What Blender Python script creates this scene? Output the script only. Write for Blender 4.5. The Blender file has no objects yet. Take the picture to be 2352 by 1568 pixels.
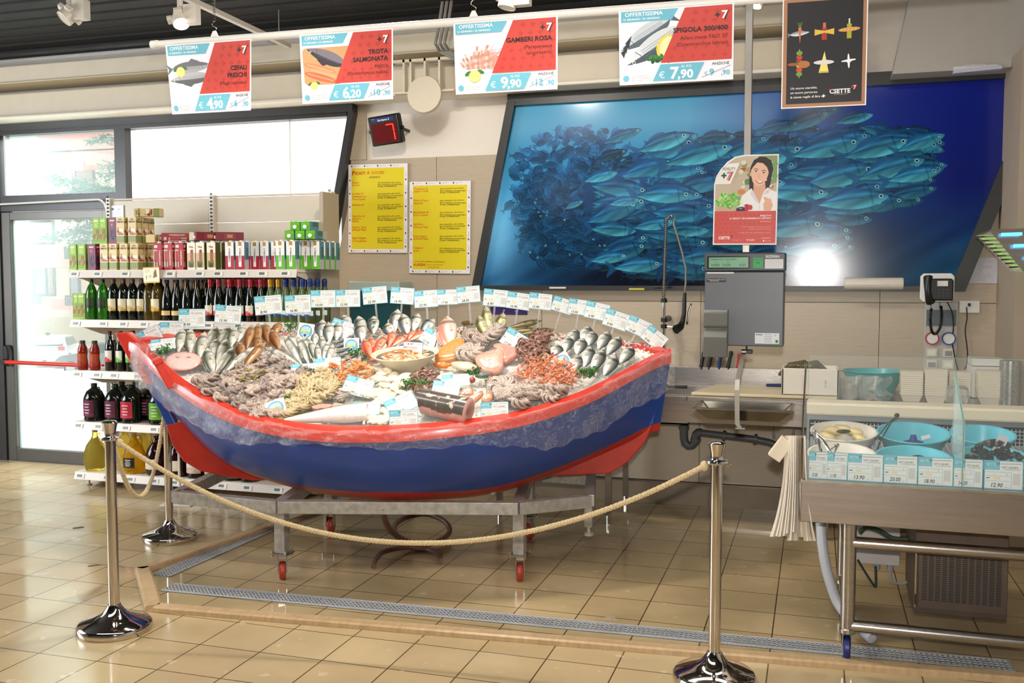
import bpy, math, random
import numpy as np
from mathutils import Vector, Matrix, noise as mnoise
PI = math.pi
random.seed(7)
SC = bpy.context.scene
COL = SC.collection
# ---------------------------------------------------------------- camera
F, CX, CY, H = 2240.0, 1176.0, 784.0, 1.65
TH, PH = math.atan(698/F), math.atan(139/F)
cam_d = bpy.data.cameras.new('camera'); cam_d.sensor_width = 36; cam_d.lens = F*36/2352
cam_d.clip_start = .05; cam_d.clip_end = 300
cam = bpy.data.objects.new('camera', cam_d); COL.objects.link(cam)
cam.location = (0, 0, H); cam.rotation_euler = (PI/2-PH, 0, TH)
SC.camera = cam
# ---------------------------------------------------------------- world, lights, exposure
SC.view_settings.view_transform = 'Standard'; SC.view_settings.look = 'None'
SC.view_settings.gamma = 1; SC.view_settings.use_curve_mapping = False
SC.view_settings.exposure = 0.36
w = bpy.data.worlds.new('world'); SC.world = w; w.use_nodes = True
bg = w.node_tree.nodes['Background']; bg.inputs[0].default_value = (.93, .97, 1, 1); bg.inputs[1].default_value = 1.05

def lamp(name, kind, loc, energy, col=(1, 1, 1), aim=None, **kw):
    d = bpy.data.lights.new(name, kind); d.energy = energy; d.color = col
    for k, v in kw.items(): setattr(d, k, v)
    o = bpy.data.objects.new(name, d); COL.objects.link(o); o.location = loc
    if aim is not None:
        o.rotation_euler = (Vector(aim)-Vector(loc)).to_track_quat('-Z', 'Y').to_euler()
    return o
lamp('daylight_sun', 'SUN', (-10, 20, 12), 5.0, (1, .97, .92), angle=.02).rotation_euler = (math.radians(-24), 0, math.radians(8))
lamp('camera_flash', 'AREA', (0.01, 0.02, H+.14), 80, (1, .96, .92), aim=(-1.6, 6, 1.3), shape='DISK', size=.06)
WARM = (1, .91, .79)
for nm_, x_, ax_, e_ in (('left', -3.3, -2.9, 62), ('middle', -2.2, -2.2, 62), ('right', -.7, -1.5, 62)):
    lamp('shop_spot_'+nm_, 'SPOT', (x_, 2.2, 3.5), e_, WARM, aim=(ax_, 5.25, 1.0), spot_size=math.radians(36), spot_blend=.6, shadow_soft_size=.05)
lamp('spot_over_boat', 'AREA', (-2.2, 4.75, 3.5), 40, WARM, aim=(-2.3, 5.2, 0), shape='DISK', size=.2)
lamp('added_fill_light', 'AREA', (-2.3, 2.4, 3.58), 50, (1, .95, .88), aim=(-2.3, 3.2, 0), shape='RECTANGLE', size=5, size_y=.6)  # general fill panel added out of view to brighten the whole room
lamp('added_fill_light_rear', 'AREA', (-1.1, 4.9, 3.52), 30, (1, .92, .83), aim=(-1.1, 4.9, 0), shape='RECTANGLE', size=3.5, size_y=.3)  # second unseen fill strip, added overhead to lift floor and back wall
lamp('daylight_through_door', 'AREA', (-6.3, 8.9, 4.4), 1000, (.90, .96, 1), aim=(-5.4, 5.2, 0), shape='RECTANGLE', size=2.2, size_y=2.4)
lamp('daylight_left_front', 'AREA', (-8.6, 3.2, 2.2), 210, (.88, .94, 1), aim=(-4, 4.2, .2), shape='RECTANGLE', size=3, size_y=2.2)

# ---------------------------------------------------------------- survey of the place (camera height 1.65 m)
_ct, _st, _cp, _sp = math.cos(TH), math.sin(TH), math.cos(PH), math.sin(PH)
FW = Vector((-_st*_cp, _ct*_cp, -_sp)); RT = Vector((_ct, _st, 0)); UP = Vector((-_st*_sp, _ct*_sp, _cp))
EYE = Vector((0, 0, H))
def ray(x, y): return FW+RT*((x-CX)/F)-UP*((y-CY)/F)
def G(x, y, z=0.0):
    d = ray(x, y); return EYE+d*((z-H)/d.z)
def W(x, y, Y):
    d = ray(x, y); return EYE+d*(Y/d.y)
def PL(x, y, p, n):
    d = ray(x, y); return EYE+d*((Vector(p)-EYE).dot(n)/d.dot(n))
# ---------------------------------------------------------------- mesh helpers
def lin(c):
    if isinstance(c, str):
        c = tuple(int(c[i:i+2], 16)/255 for i in (0, 2, 4))
        return tuple(v/12.92 if v <= .04045 else ((v+.055)/1.055)**2.4 for v in c)
    return tuple(c[:3])
_mats = {}
def mat(name, col='cccccc', rough=.5, metal=0, var=0, vscale=8, bump=0, bscale=60, spec=.5, attr=False, emit=0, alpha=1, trans=0, coat=0, ior=1.45, stretch=None, sss=0):
    if name in _mats: return _mats[name]
    m = bpy.data.materials.new(name.replace('_', ' ')); m.use_nodes = True; nt = m.node_tree; b = nt.nodes['Principled BSDF']
    c = lin(col)
    b.inputs['Base Color'].default_value = (*c, 1); b.inputs['Roughness'].default_value = rough
    b.inputs['Metallic'].default_value = metal; b.inputs['Specular IOR Level'].default_value = spec
    b.inputs['IOR'].default_value = ior
    b.inputs['Coat Weight'].default_value = coat; b.inputs['Coat Roughness'].default_value = .12
    b.inputs['Transmission Weight'].default_value = trans; b.inputs['Alpha'].default_value = alpha
    tc = nt.nodes.new('ShaderNodeTexCoord'); mp = nt.nodes.new('ShaderNodeMapping')
    nt.links.new(tc.outputs['Object'], mp.inputs[0])
    if stretch: mp.inputs['Scale'].default_value = stretch
    src = None
    if attr:
        a = nt.nodes.new('ShaderNodeAttribute'); a.attribute_name = 'Col'; src = a.outputs['Color']
    if var:
        n = nt.nodes.new('ShaderNodeTexNoise'); n.inputs['Scale'].default_value = vscale; n.inputs['Detail'].default_value = 5
        nt.links.new(mp.outputs[0], n.inputs[0])
        r = nt.nodes.new('ShaderNodeMapRange'); r.inputs['From Min'].default_value = .3; r.inputs['From Max'].default_value = .7
        r.inputs['To Min'].default_value = 1-var; r.inputs['To Max'].default_value = 1+var*.5
        nt.links.new(n.outputs[0], r.inputs[0])
        mx = nt.nodes.new('ShaderNodeVectorMath'); mx.operation = 'SCALE'
        if src: nt.links.new(src, mx.inputs[0])
        else: mx.inputs[0].default_value = c
        nt.links.new(r.outputs[0], mx.inputs['Scale']); src = mx.outputs[0]
    if src: nt.links.new(src, b.inputs['Base Color'])
    if sss:
        b.inputs['Subsurface Weight'].default_value = sss; b.inputs['Subsurface Radius'].default_value = (.01, .005, .003); b.inputs['Subsurface Scale'].default_value = .5
    if bump:
        n2 = nt.nodes.new('ShaderNodeTexNoise'); n2.inputs['Scale'].default_value = bscale; n2.inputs['Detail'].default_value = 4
        nt.links.new(mp.outputs[0], n2.inputs[0])
        bp = nt.nodes.new('ShaderNodeBump'); bp.inputs['Strength'].default_value = bump; bp.inputs['Distance'].default_value = .004
        nt.links.new(n2.outputs[0], bp.inputs['Height']); nt.links.new(bp.outputs[0], b.inputs['Normal'])
    if emit:
        b.inputs['Emission Color'].default_value = (*c, 1); b.inputs['Emission Strength'].default_value = emit
        if attr: nt.links.new(src, b.inputs['Emission Color'])
    _mats[name] = m
    return m
def sheer_mat(name, col, alpha, rough=.1, bump=0, bscale=20, gl=1.0, cap=1.0):
    """thin clear sheet: transparent with a gloss, no refraction"""
    if name in _mats: return _mats[name]
    m = bpy.data.materials.new(name.replace('_', ' ')); m.use_nodes = True; nt = m.node_tree
    for n in list(nt.nodes):
        if n.type != 'OUTPUT_MATERIAL': nt.nodes.remove(n)
    out = nt.nodes['Material Output']
    tr = nt.nodes.new('ShaderNodeBsdfTransparent'); b = nt.nodes.new('ShaderNodeBsdfPrincipled')
    b.inputs['Base Color'].default_value = (*lin(col), 1); b.inputs['Roughness'].default_value = rough
    mix = nt.nodes.new('ShaderNodeMixShader'); fr = nt.nodes.new('ShaderNodeFresnel'); fr.inputs[0].default_value = 1.45
    ad = nt.nodes.new('ShaderNodeMath'); ad.operation = 'MULTIPLY_ADD'; ad.inputs[1].default_value = gl; ad.inputs[2].default_value = alpha; ad.use_clamp = True
    nt.links.new(fr.outputs[0], ad.inputs[0])
    mnn = nt.nodes.new('ShaderNodeMath'); mnn.operation = 'MINIMUM'; mnn.inputs[1].default_value = cap; nt.links.new(ad.outputs[0], mnn.inputs[0]); ad = mnn
    if bump:
        tc = nt.nodes.new('ShaderNodeTexCoord'); v = nt.nodes.new('ShaderNodeTexNoise'); v.inputs['Scale'].default_value = bscale; v.inputs['Detail'].default_value = 3; v.inputs['Distortion'].default_value = 1.5
        nt.links.new(tc.outputs['Object'], v.inputs[0])
        bp = nt.nodes.new('ShaderNodeBump'); bp.inputs['Strength'].default_value = bump; bp.inputs['Distance'].default_value = .02
        nt.links.new(v.outputs[0], bp.inputs['Height']); nt.links.new(bp.outputs[0], b.inputs['Normal'])
        # creases in the film are more opaque
        r = nt.nodes.new('ShaderNodeMapRange'); r.inputs['From Min'].default_value = .47; r.inputs['From Max'].default_value = .50
        r2 = nt.nodes.new('ShaderNodeMath'); r2.operation = 'PINGPONG'; r2.inputs[1].default_value = .5
        nt.links.new(v.outputs[0], r2.inputs[0]); nt.links.new(r2.outputs[0], r.inputs[0])
        r.inputs['To Max'].default_value = .13
        a2 = nt.nodes.new('ShaderNodeMath'); a2.operation = 'ADD'; a2.use_clamp = True
        nt.links.new(ad.outputs[0], a2.inputs[0]); nt.links.new(r.outputs[0], a2.inputs[1]); ad = a2
    nt.links.new(ad.outputs[0], mix.inputs[0]); nt.links.new(tr.outputs[0], mix.inputs[1]); nt.links.new(b.outputs[0], mix.inputs[2])
    nt.links.new(mix.outputs[0], out.inputs[0])
    _mats[name] = m
    return m

class MB:
    def __init__(s): s.v = []; s.f = []; s.c = []; s.hasc = False
    def add(s, vs, fs, col=None, M=None):
        o = len(s.v)
        if M is not None: vs = [M @ Vector(v) for v in vs]
        s.v += [tuple(v) for v in vs]
        s.f += [tuple(i+o for i in f) for f in fs]
        if col is not None: s.hasc = True
        if isinstance(col, list): s.c += [lin(c) for c in col]
        else:
            c = lin(col) if col is not None else (.8, .8, .8); s.c += [c]*len(vs)
        return s
    def box(s, c, d, R=None, col=None):
        x, y, z = (k/2 for k in d)
        vs = [Vector((i*x, j*y, k*z)) for i in (-1, 1) for j in (-1, 1) for k in (-1, 1)]
        if R is not None: vs = [R @ v for v in vs]
        c = Vector(c)
        return s.add([v+c for v in vs], [(0, 1, 3, 2), (4, 6, 7, 5), (0, 4, 5, 1), (2, 3, 7, 6), (0, 2, 6, 4), (1, 5, 7, 3)], col)
    def b2(s, a, b, col=None):
        return s.box([(a[i]+b[i])/2 for i in range(3)], [abs(a[i]-b[i]) for i in range(3)], col=col)
    def tube(s, pts, r, n=8, col=None, caps=True, flat=1.0):
        pts = [Vector(p) for p in pts]; m = len(pts)
        if not isinstance(r, (list, tuple)): r = [r]*m
        t0 = (pts[1]-pts[0]).normalized(); a = t0.orthogonal().normalized()
        vs = []; cols = []
        for i, p in enumerate(pts):
            t = (pts[min(i+1, m-1)]-pts[max(i-1, 0)])
            t = t.normalized() if t.length > 1e-9 else t0
            a = (a-t*a.dot(t))
            a = a.normalized() if a.length > 1e-6 else t.orthogonal().normalized()
            b = t.cross(a)
            for k in range(n):
                an = 2*PI*k/n; vs.append(p+(a*math.cos(an)+b*math.sin(an)*flat)*r[i])
                if isinstance(col, list): cols.append(col[i])
        fs = [(i*n+k, i*n+(k+1) % n, (i+1)*n+(k+1) % n, (i+1)*n+k) for i in range(m-1) for k in range(n)]
        if caps: fs += [tuple(range(n-1, -1, -1)), tuple((m-1)*n+k for k in range(n))]
        return s.add(vs, fs, cols if isinstance(col, list) else col)
    def lathe(s, prof, n=24, c=(0, 0, 0), col=None, M=None, caps=True):
        vs = []; m = len(prof)
        for r, z in prof:
            for k in range(n):
                a = 2*PI*k/n; vs.append((c[0]+r*math.cos(a), c[1]+r*math.sin(a), c[2]+z))
        fs = [(i*n+k, i*n+(k+1) % n, (i+1)*n+(k+1) % n, (i+1)*n+k) for i in range(m-1) for k in range(n)]
        if caps: fs += [tuple(range(n-1, -1, -1)), tuple((m-1)*n+k for k in range(n))]
        cols = None
        if isinstance(col, list): cols = [col[i] for i in range(m) for k in range(n)]
        return s.add(vs, fs, cols if cols else col, M)
    def ell(s, c, r, n=12, m=8, col=None, M=None, R=None):
        c = Vector(c); vs = []
        for i in range(1, m):
            th = PI*i/m
            for k in range(n):
                a = 2*PI*k/n
                v = Vector((r[0]*math.sin(th)*math.cos(a), r[1]*math.sin(th)*math.sin(a), r[2]*math.cos(th)))
                if R is not None: v = R @ v
                vs.append(c+v)
        t, b = Vector((0, 0, r[2])), Vector((0, 0, -r[2]))
        if R is not None: t = R @ t; b = R @ b
        vs += [c+t, c+b]; q = (m-1)*n
        fs = [(i*n+k, (i+1)*n+k, (i+1)*n+(k+1) % n, i*n+(k+1) % n) for i in range(m-2) for k in range(n)]
        fs += [(q, k, (k+1) % n) for k in range(n)]+[(q+1, (m-2)*n+(k+1) % n, (m-2)*n+k) for k in range(n)]
        return s.add(vs, fs, col, M)
    def prism(s, poly, z0, z1, col=None, M=None):
        n = len(poly)
        vs = [(x, y, z0) for x, y in poly]+[(x, y, z1) for x, y in poly]
        fs = [tuple(range(n-1, -1, -1)), tuple(range(n, 2*n))]+[(i, (i+1) % n, n+(i+1) % n, n+i) for i in range(n)]
        return s.add(vs, fs, col, M)
    def grid(s, fn, nu, nv, col=None, thick=None):
        """fn(u,v) -> point; u,v in 0..1"""
        vs = [fn(i/nu, j/nv) for i in range(nu+1) for j in range(nv+1)]; w_ = nv+1
        fs = [(i*w_+j, (i+1)*w_+j, (i+1)*w_+j+1, i*w_+j+1) for i in range(nu) for j in range(nv)]
        cols = [col(i/nu, j/nv) for i in range(nu+1) for j in range(nv+1)] if callable(col) else col
        return s.add(vs, fs, cols)
    def mesh(s, name, m, smooth=True, ang=35):
        me = bpy.data.meshes.new(name); me.from_pydata(s.v, [], s.f)
        if s.hasc:
            at = me.color_attributes.new('Col', 'FLOAT_COLOR', 'POINT')
            ar = np.ones((len(s.v), 4), dtype=np.float32); ar[:, :3] = np.array(s.c, dtype=np.float32)
            at.data.foreach_set('color', ar.ravel())
        me.materials.append(m)
        if smooth:
            me.shade_smooth(); me.set_sharp_from_angle(angle=math.radians(ang))
        me.update()
        return me
    def build(s, name, m, parent=None, loc=None, M=None, smooth=True, ang=35, bev=0):
        return link(name, s.mesh(name, m, smooth, ang), parent, loc, M, bev)
def link(name, me, parent=None, loc=None, M=None, bev=0):
    o = bpy.data.objects.new(name, me); COL.objects.link(o)
    if parent is not None: o.parent = parent
    if M is not None: o.matrix_local = M
    if loc is not None: o.location = loc
    if bev:
        b = o.modifiers.new('bevel', 'BEVEL'); b.width = bev; b.segments = 2; b.limit_method = 'ANGLE'
    return o
def T(o, label=None, cat=None, group=None, kind=None):
    if label: o['label'] = label
    if cat: o['category'] = cat
    if group: o['group'] = group
    if kind: o['kind'] = kind
    return o
def E(name, label, cat, loc=(0, 0, 0), rz=0, group=None, M=None):
    o = bpy.data.objects.new(name, None); COL.objects.link(o); o.empty_display_size = .05
    if M is not None: o.matrix_world = M
    else: o.location = loc; o.rotation_euler = (0, 0, rz)
    return T(o, label, cat, group)
def S(o): o['kind'] = 'structure'; return o
def dup(root, M=None, loc=None, rz=None, label=None, group=None):
    r = root.copy(); COL.objects.link(r); r.parent = None
    if M is not None: r.matrix_world = M
    if loc is not None: r.location = loc
    if rz is not None: r.rotation_euler = (0, 0, rz)
    if label: r['label'] = label
    if group: r['group'] = group
    for ch in list(root.children):
        c = ch.copy(); COL.objects.link(c); c.parent = r
        for g in list(ch.children):
            d = g.copy(); COL.objects.link(d); d.parent = c
    return r
class Proto:
    """first use keeps the original, later uses copy it with its parts"""
    def __init__(s, make): s.make = make; s.o = None
    def put(s, M, label, group=None, cat=None):
        if s.o is None: s.o = s.make(); s.o.matrix_world = M; r = s.o
        else: r = dup(s.o, M=M)
        r['label'] = label
        if group: r['group'] = group
        elif 'group' in r: del r['group']
        if cat: r['category'] = cat
        return r
def frame(p, ex, ey, sc=(1, 1, 1)):
    ex = Vector(ex).normalized(); ey = Vector(ey); ey = (ey-ex*ey.dot(ex)).normalized(); ez = ex.cross(ey)
    M = Matrix.Identity(4)
    for i in range(3):
        M[i][0] = ex[i]*sc[0]; M[i][1] = ey[i]*sc[1]; M[i][2] = ez[i]*sc[2]; M[i][3] = p[i]
    return M
def upright(p, ang=0, roll=0, lean=0):
    """frame of a sheet standing up: x right, y up, z towards the shopper; ang = heading of its x axis"""
    ex = Vector((math.cos(ang), math.sin(ang), 0)); nz = Vector((math.sin(ang), -math.cos(ang), 0))
    ey = Vector((0, 0, 1))*math.cos(lean)-nz*math.sin(lean)
    M = frame(p, ex, ey)
    return M @ Matrix.Rotation(roll, 4, 'Z')
_tx = {}
def tgeo(s, bold=0.0):
    k = (s, bold)
    if k in _tx: return _tx[k]
    cu = bpy.data.curves.new('t', 'FONT'); cu.body = s; cu.size = 1; cu.resolution_u = 2; cu.offset = bold
    ob = bpy.data.objects.new('t', cu); COL.objects.link(ob)
    dg = bpy.context.evaluated_depsgraph_get(); me = ob.evaluated_get(dg).to_mesh()
    vs = [(v.co.x, v.co.y) for v in me.vertices]; fs = [tuple(p.vertices) for p in me.polygons]
    ob.evaluated_get(dg).to_mesh_clear()
    bpy.data.objects.remove(ob); bpy.data.curves.remove(cu)
    _tx[k] = (vs, fs); return _tx[k]
class Art:
    """flat printed sheet, origin lower left, x right, y up, faces +z"""
    def __init__(s, w, h, col='ffffff', th=.0012, eps=.00002):
        s.m = MB(); s.w = w; s.h = h; s.k = 0; s.eps = eps; s.warp = None
        s.m.b2((0, 0, -th), (w, h, 0), col=col)
    def z(s): s.k += 1; return s.k*s.eps
    def poly(s, pts, col, z=None):
        z = s.z() if z is None else z
        s.m.add([(x, y, z) for x, y in pts], [tuple(range(len(pts)))], col); return s
    def rect(s, x0, y0, x1, y1, col): return s.poly([(x0, y0), (x1, y0), (x1, y1), (x0, y1)], col)
    def ell(s, x, y, rx, ry, col, rot=0, n=16, a0=0, a1=2*PI):
        c, d = math.cos(rot), math.sin(rot); P = []
        for i in range(n):
            a = a0+(a1-a0)*i/(n if a1-a0 > 6.2 else n-1); u, v = rx*math.cos(a), ry*math.sin(a); P.append((x+u*c-v*d, y+u*d+v*c))
        return s.poly(P, col)
    def line(s, pts, wd, col):
        z = s.z()
        for (x0, y0), (x1, y1) in zip(pts, pts[1:]):
            d = math.hypot(x1-x0, y1-y0) or 1; nx, ny = -(y1-y0)/d*wd/2, (x1-x0)/d*wd/2
            s.m.add([(x0-nx, y0-ny, z), (x1-nx, y1-ny, z), (x1+nx, y1+ny, z), (x0+nx, y0+ny, z)], [(0, 1, 2, 3)], col)
        return s
    def text(s, t, x, y, h, col, al='l', bold=.0, sh=0, rot=0, wmax=None, sx=1.0):
        vs, fs = tgeo(t, bold)
        if not vs: return s
        x0 = min(v[0] for v in vs); x1 = max(v[0] for v in vs); k = h/.70; kx = k*sx
        if wmax and (x1-x0)*kx > wmax: kx = wmax/(x1-x0)
        ox = {'l': -x0, 'r': -x1, 'c': -(x0+x1)/2}[al]; z = s.z(); c, d = math.cos(rot), math.sin(rot)
        P = []
        for vx, vy in vs:
            u = (vx+ox)*kx+sh*vy*k; v = vy*k
            P.append((x+u*c-v*d, y+u*d+v*c, z))
        s.m.add(P, fs, col); return s
    def plus(s, x, y, r, wd, col):
        return s.rect(x-r, y-wd/2, x+r, y+wd/2, col).rect(x-wd/2, y-r, x+wd/2, y+r, col)
    def mesh(s, name, m=None):
        if s.warp: s.m.v = [s.warp(*v) for v in s.m.v]
        return s.m.mesh(name, m or PAPER, smooth=False)
PAPER = mat('printed_paper', rough=.42, attr=True, spec=.4)
# ---------------------------------------------------------------- materials of the room
STEEL = mat('brushed_steel', 'b9b4ae', .26, 1, var=.12, vscale=6, bump=.08, bscale=40, stretch=(1, 1, 12))
STEELH = mat('brushed_steel_horizontal', 'b4aeaa', .24, 1, var=.15, vscale=5, bump=.06, bscale=60, stretch=(.6, 1, 9))
CHROME = mat('polished_chrome', 'cfc8c2', .07, 1, var=.05)
GALV = mat('galvanised_steel', 'aaa69e', .42, .45, var=.25, vscale=30, bump=.1, bscale=90)
DARKFR = mat('dark_grey_aluminium', '3c3c3c', .35, .3, var=.08)
BLACKP = mat('black_plastic', '141416', .35)
CREAM = mat('cream_enamel', 'd8cdb8', .45, var=.03)
WHITEP = mat('white_plastic', 'e4e2dc', .4)
WHITEE = mat('white_enamel', 'dcd6cb', .38, var=.03)
GREYP = mat('grey_plastic', '8e9092', .45)
GLASS = sheer_mat('clear_pane', 'dfeeea', .03, .03, gl=.8)
CLEARP = sheer_mat('clear_plastic', 'e6e6e0', .22, .15, bump=.25, bscale=30)
FILM = sheer_mat('wrinkled_plastic_film', 'e6e4e2', .03, .10, bump=.9, bscale=16, gl=1.1, cap=.16)
YW = 7.2
# floor
def floor_mat():
    m = bpy.data.materials.new('wet beige floor tiles'); m.use_nodes = True; nt = m.node_tree; b = nt.nodes['Principled BSDF']
    tc = nt.nodes.new('ShaderNodeTexCoord'); mp = nt.nodes.new('ShaderNodeMapping'); mp.inputs['Location'].default_value = (.168, -.10, 0)
    nt.links.new(tc.outputs['Object'], mp.inputs[0])
    br = nt.nodes.new('ShaderNodeTexBrick'); br.offset = 0; br.inputs['Scale'].default_value = 1
    br.inputs['Brick Width'].default_value = .31; br.inputs['Row Height'].default_value = .302; br.inputs['Mortar Size'].default_value = .0032; br.inputs['Mortar Smooth'].default_value = .1
    br.inputs['Color1'].default_value = (*lin('c3ad84'), 1); br.inputs['Color2'].default_value = (*lin('b9a178'), 1); br.inputs['Mortar'].default_value = (*lin('57452c'), 1)
    nt.links.new(mp.outputs[0], br.inputs['Vector'])
    n = nt.nodes.new('ShaderNodeTexNoise'); n.inputs['Scale'].default_value = 2.2; n.inputs['Detail'].default_value = 8; nt.links.new(tc.outputs['Object'], n.inputs[0])
    r = nt.nodes.new('ShaderNodeMapRange'); r.inputs['From Min'].default_value = .3; r.inputs['From Max'].default_value = .7; r.inputs['To Min'].default_value = .88; r.inputs['To Max'].default_value = 1.08
    nt.links.new(n.outputs[0], r.inputs[0])
    mx = nt.nodes.new('ShaderNodeVectorMath'); mx.operation = 'SCALE'; nt.links.new(br.outputs[0], mx.inputs[0]); nt.links.new(r.outputs[0], mx.inputs['Scale'])
    sp = nt.nodes.new('ShaderNodeTexNoise'); sp.inputs['Scale'].default_value = 9; sp.inputs['Detail'].default_value = 3; nt.links.new(tc.outputs['Object'], sp.inputs[0])
    r3 = nt.nodes.new('ShaderNodeMapRange'); r3.inputs['From Min'].default_value = .66; r3.inputs['From Max'].default_value = .70; r3.inputs['To Max'].default_value = .28; nt.links.new(sp.outputs[0], r3.inputs[0])
    mc = nt.nodes.new('ShaderNodeMix'); mc.data_type = 'RGBA'; nt.links.new(r3.outputs[0], mc.inputs[0]); nt.links.new(mx.outputs[0], mc.inputs[6]); mc.inputs[7].default_value = (*lin('e4d8bc'), 1)
    sx_ = nt.nodes.new('ShaderNodeSeparateXYZ'); nt.links.new(tc.outputs['Object'], sx_.inputs[0])
    def mth(op, a_, b_=0.0):
        q = nt.nodes.new('ShaderNodeMath'); q.operation = op
        for i_, v_ in enumerate((a_, b_)):
            if isinstance(v_, (int, float)): q.inputs[i_].default_value = v_
            else: nt.links.new(v_, q.inputs[i_])
        return q.outputs[0]
    wet = mth('MULTIPLY', mth('GREATER_THAN', mth('SUBTRACT', sx_.outputs[1], mth('MULTIPLY', sx_.outputs[0], .084)), 4.345), mth('GREATER_THAN', mth('SUBTRACT', sx_.outputs[0], mth('MULTIPLY', sx_.outputs[1], .16)), -4.36))
    pud = nt.nodes.new('ShaderNodeTexNoise'); pud.inputs['Scale'].default_value = .9; pud.inputs['Detail'].default_value = 4; nt.links.new(tc.outputs['Object'], pud.inputs[0])
    pm = nt.nodes.new('ShaderNodeMapRange'); pm.inputs['From Min'].default_value = .40; pm.inputs['From Max'].default_value = .50; nt.links.new(pud.outputs[0], pm.inputs[0])
    wetp = mth('MULTIPLY', wet, pm.outputs[0])
    dk = nt.nodes.new('ShaderNodeVectorMath'); dk.operation = 'SCALE'; nt.links.new(mc.outputs[2], dk.inputs[0]); nt.links.new(mth('SUBTRACT', 1.0, mth('MULTIPLY', wetp, .22)), dk.inputs['Scale'])
    nt.links.new(dk.outputs[0], b.inputs['Base Color'])
    n2 = nt.nodes.new('ShaderNodeTexNoise'); n2.inputs['Scale'].default_value = 1.3; n2.inputs['Detail'].default_value = 6; n2.inputs['Distortion'].default_value = .6; nt.links.new(tc.outputs['Object'], n2.inputs[0])
    r2 = nt.nodes.new('ShaderNodeMapRange'); r2.inputs['From Min'].default_value = .42; r2.inputs['From Max'].default_value = .58; r2.inputs['To Min'].default_value = .10; r2.inputs['To Max'].default_value = .26
    nt.links.new(n2.outputs[0], r2.inputs[0]); nt.links.new(mth('MULTIPLY', r2.outputs[0], mth('SUBTRACT', 1.0, mth('MULTIPLY', wetp, .72))), b.inputs['Roughness'])
    bp = nt.nodes.new('ShaderNodeBump'); bp.inputs['Strength'].default_value = .25; bp.inputs['Distance'].default_value = .002; bp.invert = True
    nt.links.new(br.outputs['Fac'], bp.inputs['Height']); nt.links.new(bp.outputs[0], b.inputs['Normal'])
    return m
S(MB().b2((-9.5, -3, -.12), (3.2, 7.3, 0)).build('floor', floor_mat(), smooth=False))
# cladding: large beige porcelain panels with a fine horizontal grain
def clad_mat():
    m = mat('beige_wall_cladding', 'b7a892', .38, var=.07, vscale=9, stretch=(1, 1, 14), bump=.05, bscale=30)
    return m
CLAD = clad_mat()
WALLW = mat('white_wall_paint', 'e3dbcf', .75, var=.02)
DARKC = mat('dark_ceiling_paint', '232323', .7, var=.1)
# back wall with the openings left free: door and window bay on the left (X < -3.6)
b = MB()
b.b2((-3.62, YW, 2.62), (3.2, YW+.15, 3.62))
b.b2((-9.5, YW, 3.02), (-3.62, YW+.15, 3.62))
S(b.build('wall_back', WALLW, smooth=False))
b = MB(); GR = .004
xs = [-3.6, -2.86, -2.0, -.8, .42, 1.24, 2.2, 3.2]; zs = [.17, 1.02, 1.5, 2.62]
for x0, x1 in zip(xs, xs[1:]):
    for z0, z1 in zip(zs, zs[1:]): b.b2((x0+GR/2, YW-.012, z0+GR/2), (x1-GR/2, YW+.01, z1-GR/2))
S(b.build('wall_cladding_back', CLAD, smooth=False))
S(MB().b2((-3.7, YW+.01, 0), (3.2, YW+.12, 2.62)).build('wall_backing', mat('dark_joint', '6e6355', .8), smooth=False))
S(MB().b2((-3.6, YW-.02, 0), (3.2, YW+.01, .155)).build('baseboard_back', mat('skirting_tile', '8a7c68', .3, var=.1), smooth=False))
S(MB().b2((-3.6, YW-.026, .155), (3.2, YW+.008, .168)).build('trim_1', STEELH, smooth=False))
# ceiling, front and side walls that close the shop
b = MB(); b.b2((-9.5, -3, 3.66), (3.2, 7.35, 3.76))
for i in range(24): b.b2((-9.5, 7.2-i*.2-.008, 3.648), (3.2, 7.2-i*.2, 3.66))
S(b.build('ceiling', DARKC, smooth=False))
S(MB().b2((-9.5, -3.1, 0), (3.2, -3, 3.7)).build('wall_front', mat('shop_far_wall', '8d857b', .8), smooth=False))
S(MB().b2((3.2, -3, 0), (3.3, 7.3, 3.7)).build('wall_right', WALLW, smooth=False))
S(MB().b2((-9.6, -3, 0), (-9.5, 2.2, 3.7)).b2((-9.6, 4.6, 0), (-9.5, 7.3, 3.7)).b2((-9.6, 2.2, 2.6), (-9.5, 4.6, 3.7)).build('wall_left', WALLW, smooth=False))
# cream beams and ducts that run along the back wall
def rail(name, z0, z1, y0, y1, x0=-9.4, x1=.16, bev=.012, m=CREAM): return S(MB().b2((x0, y0, z0), (x1, y1, z1)).build(name, m, smooth=False, bev=bev))
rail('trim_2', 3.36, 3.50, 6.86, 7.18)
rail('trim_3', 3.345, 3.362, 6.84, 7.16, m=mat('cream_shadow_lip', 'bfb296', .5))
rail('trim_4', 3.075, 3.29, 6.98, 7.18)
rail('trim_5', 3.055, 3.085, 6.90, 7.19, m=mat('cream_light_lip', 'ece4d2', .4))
S(MB().b2((-9.4, 7.1, 2.99), (-3.54, 7.19, 3.055)).b2((-2.25, 7.1, 2.99), (1.24, 7.19, 3.055)).build('trim_6', DARKFR, smooth=False))
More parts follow.
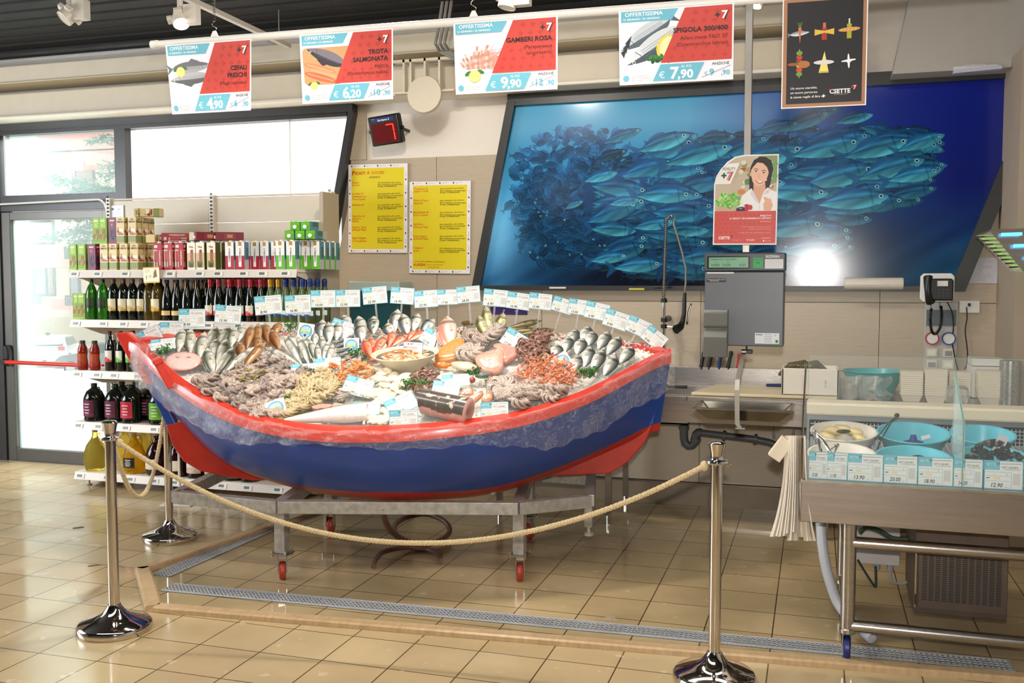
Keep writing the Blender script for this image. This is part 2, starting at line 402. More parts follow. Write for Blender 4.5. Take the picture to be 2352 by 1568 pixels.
# lowered grey soffit and pier at the right
SOF = mat('grey_soffit_paint', 'b9b3aa', .8, var=.02)
p0 = W(2050, 170, 6.9); p1 = W(2340, 160, 6.9)
b = MB(); zt = 3.66; zb = p0.z
xl, xt = p0.x, p0.x+.13
b.add([(xl, 6.9, zb), (3.2, 6.9, zb+.0), (3.2, 6.9, zt), (xt, 6.9, zt), (xl, 7.19, zb), (3.2, 7.19, zb), (3.2, 7.19, zt), (xt, 7.19, zt)],
      [(0, 1, 2, 3), (4, 7, 6, 5), (0, 4, 5, 1), (0, 3, 7, 4), (3, 2, 6, 7), (1, 5, 6, 2)])
S(b.build('ceiling_soffit', SOF, smooth=False))
px = W(2340, 400, 6.55).x
S(MB().b2((px, 6.55, 0), (3.2, 7.19, 3.05)).build('wall_pier', mat('warm_grey_pier', 'a99a88', .7, var=.03), smooth=False))
# kerb round the wet area, joined from wooden-looking stone strips
KERB = mat('travertine_kerb', 'c2a47c', .3, var=.18, vscale=14, stretch=(3, 1, 1), bump=.05)
K = [G(2352+250, 1585), G(360, 1400), G(320, 1315), G(740, 1172)]
K3 = K[2]+(K[3]-K[2])*1.55
def strip(name, a, c, wd, h, m):
    a = Vector((a[0], a[1], 0)); c = Vector((c[0], c[1], 0)); d = c-a; n = Vector((-d.y, d.x, 0)).normalized()*wd/2
    b = MB(); P = [a-n, c-n, c+n, a+n]; up = Vector((0, 0, h))
    bv = n*.4
    Q = [a-n*.72, c-n*.72, c+n*.72, a+n*.72]
    b.add(P+[p+up*.75 for p in P]+[q+up for q in Q], [(0, 1, 5, 4), (1, 2, 6, 5), (2, 3, 7, 6), (3, 0, 4, 7), (4, 5, 9, 8), (5, 6, 10, 9), (6, 7, 11, 10), (7, 4, 8, 11), (8, 9, 10, 11)])
    return b.build(name, m, smooth=False)
S(strip('trim_7', K[0], K[1], .075, .028, KERB)); S(strip('trim_8', K[1]+Vector((-.01, -.01, 0)), K[2]+Vector((0, .03, 0)), .085, .028, KERB)); S(strip('trim_9', K[2], K3, .075, .028, KERB))
# slotted drain gratings let into the floor
GRATE = mat('grey_grating_plastic', 'aeb0b2', .4, var=.1)
def grate(label, a, c, wd):
    a = Vector(a); c = Vector(c); L = (c-a).length; d = (c-a).normalized(); n = Vector((-d.y, d.x, 0))
    o = E('floor_drain_grate', label, 'drain', a, math.atan2(d.y, d.x))
    MB().b2((0, -wd/2, .0005), (L, wd/2, .002)).build('channel', mat('drain_channel', '3f4040', .6), o, smooth=False)
    b = MB()
    for y in (-wd/2+.006, wd/2-.006): b.b2((0, y-.006, .002), (L, y+.006, .006))
    for j in range(1, 5): b.b2((0, -wd/2+wd*j/5-.004, .002), (L, -wd/2+wd*j/5+.004, .0055))
    nx = int(L/.022)
    for i in range(nx+1): b.b2((i*.022, -wd/2, .002), (i*.022+.007, wd/2, .0055))
    b.build('grid', GRATE, o, smooth=False)
grate('long grey slotted drain grating running along the front kerb', G(385, 1349), G(2325, 1530), .13)
g0 = G(352, 1330); g1 = G(690, 1183)
grate('shorter grey drain grating running back along the left kerb', g0+(g1-g0)*.04, g0+(g1-g0)*1.5, .12)

# ---------------------------------------------------------------- mural: a school of fish, printed picture in a slanted dark frame
def paint_mural(nx, ny, X0, X1, Y0, Y1):
    """returns (ny,nx,3) sRGB picture, row 0 = top; coordinates are centimetres-like units of the print"""
    rs = np.random.RandomState(3)
    gx, gy = np.meshgrid(np.linspace(X0, X1, nx), np.linspace(Y0, Y1, ny))
    u = (gx-X0)/(X1-X0); v = (gy-Y0)/(Y1-Y0)
    def mixc(a, b_, t): return np.array(a)*(1-t[..., None])+np.array(b_)*t[..., None]
    top = mixc((52, 140, 180), (22, 34, 128), np.clip((u-.42)/.38, 0, 1)**.8)
    midc = mixc((48, 118, 165), (14, 26, 100), np.clip((u-.55)/.35, 0, 1))
    bot = mixc((30, 84, 128), (8, 16, 34), np.clip(u/.28, 0, 1)); bot = bot*(1-np.clip((u-.55)/.35, 0, 1)[..., None])+np.array((20, 74, 108))*np.clip((u-.55)/.35, 0, 1)[..., None]
    t1 = np.clip(v/.5, 0, 1)[..., None]; t2 = np.clip((v-.5)/.45, 0, 1)[..., None]
    img = (top*(1-t1)+midc*t1)*(1-t2)+bot*t2
    n1 = np.zeros_like(u)
    for k in range(14):
        a, f1, f2, ph = rs.rand()*1, rs.rand()*18+4, rs.rand()*60+20, rs.rand()*6.28
        n1 += np.sin(gx/260*f1+np.sin(gy/90+ph)*1.4+gy/480*f2+ph)/14
    img += (n1*26*np.clip((v-.6)/.3, 0, 1))[..., None]*np.array((.3, .8, 1))
    dk = np.exp(-(((gx-1720)/330)**2+((gy-560)/90)**2)); img = img*(1-.72*dk[..., None])
    sx, sy = nx/(X1-X0), ny/(Y1-Y0)
    def fish(cx, cy, L, ang, asp, back, belly, a=1.0, rim=1.0):
        R = L*.62
        i0, i1 = max(0, int((cx-R-X0)*sx)), min(nx, int((cx+R-X0)*sx)+1); j0, j1 = max(0, int((cy-R-Y0)*sy)), min(ny, int((cy+R-Y0)*sy)+1)
        if i1 <= i0 or j1 <= j0: return
        x = gx[j0:j1, i0:i1]-cx; y = gy[j0:j1, i0:i1]-cy; c, s_ = math.cos(ang), math.sin(ang)
        p = (x*c-y*s_)/(L/2); q = (x*s_+y*c)/(L/2)
        pc = np.clip((p+.72)/1.7, 0, 1)
        hh = asp*np.power(np.clip(np.sin(PI*np.power(pc, 1.22)), 0, 1), .70)
        yy = q+.03*np.cos(p*2)
        body = (np.abs(yy) < hh) & (p > -.72) & (p < .98)
        tail = (p <= -.60) & (p > -1) & (np.abs(q) < (-p-.60)*.75+.03) & (np.abs(q) > (-p-.86)*1.5)
        fin = (p > -.35) & (p < .25) & (yy < -hh) & (yy > -hh-.10*(1-(p+.05)**2*6))
        fin2 = (p > -.45) & (p < .05) & (yy > hh) & (yy < hh+.08)
        t = np.clip((yy/(hh+1e-6)+1)/2, 0, 1)
        colr = np.array(back)*(1-t[..., None])+np.array(belly)*t[..., None]
        colr = colr*(.80+.32*np.sin(gx[j0:j1, i0:i1]*.05+gy[j0:j1, i0:i1]*.11+cx)[..., None]*.35+.14)+(rim*34*np.exp(-((yy/(hh+1e-6)+.45)/.16)**2))[..., None]*np.array((.35, .8, 1))
        colr = colr-(26*np.exp(-((yy+.02)/.02)**2)*(p < .4))[..., None]
        colr = colr-(22*np.exp(-((p-.58-.1*yy)/.025)**2))[..., None]
        colr = colr*(.82+.18*np.sin(p*9+yy*24)[..., None]*.4+.1)
        e = np.hypot(p-.80, yy+.02*asp/.3)
        es = asp*.20
        if L < 48: es = 0
        colr = np.where((e < es)[..., None], np.array((150, 190, 200)), colr); colr = np.where((e < es*.62)[..., None], np.array((8, 14, 26)), colr)
        mk = body[..., None]*a; sub = img[j0:j1, i0:i1]
        tm = (tail | fin | fin2)[..., None]*a*.8
        sub = sub*(1-tm)+(np.array(back)*.9+6)*tm
        img[j0:j1, i0:i1] = sub*(1-mk)+colr*mk
    # dense left ball of small fish seen end on
    for k in range(620):
        r = rs.rand()**.6; a = rs.rand()*2*PI
        x = 1345+150*r*math.cos(a)+rs.randn()*16; y = 425+190*r*math.sin(a)+rs.randn()*12
        if y < 255: continue
        d = np.clip((y-240)/330, 0, 1); br = (1-.45*d)*(.75+.5*rs.rand())
        fish(x, y, 22+rs.rand()*20+14*d, rs.randn()*.7+(PI if rs.rand() < .2 else 0), .36+.2*rs.rand(), (22*br, 74*br, 128*br), (44*br, 116*br, 168*br), .85, .5)
    # belt of bigger fish heading right
    L = []
    for k in range(330):
        x = 1420+rs.rand()*720; h0 = 268+18*math.sin((x-1400)/120)+(20 if x > 1950 else 0)
        h1 = 640 if x < 1800 else 640-(x-1800)*.22
        y = h0+(h1-h0)*rs.rand()**.9
        if x > 1950: y = 290+rs.rand()*(230-(x-1950)*.45)
        L.append((rs.rand(), x, y))
    for pz, x, y in sorted(L):
        d = np.clip((y-300)/300, 0, 1); br = (.42+.62*pz)*(1.05-.30*d)
        fish(x, y, 60+90*pz+20*rs.rand(), .12+rs.randn()*.20-.2*(x > 2000)*.5, .22+.09*rs.rand(), (20*br, 66*br, 118*br), (62*br, 150*br, 182*br), .93)
    big = [(1440, 515, 130, -.05), (1540, 505, 120, .15), (1345, 450, 58, .4), (1410, 380, 100, .25), (1560, 430, 160, .0), (1430, 590, 110, .15), (1640, 335, 190, .25), (1800, 345, 200, .22), (1930, 330, 180, .2), (1560, 300, 150, .3), (1660, 590, 150, .1), (1500, 610, 140, .1), (1620, 520, 120, .0),
           (1960, 400, 190, .25), (2040, 335, 170, .25), (2135, 325, 120, .35), (1860, 430, 180, -.05), (2070, 385, 170, .3), (1990, 455, 180, .12), (1850, 520, 190, .12), (2120, 400, 130, .2), (1995, 260, 95, .2), (1780, 400, 150, -.1), (1470, 445, 90, .15), (1730, 470, 170, .05), (1900, 570, 160, .1)]
    for x, y, L_, a_ in big:
        br = .95 if y < 480 else .82
        fish(x, y, L_, a_, .27, (26*br, 84*br, 136*br), (92*br, 186*br, 205*br), 1, 1.2)
    hz = np.exp(-(((gx-1150)/60)**2+((gy-520)/120)**2)); img += (hz*70)[..., None]
    return np.clip(img, 2, 255)
def clin(a):
    a = a/255.0; return np.where(a <= .04045, a/12.92, ((a+.055)/1.055)**2.4)
YM = 7.13
IN = [(-2.19, 2.965), (1.337, 2.965), (.86, 1.615), (-2.47, 1.615)]   # slanted picture: x at top left, top right, bottom right, bottom left
mur = E('fish_mural', 'large blue picture of a shoal of silver fish in a slanted dark frame', 'mural', (IN[0][0], YM, 1.6))
nx, ny = 1150, 440
A = clin(np.clip(paint_mural(nx, ny, 1105, 2345, 185, 660)*np.array((1.0, 1.10, 1.10)), 0, 255)).astype(np.float32)
co = np.zeros((ny, nx, 3), dtype=np.float32)
uu, vv = np.meshgrid(np.linspace(0, 1, nx), np.linspace(0, 1, ny))
zz = 2.965-(2.965-1.615)*vv
xa = W(1105, 640, YM).x; xb = W(2345, 400, YM).x
xg = xa+(xb-xa)*uu
xl_ = -2.19+(-2.47+2.19)*vv; xr_ = 1.337+(.86-1.337)*vv
co[..., 0] = np.clip(xg, xl_, xr_); co[..., 1] = YM; co[..., 2] = zz
co[..., 0] -= IN[0][0]; co[..., 1] -= YM; co[..., 2] -= 1.6
me = bpy.data.meshes.new('picture')
idx = np.arange(nx*ny).reshape(ny, nx)
q = np.stack([idx[:-1, :-1], idx[1:, :-1], idx[1:, 1:], idx[:-1, 1:]], -1).reshape(-1, 4)
xf = co.reshape(-1, 3)[:, 0]
keep = (np.abs(xf[q[:, 0]]-xf[q[:, 3]]) > 1e-5) | (np.abs(xf[q[:, 1]]-xf[q[:, 2]]) > 1e-5)
q = q[keep]
me.vertices.add(nx*ny); me.vertices.foreach_set('co', co.ravel())
me.loops.add(len(q)*4); me.loops.foreach_set('vertex_index', q.ravel().astype(np.int32))
me.polygons.add(len(q)); me.polygons.foreach_set('loop_start', np.arange(0, len(q)*4, 4, dtype=np.int32)); me.polygons.foreach_set('loop_total', np.full(len(q), 4, dtype=np.int32))
me.update(calc_edges=True)
at = me.color_attributes.new('Col', 'FLOAT_COLOR', 'POINT'); a4 = np.ones((ny*nx, 4), dtype=np.float32); a4[:, :3] = A.reshape(-1, 3); at.data.foreach_set('color', a4.ravel())
me.materials.append(mat('glossy_print', rough=.16, attr=True, spec=.5))
link('picture', me, mur)
b = MB()
TL, TR, BR, BL = [(x-IN[0][0], z-1.6) for x, z in IN]
def slant(b, pts, y0, y1):
    n = len(pts); vs = [(x, y0, z) for x, z in pts]+[(x, y1, z) for x, z in pts]
    b.add(vs, [tuple(range(n)), tuple(range(2*n-1, n-1, -1))]+[(i, n+i, n+(i+1) % n, (i+1) % n) for i in range(n)])
slant(b, [(BL[0], BL[1]), (BR[0], BR[1]), (BR[0]-.012, BR[1]-.035), (BL[0]-.007, BL[1]-.035)], -.038, .05)
slant(b, [(TL[0], TL[1]), (TR[0], TR[1]), (TR[0]+.01, TR[1]+.03), (TL[0]+.006, TL[1]+.03)], -.038, .05)
slant(b, [(BL[0]-.07, BL[1]-.035), (BL[0]-.004, BL[1]-.035), (TL[0]+.004, TL[1]+.03), (TL[0]-.06, TL[1]+.03)], -.04, .05)
slant(b, [(BR[0]-.012, BR[1]-.035), (BR[0]+.085, BR[1]-.035), (TR[0]+.105, TR[1]+.03), (TR[0]+.01, TR[1]+.03)], -.04, .05)
b.build('frame', DARKFR, mur, smooth=False)
MB().b2((TL[0], .012, BL[1]+.01), (BR[0], .05, TL[1]-.01)).build('backing_board', DARKC, mur, smooth=False)
# ---------------------------------------------------------------- glazed bay on the left: door, transom, big white window
BACKLIT = mat('backlit_white_film', 'fbf6f4', .6, emit=1.05)
# dark bay frame
b = MB()
b.b2((-9.4, 7.12, 2.96), (-3.60, 7.28, 3.03))
b.b2((-5.83, 7.125, 2.2), (-5.72, 7.275, 2.97)); b.b2((-5.86, 7.13, 0), (-5.74, 7.27, 2.3))
b.b2((-7.15, 7.135, 2.28), (-5.8, 7.265, 2.42)); b.b2((-7.2, 7.122, 0), (-7.10, 7.278, 2.97))
b.b2((-5.75, 7.14, 0), (-3.6, 7.26, .5))
S(b.build('window_1_frame', DARKFR, smooth=False))
b = MB(); b.b2((-9.45, 7.14, 0), (-7.19, 7.26, 2.965)); S(b.build('wall_back_left', mat('dark_reveal', '23262a', .5), smooth=False))
# slanted right edge of the big window
b = MB()
slant(b, [(-3.578, 2.99), (-3.53, 2.99), (-4.03, .5), (-4.09, .5)], 7.10, 7.2)
S(b.build('trim_10', DARKFR, smooth=False))
b = MB(); slant(b, [(-3.535, 2.63), (-3.5, 2.63), (-3.5, 0), (-4.05, 0), (-4.05, .5)], 7.187, 7.2)
slant(b, [(-3.53, 3.0), (-3.46, 3.0), (-3.46, 2.62), (-3.61, 2.62)], 7.18, 7.2)
S(b.build('wall_cladding_left', CLAD, smooth=False))
for i, (x0, x1) in enumerate([(-5.715, -4.16), (-4.15, -3.55)]):
    b = MB(); slant(b, [(x0, .5), (x1 if i == 0 else -4.05, .5), (x1, 2.955), (x0, 2.955)], 7.2, 7.215)
    S(b.build('window_%d' % (2+i), BACKLIT, smooth=False))
S(MB().b2((-4.162, 7.196, .5), (-4.148, 7.21, 2.955)).build('trim_11', WHITEP, smooth=False))
wn = T(bpy.data.objects.new('window_1', None), kind='structure'); COL.objects.link(wn)
MB().b2((-7.08, 7.2, 2.42), (-5.83, 7.206, 2.96)).build('pane', GLASS, wn, smooth=False)
MB().b2((-7.07, 7.17, 2.42), (-7.05, 7.2, 2.96)).build('glazing_bead', WHITEP, wn, smooth=False)
# door with a panic bar
dr = T(bpy.data.objects.new('door_1', None), kind='structure'); COL.objects.link(dr); dr.location = (-7.1, 7.16, 0)
DF = mat('grey_door_aluminium', '5e5c58', .35, .4, var=.06)
b = MB(); b.b2((0, -.02, 0), (.10, .05, 2.27)); b.b2((1.11, -.02, 0), (1.24, .05, 2.27)); b.b2((.1, -.02, 2.2), (1.12, .05, 2.27)); b.b2((.1, -.02, .0), (1.12, .05, .115))
b.build('door_frame', DF, dr, smooth=False, bev=.004)
MB().b2((.1, .01, .115), (1.12, .02, 2.2)).build('pane', GLASS, dr, smooth=False)
pb = MB().tube([(.08, -.10, .915), (1.15, -.10, .905)], .018, 12).build('panic_bar', mat('red_bar_paint', 'd0281c', .3), dr)
b = MB(); b.prism([(-.025, -.05), (.03, -.06), (.035, .06), (.02, .13), (-.02, .14), (-.035, .08)], 0, .06)
b.build('panic_bar_latch', BLACKP, dr, M=Matrix.Translation((.06, -.02, .93)) @ Matrix.Rotation(PI/2, 4, 'X'), bev=.012)
MB().tube([(.06, -.03, .915), (.06, -.12, .915)], .026, 12).build('panic_bar_hub', BLACKP, dr)
# white cable duct over the door
a0 = W(-60, 472, 7.08); a1 = W(225, 458, 7.08); a2 = W(240, 468, 7.06); a3 = W(247, 492, 7.0)
T(MB().tube([a0, a1, (a1+a2)/2+Vector((0, 0, .01)), a2, a3, a3-Vector((0, 0, .25))], .008, 8).build('cable_conduit', WHITEP), 'thin white cable conduit running over the glass door and down behind the shelving', 'conduit')

# ---------------------------------------------------------------- outside, seen through the glass
S(MB().b2((-26, 7.35, -.3), (6, 15.5, -.1)).b2((-110, 15.5, -2.7), (20, 100, -2.5)).build('floor_street', mat('sunlit_paving', 'd6d2cc', .8, var=.08, vscale=2), smooth=False))
FAC = mat('cream_facade', 'e8dcc0', .8, var=.03); PINK = mat('pink_balcony_render', 'dd9c92', .8, var=.04)
bl = E('apartment_building', 'cream apartment building with pink balconies across the street', 'building', (-46, 55, 0))
b = MB(); b.b2((-40, 0, -2.55), (12, 10, 19)); b.build('facade', FAC, bl, smooth=False)
def balcony(x0, x1, z0, z1):
    MB().b2((x0, -2.4, z0), (x1, -2.2, z1)).b2((x0, -2.4, z0-.25), (x1, 0, z0)).build('balcony', PINK, bl, smooth=False)
def P26(x, y): v = W(x, y, 52.6); return v.x+46, v.z
x0, z1 = P26(68, 565); x1, z0 = P26(190, 605); balcony(x0, x1+12, z0, z1)
x0, z1 = P26(95, 685); x1, z0 = P26(175, 703); balcony(x0, x1, z0, z1)
x0, z1 = P26(10, 356); x1, z0 = P26(300, 366); balcony(x0, x1+8, z0, z1)
x0, z1 = P26(40, 300); balcony(x0, x1+8, z1-1.2, z1+2.9)
RAILM = mat('dark_railing', '4a4646', .5)
for (xa_, ya_, xb_, yb_) in [(53, 560, 70, 600), (150, 567, 168, 595), (70, 680, 95, 700), (152, 678, 182, 702)]:
    x0, z1 = P26(xa_, ya_); x1, z0 = P26(xb_, yb_); b = MB()
    for i in range(7): x = x0+(x1-x0)*i/6; b.b2((x-.03, -2.5, z0), (x+.03, -2.43, z1))
    b.b2((x0, -2.5, z1-.06), (x1, -2.42, z1)); b.build('railing', RAILM, bl, smooth=False)
WIN = mat('bright_window_glass', '9a9ca0', .2); SHUT = mat('brown_shutter', 'a08478', .6)
for (xa_, ya_, xb_, yb_, m_) in [(80, 610, 108, 675, WIN), (112, 612, 125, 675, SHUT), (76, 512, 122, 556, FAC), (165, 610, 182, 678, WIN), (178, 390, 215, 432, SHUT)]:
    v0 = W(xa_, ya_, 55); v1 = W(xb_, yb_, 55)
    f = MB().b2((v0.x+46-.16, -.1, v1.z-.16), (v1.x+46+.16, .02, v0.z+.16)).build('window', mat('dark_window_frame', '5c5450', .6), bl, smooth=False)
    MB().b2((v0.x+46, -.13, v1.z), (v1.x+46, -.05, v0.z)).build('pane', m_, f, smooth=False)
x0, z1 = P26(110, 370); x1, z0 = P26(196, 380)
b = MB()
for i in range(10): b.prism([(x0+(x1-x0)*(i+k/6)/10, z1-.5-.25*math.sin(PI*k/6)) for k in range(7)]+[(x0+(x1-x0)*(i+1)/10, z1), (x0+(x1-x0)*i/10, z1)], 0, .03)
b.build('awning', mat('awning_cloth', 'efe6d6', .8), bl, M=Matrix.Translation((0, -2.6, 0)) @ Matrix.Rotation(PI/2, 4, 'X'), smooth=False)
# conifer: drooping boughs of needles
LEAF = mat('conifer_needles', '41604a', .7, attr=True, var=.2, vscale=5)
tr = E('conifer_tree', 'green conifer with drooping boughs outside the glass door', 'tree', (-13.2, 18, -2.5))
MB().tube([(0, 0, 0), (.05, 0, 5), (0, 0, 11)], [.2, .15, .05], 8).build('trunk', mat('bark', '5a4a3c', .9, var=.3), tr)
rs = random.Random(4); b = MB()
def bough(p, q_, wd):
    p = Vector(p); q_ = Vector(q_); L = (q_-p).length
    b.tube([p, (p+q_)/2+Vector((0, 0, .12)), q_], [.03, .02, .006], 5, col='5a4a3c')
    for i in range(int(L*190)):
        t = rs.random()**.8; c = p.lerp(q_, t)+Vector((0, 0, .12*math.sin(PI*t)))
        r = wd*(1-t*.75)+.04
        o_ = Vector((rs.gauss(0, r*.5), rs.gauss(0, r*.4), rs.gauss(0, r*.22)-abs(rs.gauss(0, r*.15))))
        d = Vector((rs.gauss(0, 1), rs.gauss(0, 1), rs.gauss(-.3, .5))).normalized()*rs.uniform(.07, .16); n = d.orthogonal().normalized()*.022
        c = c+o_; b.add([c-n, c+d, c+n], [(0, 1, 2)], rs.choice(['3f5f4c', '587a62', '6e8f74', '486852']))
for (xa_, ya_, xb_, yb_, w_) in [(360, 470, 25, 395, .5), (330, 460, 190, 430, .5), (330, 415, 230, 400, .6), (300, 330, 205, 325, .3), (330, 545, 100, 545, .45), (330, 520, 150, 500, .45), (320, 560, 160, 560, .4), (300, 500, 170, 530, .6), (330, 390, 240, 380, .5), (300, 440, 130, 450, .25)]:
    p = W(xa_, ya_, 18)-tr.location; q_ = W(xb_, yb_, 17.6)-tr.location; bough(p, q_, w_)
b.build('boughs', LEAF, tr, smooth=False)
# cars
GLS = mat('car_glass', '3a4248', .1); TYRE = mat('tyre_rubber', '2a2a2c', .8); RIM = mat('alloy_rim', 'b8bcc0', .3, .6); TAIL = mat('tail_lamp_red', 'c83a30', .3)
def car(label, loc, rz, colr, van=False, sc=1.0):
    o = E('parked_car', label, 'car', loc, rz)
    paint = mat('car_paint_'+colr, colr, .25, coat=.6)
    # side profile (x back to front, z), lofted across the width
    prof = [(-2.0, .35), (-2.05, .75), (-1.98, 1.0), (-1.75, 1.42), (-1.4, 1.50), (.1, 1.47), (.85, 1.02), (1.75, .88), (2.02, .66), (2.05, .32)] if not van else [(-2.2, .35), (-2.25, .8), (-2.2, 1.2), (-2.1, 1.85), (-1.8, 1.95), (.6, 1.92), (1.35, 1.2), (2.0, 1.0), (2.2, .7), (2.2, .3)]
    b = MB(); st = [(-.86, .0, .93), (-.88, 0, 1), (-.6, .0, 1.02), (.6, 0, 1.02), (.88, 0, 1), (.86, 0, .93)]; n = len(prof)
    vs = []
    for y, _, k in st:
        for x, z in prof:
            top = max(0, (z-.9))*.32 if abs(y) > .7 else 0
            vs.append((x*k, y*(1-top), z if abs(y) < .7 else z*.985))
    fs = [(i*n+j, (i+1)*n+j, (i+1)*n+(j+1) % n, i*n+(j+1) % n) for i in range(len(st)-1) for j in range(n)]
    fs += [tuple(range(n)), tuple((len(st)-1)*n+j for j in range(n-1, -1, -1))]
    b.add(vs, fs); b.build('body', paint, o, bev=.03)
    z0, z1 = (1.02, 1.38) if not van else (1.25, 1.75)
    for s_ in (-1, 1):
        b = MB(); xs_ = (-1.6, .45) if not van else (-1.7, 1.0)
        b.add([(xs_[0]-.15, s_*.875, z0), (xs_[1]+.3, s_*.875, z0), (xs_[1]-.25, s_*.775, z1), (xs_[0]+.05, s_*.775, z1)], [(0, 1, 2, 3)]); b.build('side_window', GLS, o, smooth=False)
        MB().b2((-2.08, s_*.62-.14, .82), (-1.9, s_*.62+.14, 1.0)).build('tail_lamp', TAIL, o, smooth=False)
        for x in (-1.3, 1.3):
            R_ = Matrix.Translation((x, s_*.80, .32)) @ Matrix.Rotation(PI/2, 4, 'X')
            wl = MB().lathe([(.2, -.1), (.30, -.1), (.325, -.06), (.325, .06), (.30, .1), (.2, .1)], 20, M=R_).build('wheel', TYRE, o)
            b = MB(); b.lathe([(.06, -.105), (.19, -.1), (.21, -.11), (.21, .11), (.19, .10), (.06, .105)], 16, M=R_); b.build('hubcap', RIM, wl)
    b = MB(); x = (-1.99, -1.72, 1.04, 1.40) if not van else (-2.22, -2.12, 1.2, 1.75)
    b.add([(x[0]-.015, -.68, x[2]), (x[0]-.015, .68, x[2]), (x[1]-.03, .6, x[3]), (x[1]-.03, -.6, x[3])], [(0, 3, 2, 1)]); b.build('rear_window', GLS, o, smooth=False)
    MB().b2((-2.10, -.26, .62), (-2.03, .26, .73)).build('number_plate', WHITEP, o, smooth=False)
    o.scale = (sc,)*3
    return o
car('white van parked at the kerb, its back towards the shop door', G(42, 874, -2.5)+Vector((-2.2, 1.5, 0)), math.radians(128), 'e8e8ea', True)
car('silver hatchback parked beyond the white van', G(92, 842, -2.5)+Vector((-.4, 1.5, 0)), math.radians(122), 'c9ced2')
car('dark grey car parked at the right behind the shelving', G(196, 862, -2.5)+Vector((.6, .8, 0)), math.radians(195), '6b7076')
# person bending into a car
def skin_body(name, V, Ed, Rd, m, parent=None, lv=1):
    me = bpy.data.meshes.new(name); me.from_pydata(V, Ed, []); me.materials.append(m); o = bpy.data.objects.new(name, me); COL.objects.link(o)
    s = o.modifiers.new('skin', 'SKIN'); 
    for i, r in enumerate(Rd): me.skin_vertices[0].data[i].radius = (r, r)
    me.skin_vertices[0].data[0].use_root = True
    s.use_smooth_shade = True; ss = o.modifiers.new('sub', 'SUBSURF'); ss.levels = lv; ss.render_levels = lv
    if parent: o.parent = parent
    return o
pp = G(133, 838, -2.5); 
pe = skin_body('person', [(0, 0, .95), (0, -.05, 1.1), (-.25, -.05, 1.32), (-.36, -.05, 1.40), (-.48, -.05, 1.46), (-.28, -.22, 1.28), (-.42, -.26, 1.05), (-.55, -.24, .9), (-.28, .12, 1.28), (-.45, .14, 1.05), (-.6, .12, .92), (.02, -.1, .88), (-.04, -.1, .48), (.02, -.1, .08), (-.1, -.1, .04), (.02, .1, .88), (-.04, .1, .48), (.02, .1, .08), (-.1, .1, .04)],
    [(0, 1), (1, 2), (2, 3), (3, 4), (2, 5), (5, 6), (6, 7), (2, 8), (8, 9), (9, 10), (0, 11), (11, 12), (12, 13), (13, 14), (0, 15), (15, 16), (16, 17), (17, 18)],
    [.16, .16, .17, .07, .11, .07, .05, .04, .07, .05, .04, .10, .075, .05, .04, .10, .075, .05, .04], mat('jacket_grey_blue', '7d88a8', .8))
pe.location = pp; T(pe, 'person in a grey-blue jacket bending towards an open car beyond the glass door', 'person')
MB().ell((-.52, -.05, 1.52), (.11, .10, .11), 12, 8).build('hair', mat('brown_hair', '5b4030', .8), pe)

# ---------------------------------------------------------------- shelving
SX0, SX1, SYF, SYB = -5.66, -3.60, 6.35, 6.86
SH = [('top', 1.735), ('second', 1.345), ('third', .94), ('fourth', .53), ('bottom', .125)]
sh = E('shelving_unit', 'long cream metal shelving unit of five shelves in front of the white window', 'shelving', (SX0, SYF, 0))
def L_(x, y, z): return (x-SX0, y-SYF, z)
b = MB()
for x0, x1 in ((SX0+.01, -4.67), (-4.65, SX1)):
    z = .12
    while z < 2.33: b.b2(L_(x0, 6.845, z), L_(x1, 6.865, min(z+.196, 2.335))); z += .2
b.build('back_panel', CREAM, sh, smooth=False, bev=.004)
for x in (SX0, -4.66, SX1):
    b = MB(); b.b2(L_(x-.018, 6.82, .02), L_(x+.018, 6.875, 2.34)); u_ = b.build('upright', WHITEE, sh, smooth=False)
    b = MB()
    for k in range(74): b.b2(L_(x-.008, 6.817, .15+k*.03), L_(x+.0, 6.8215, .165+k*.03)); b.b2(L_(x+.004, 6.817, .15+k*.03), L_(x+.010, 6.8215, .165+k*.03))
    b.build('slots', mat('slot_shadow', '3a3834', .8), u_, smooth=False)
MB().b2(L_(SX1+.02, 6.62, .02), L_(SX1+.05, 6.875, 2.32)).build('side_panel', mat('taupe_enamel', 'b3a492', .5), sh, smooth=False)
PN = mat('pale_shelf_enamel', 'e7dccb', .35, var=.02); DISP = mat('price_display_grey', '6e7064', .3)
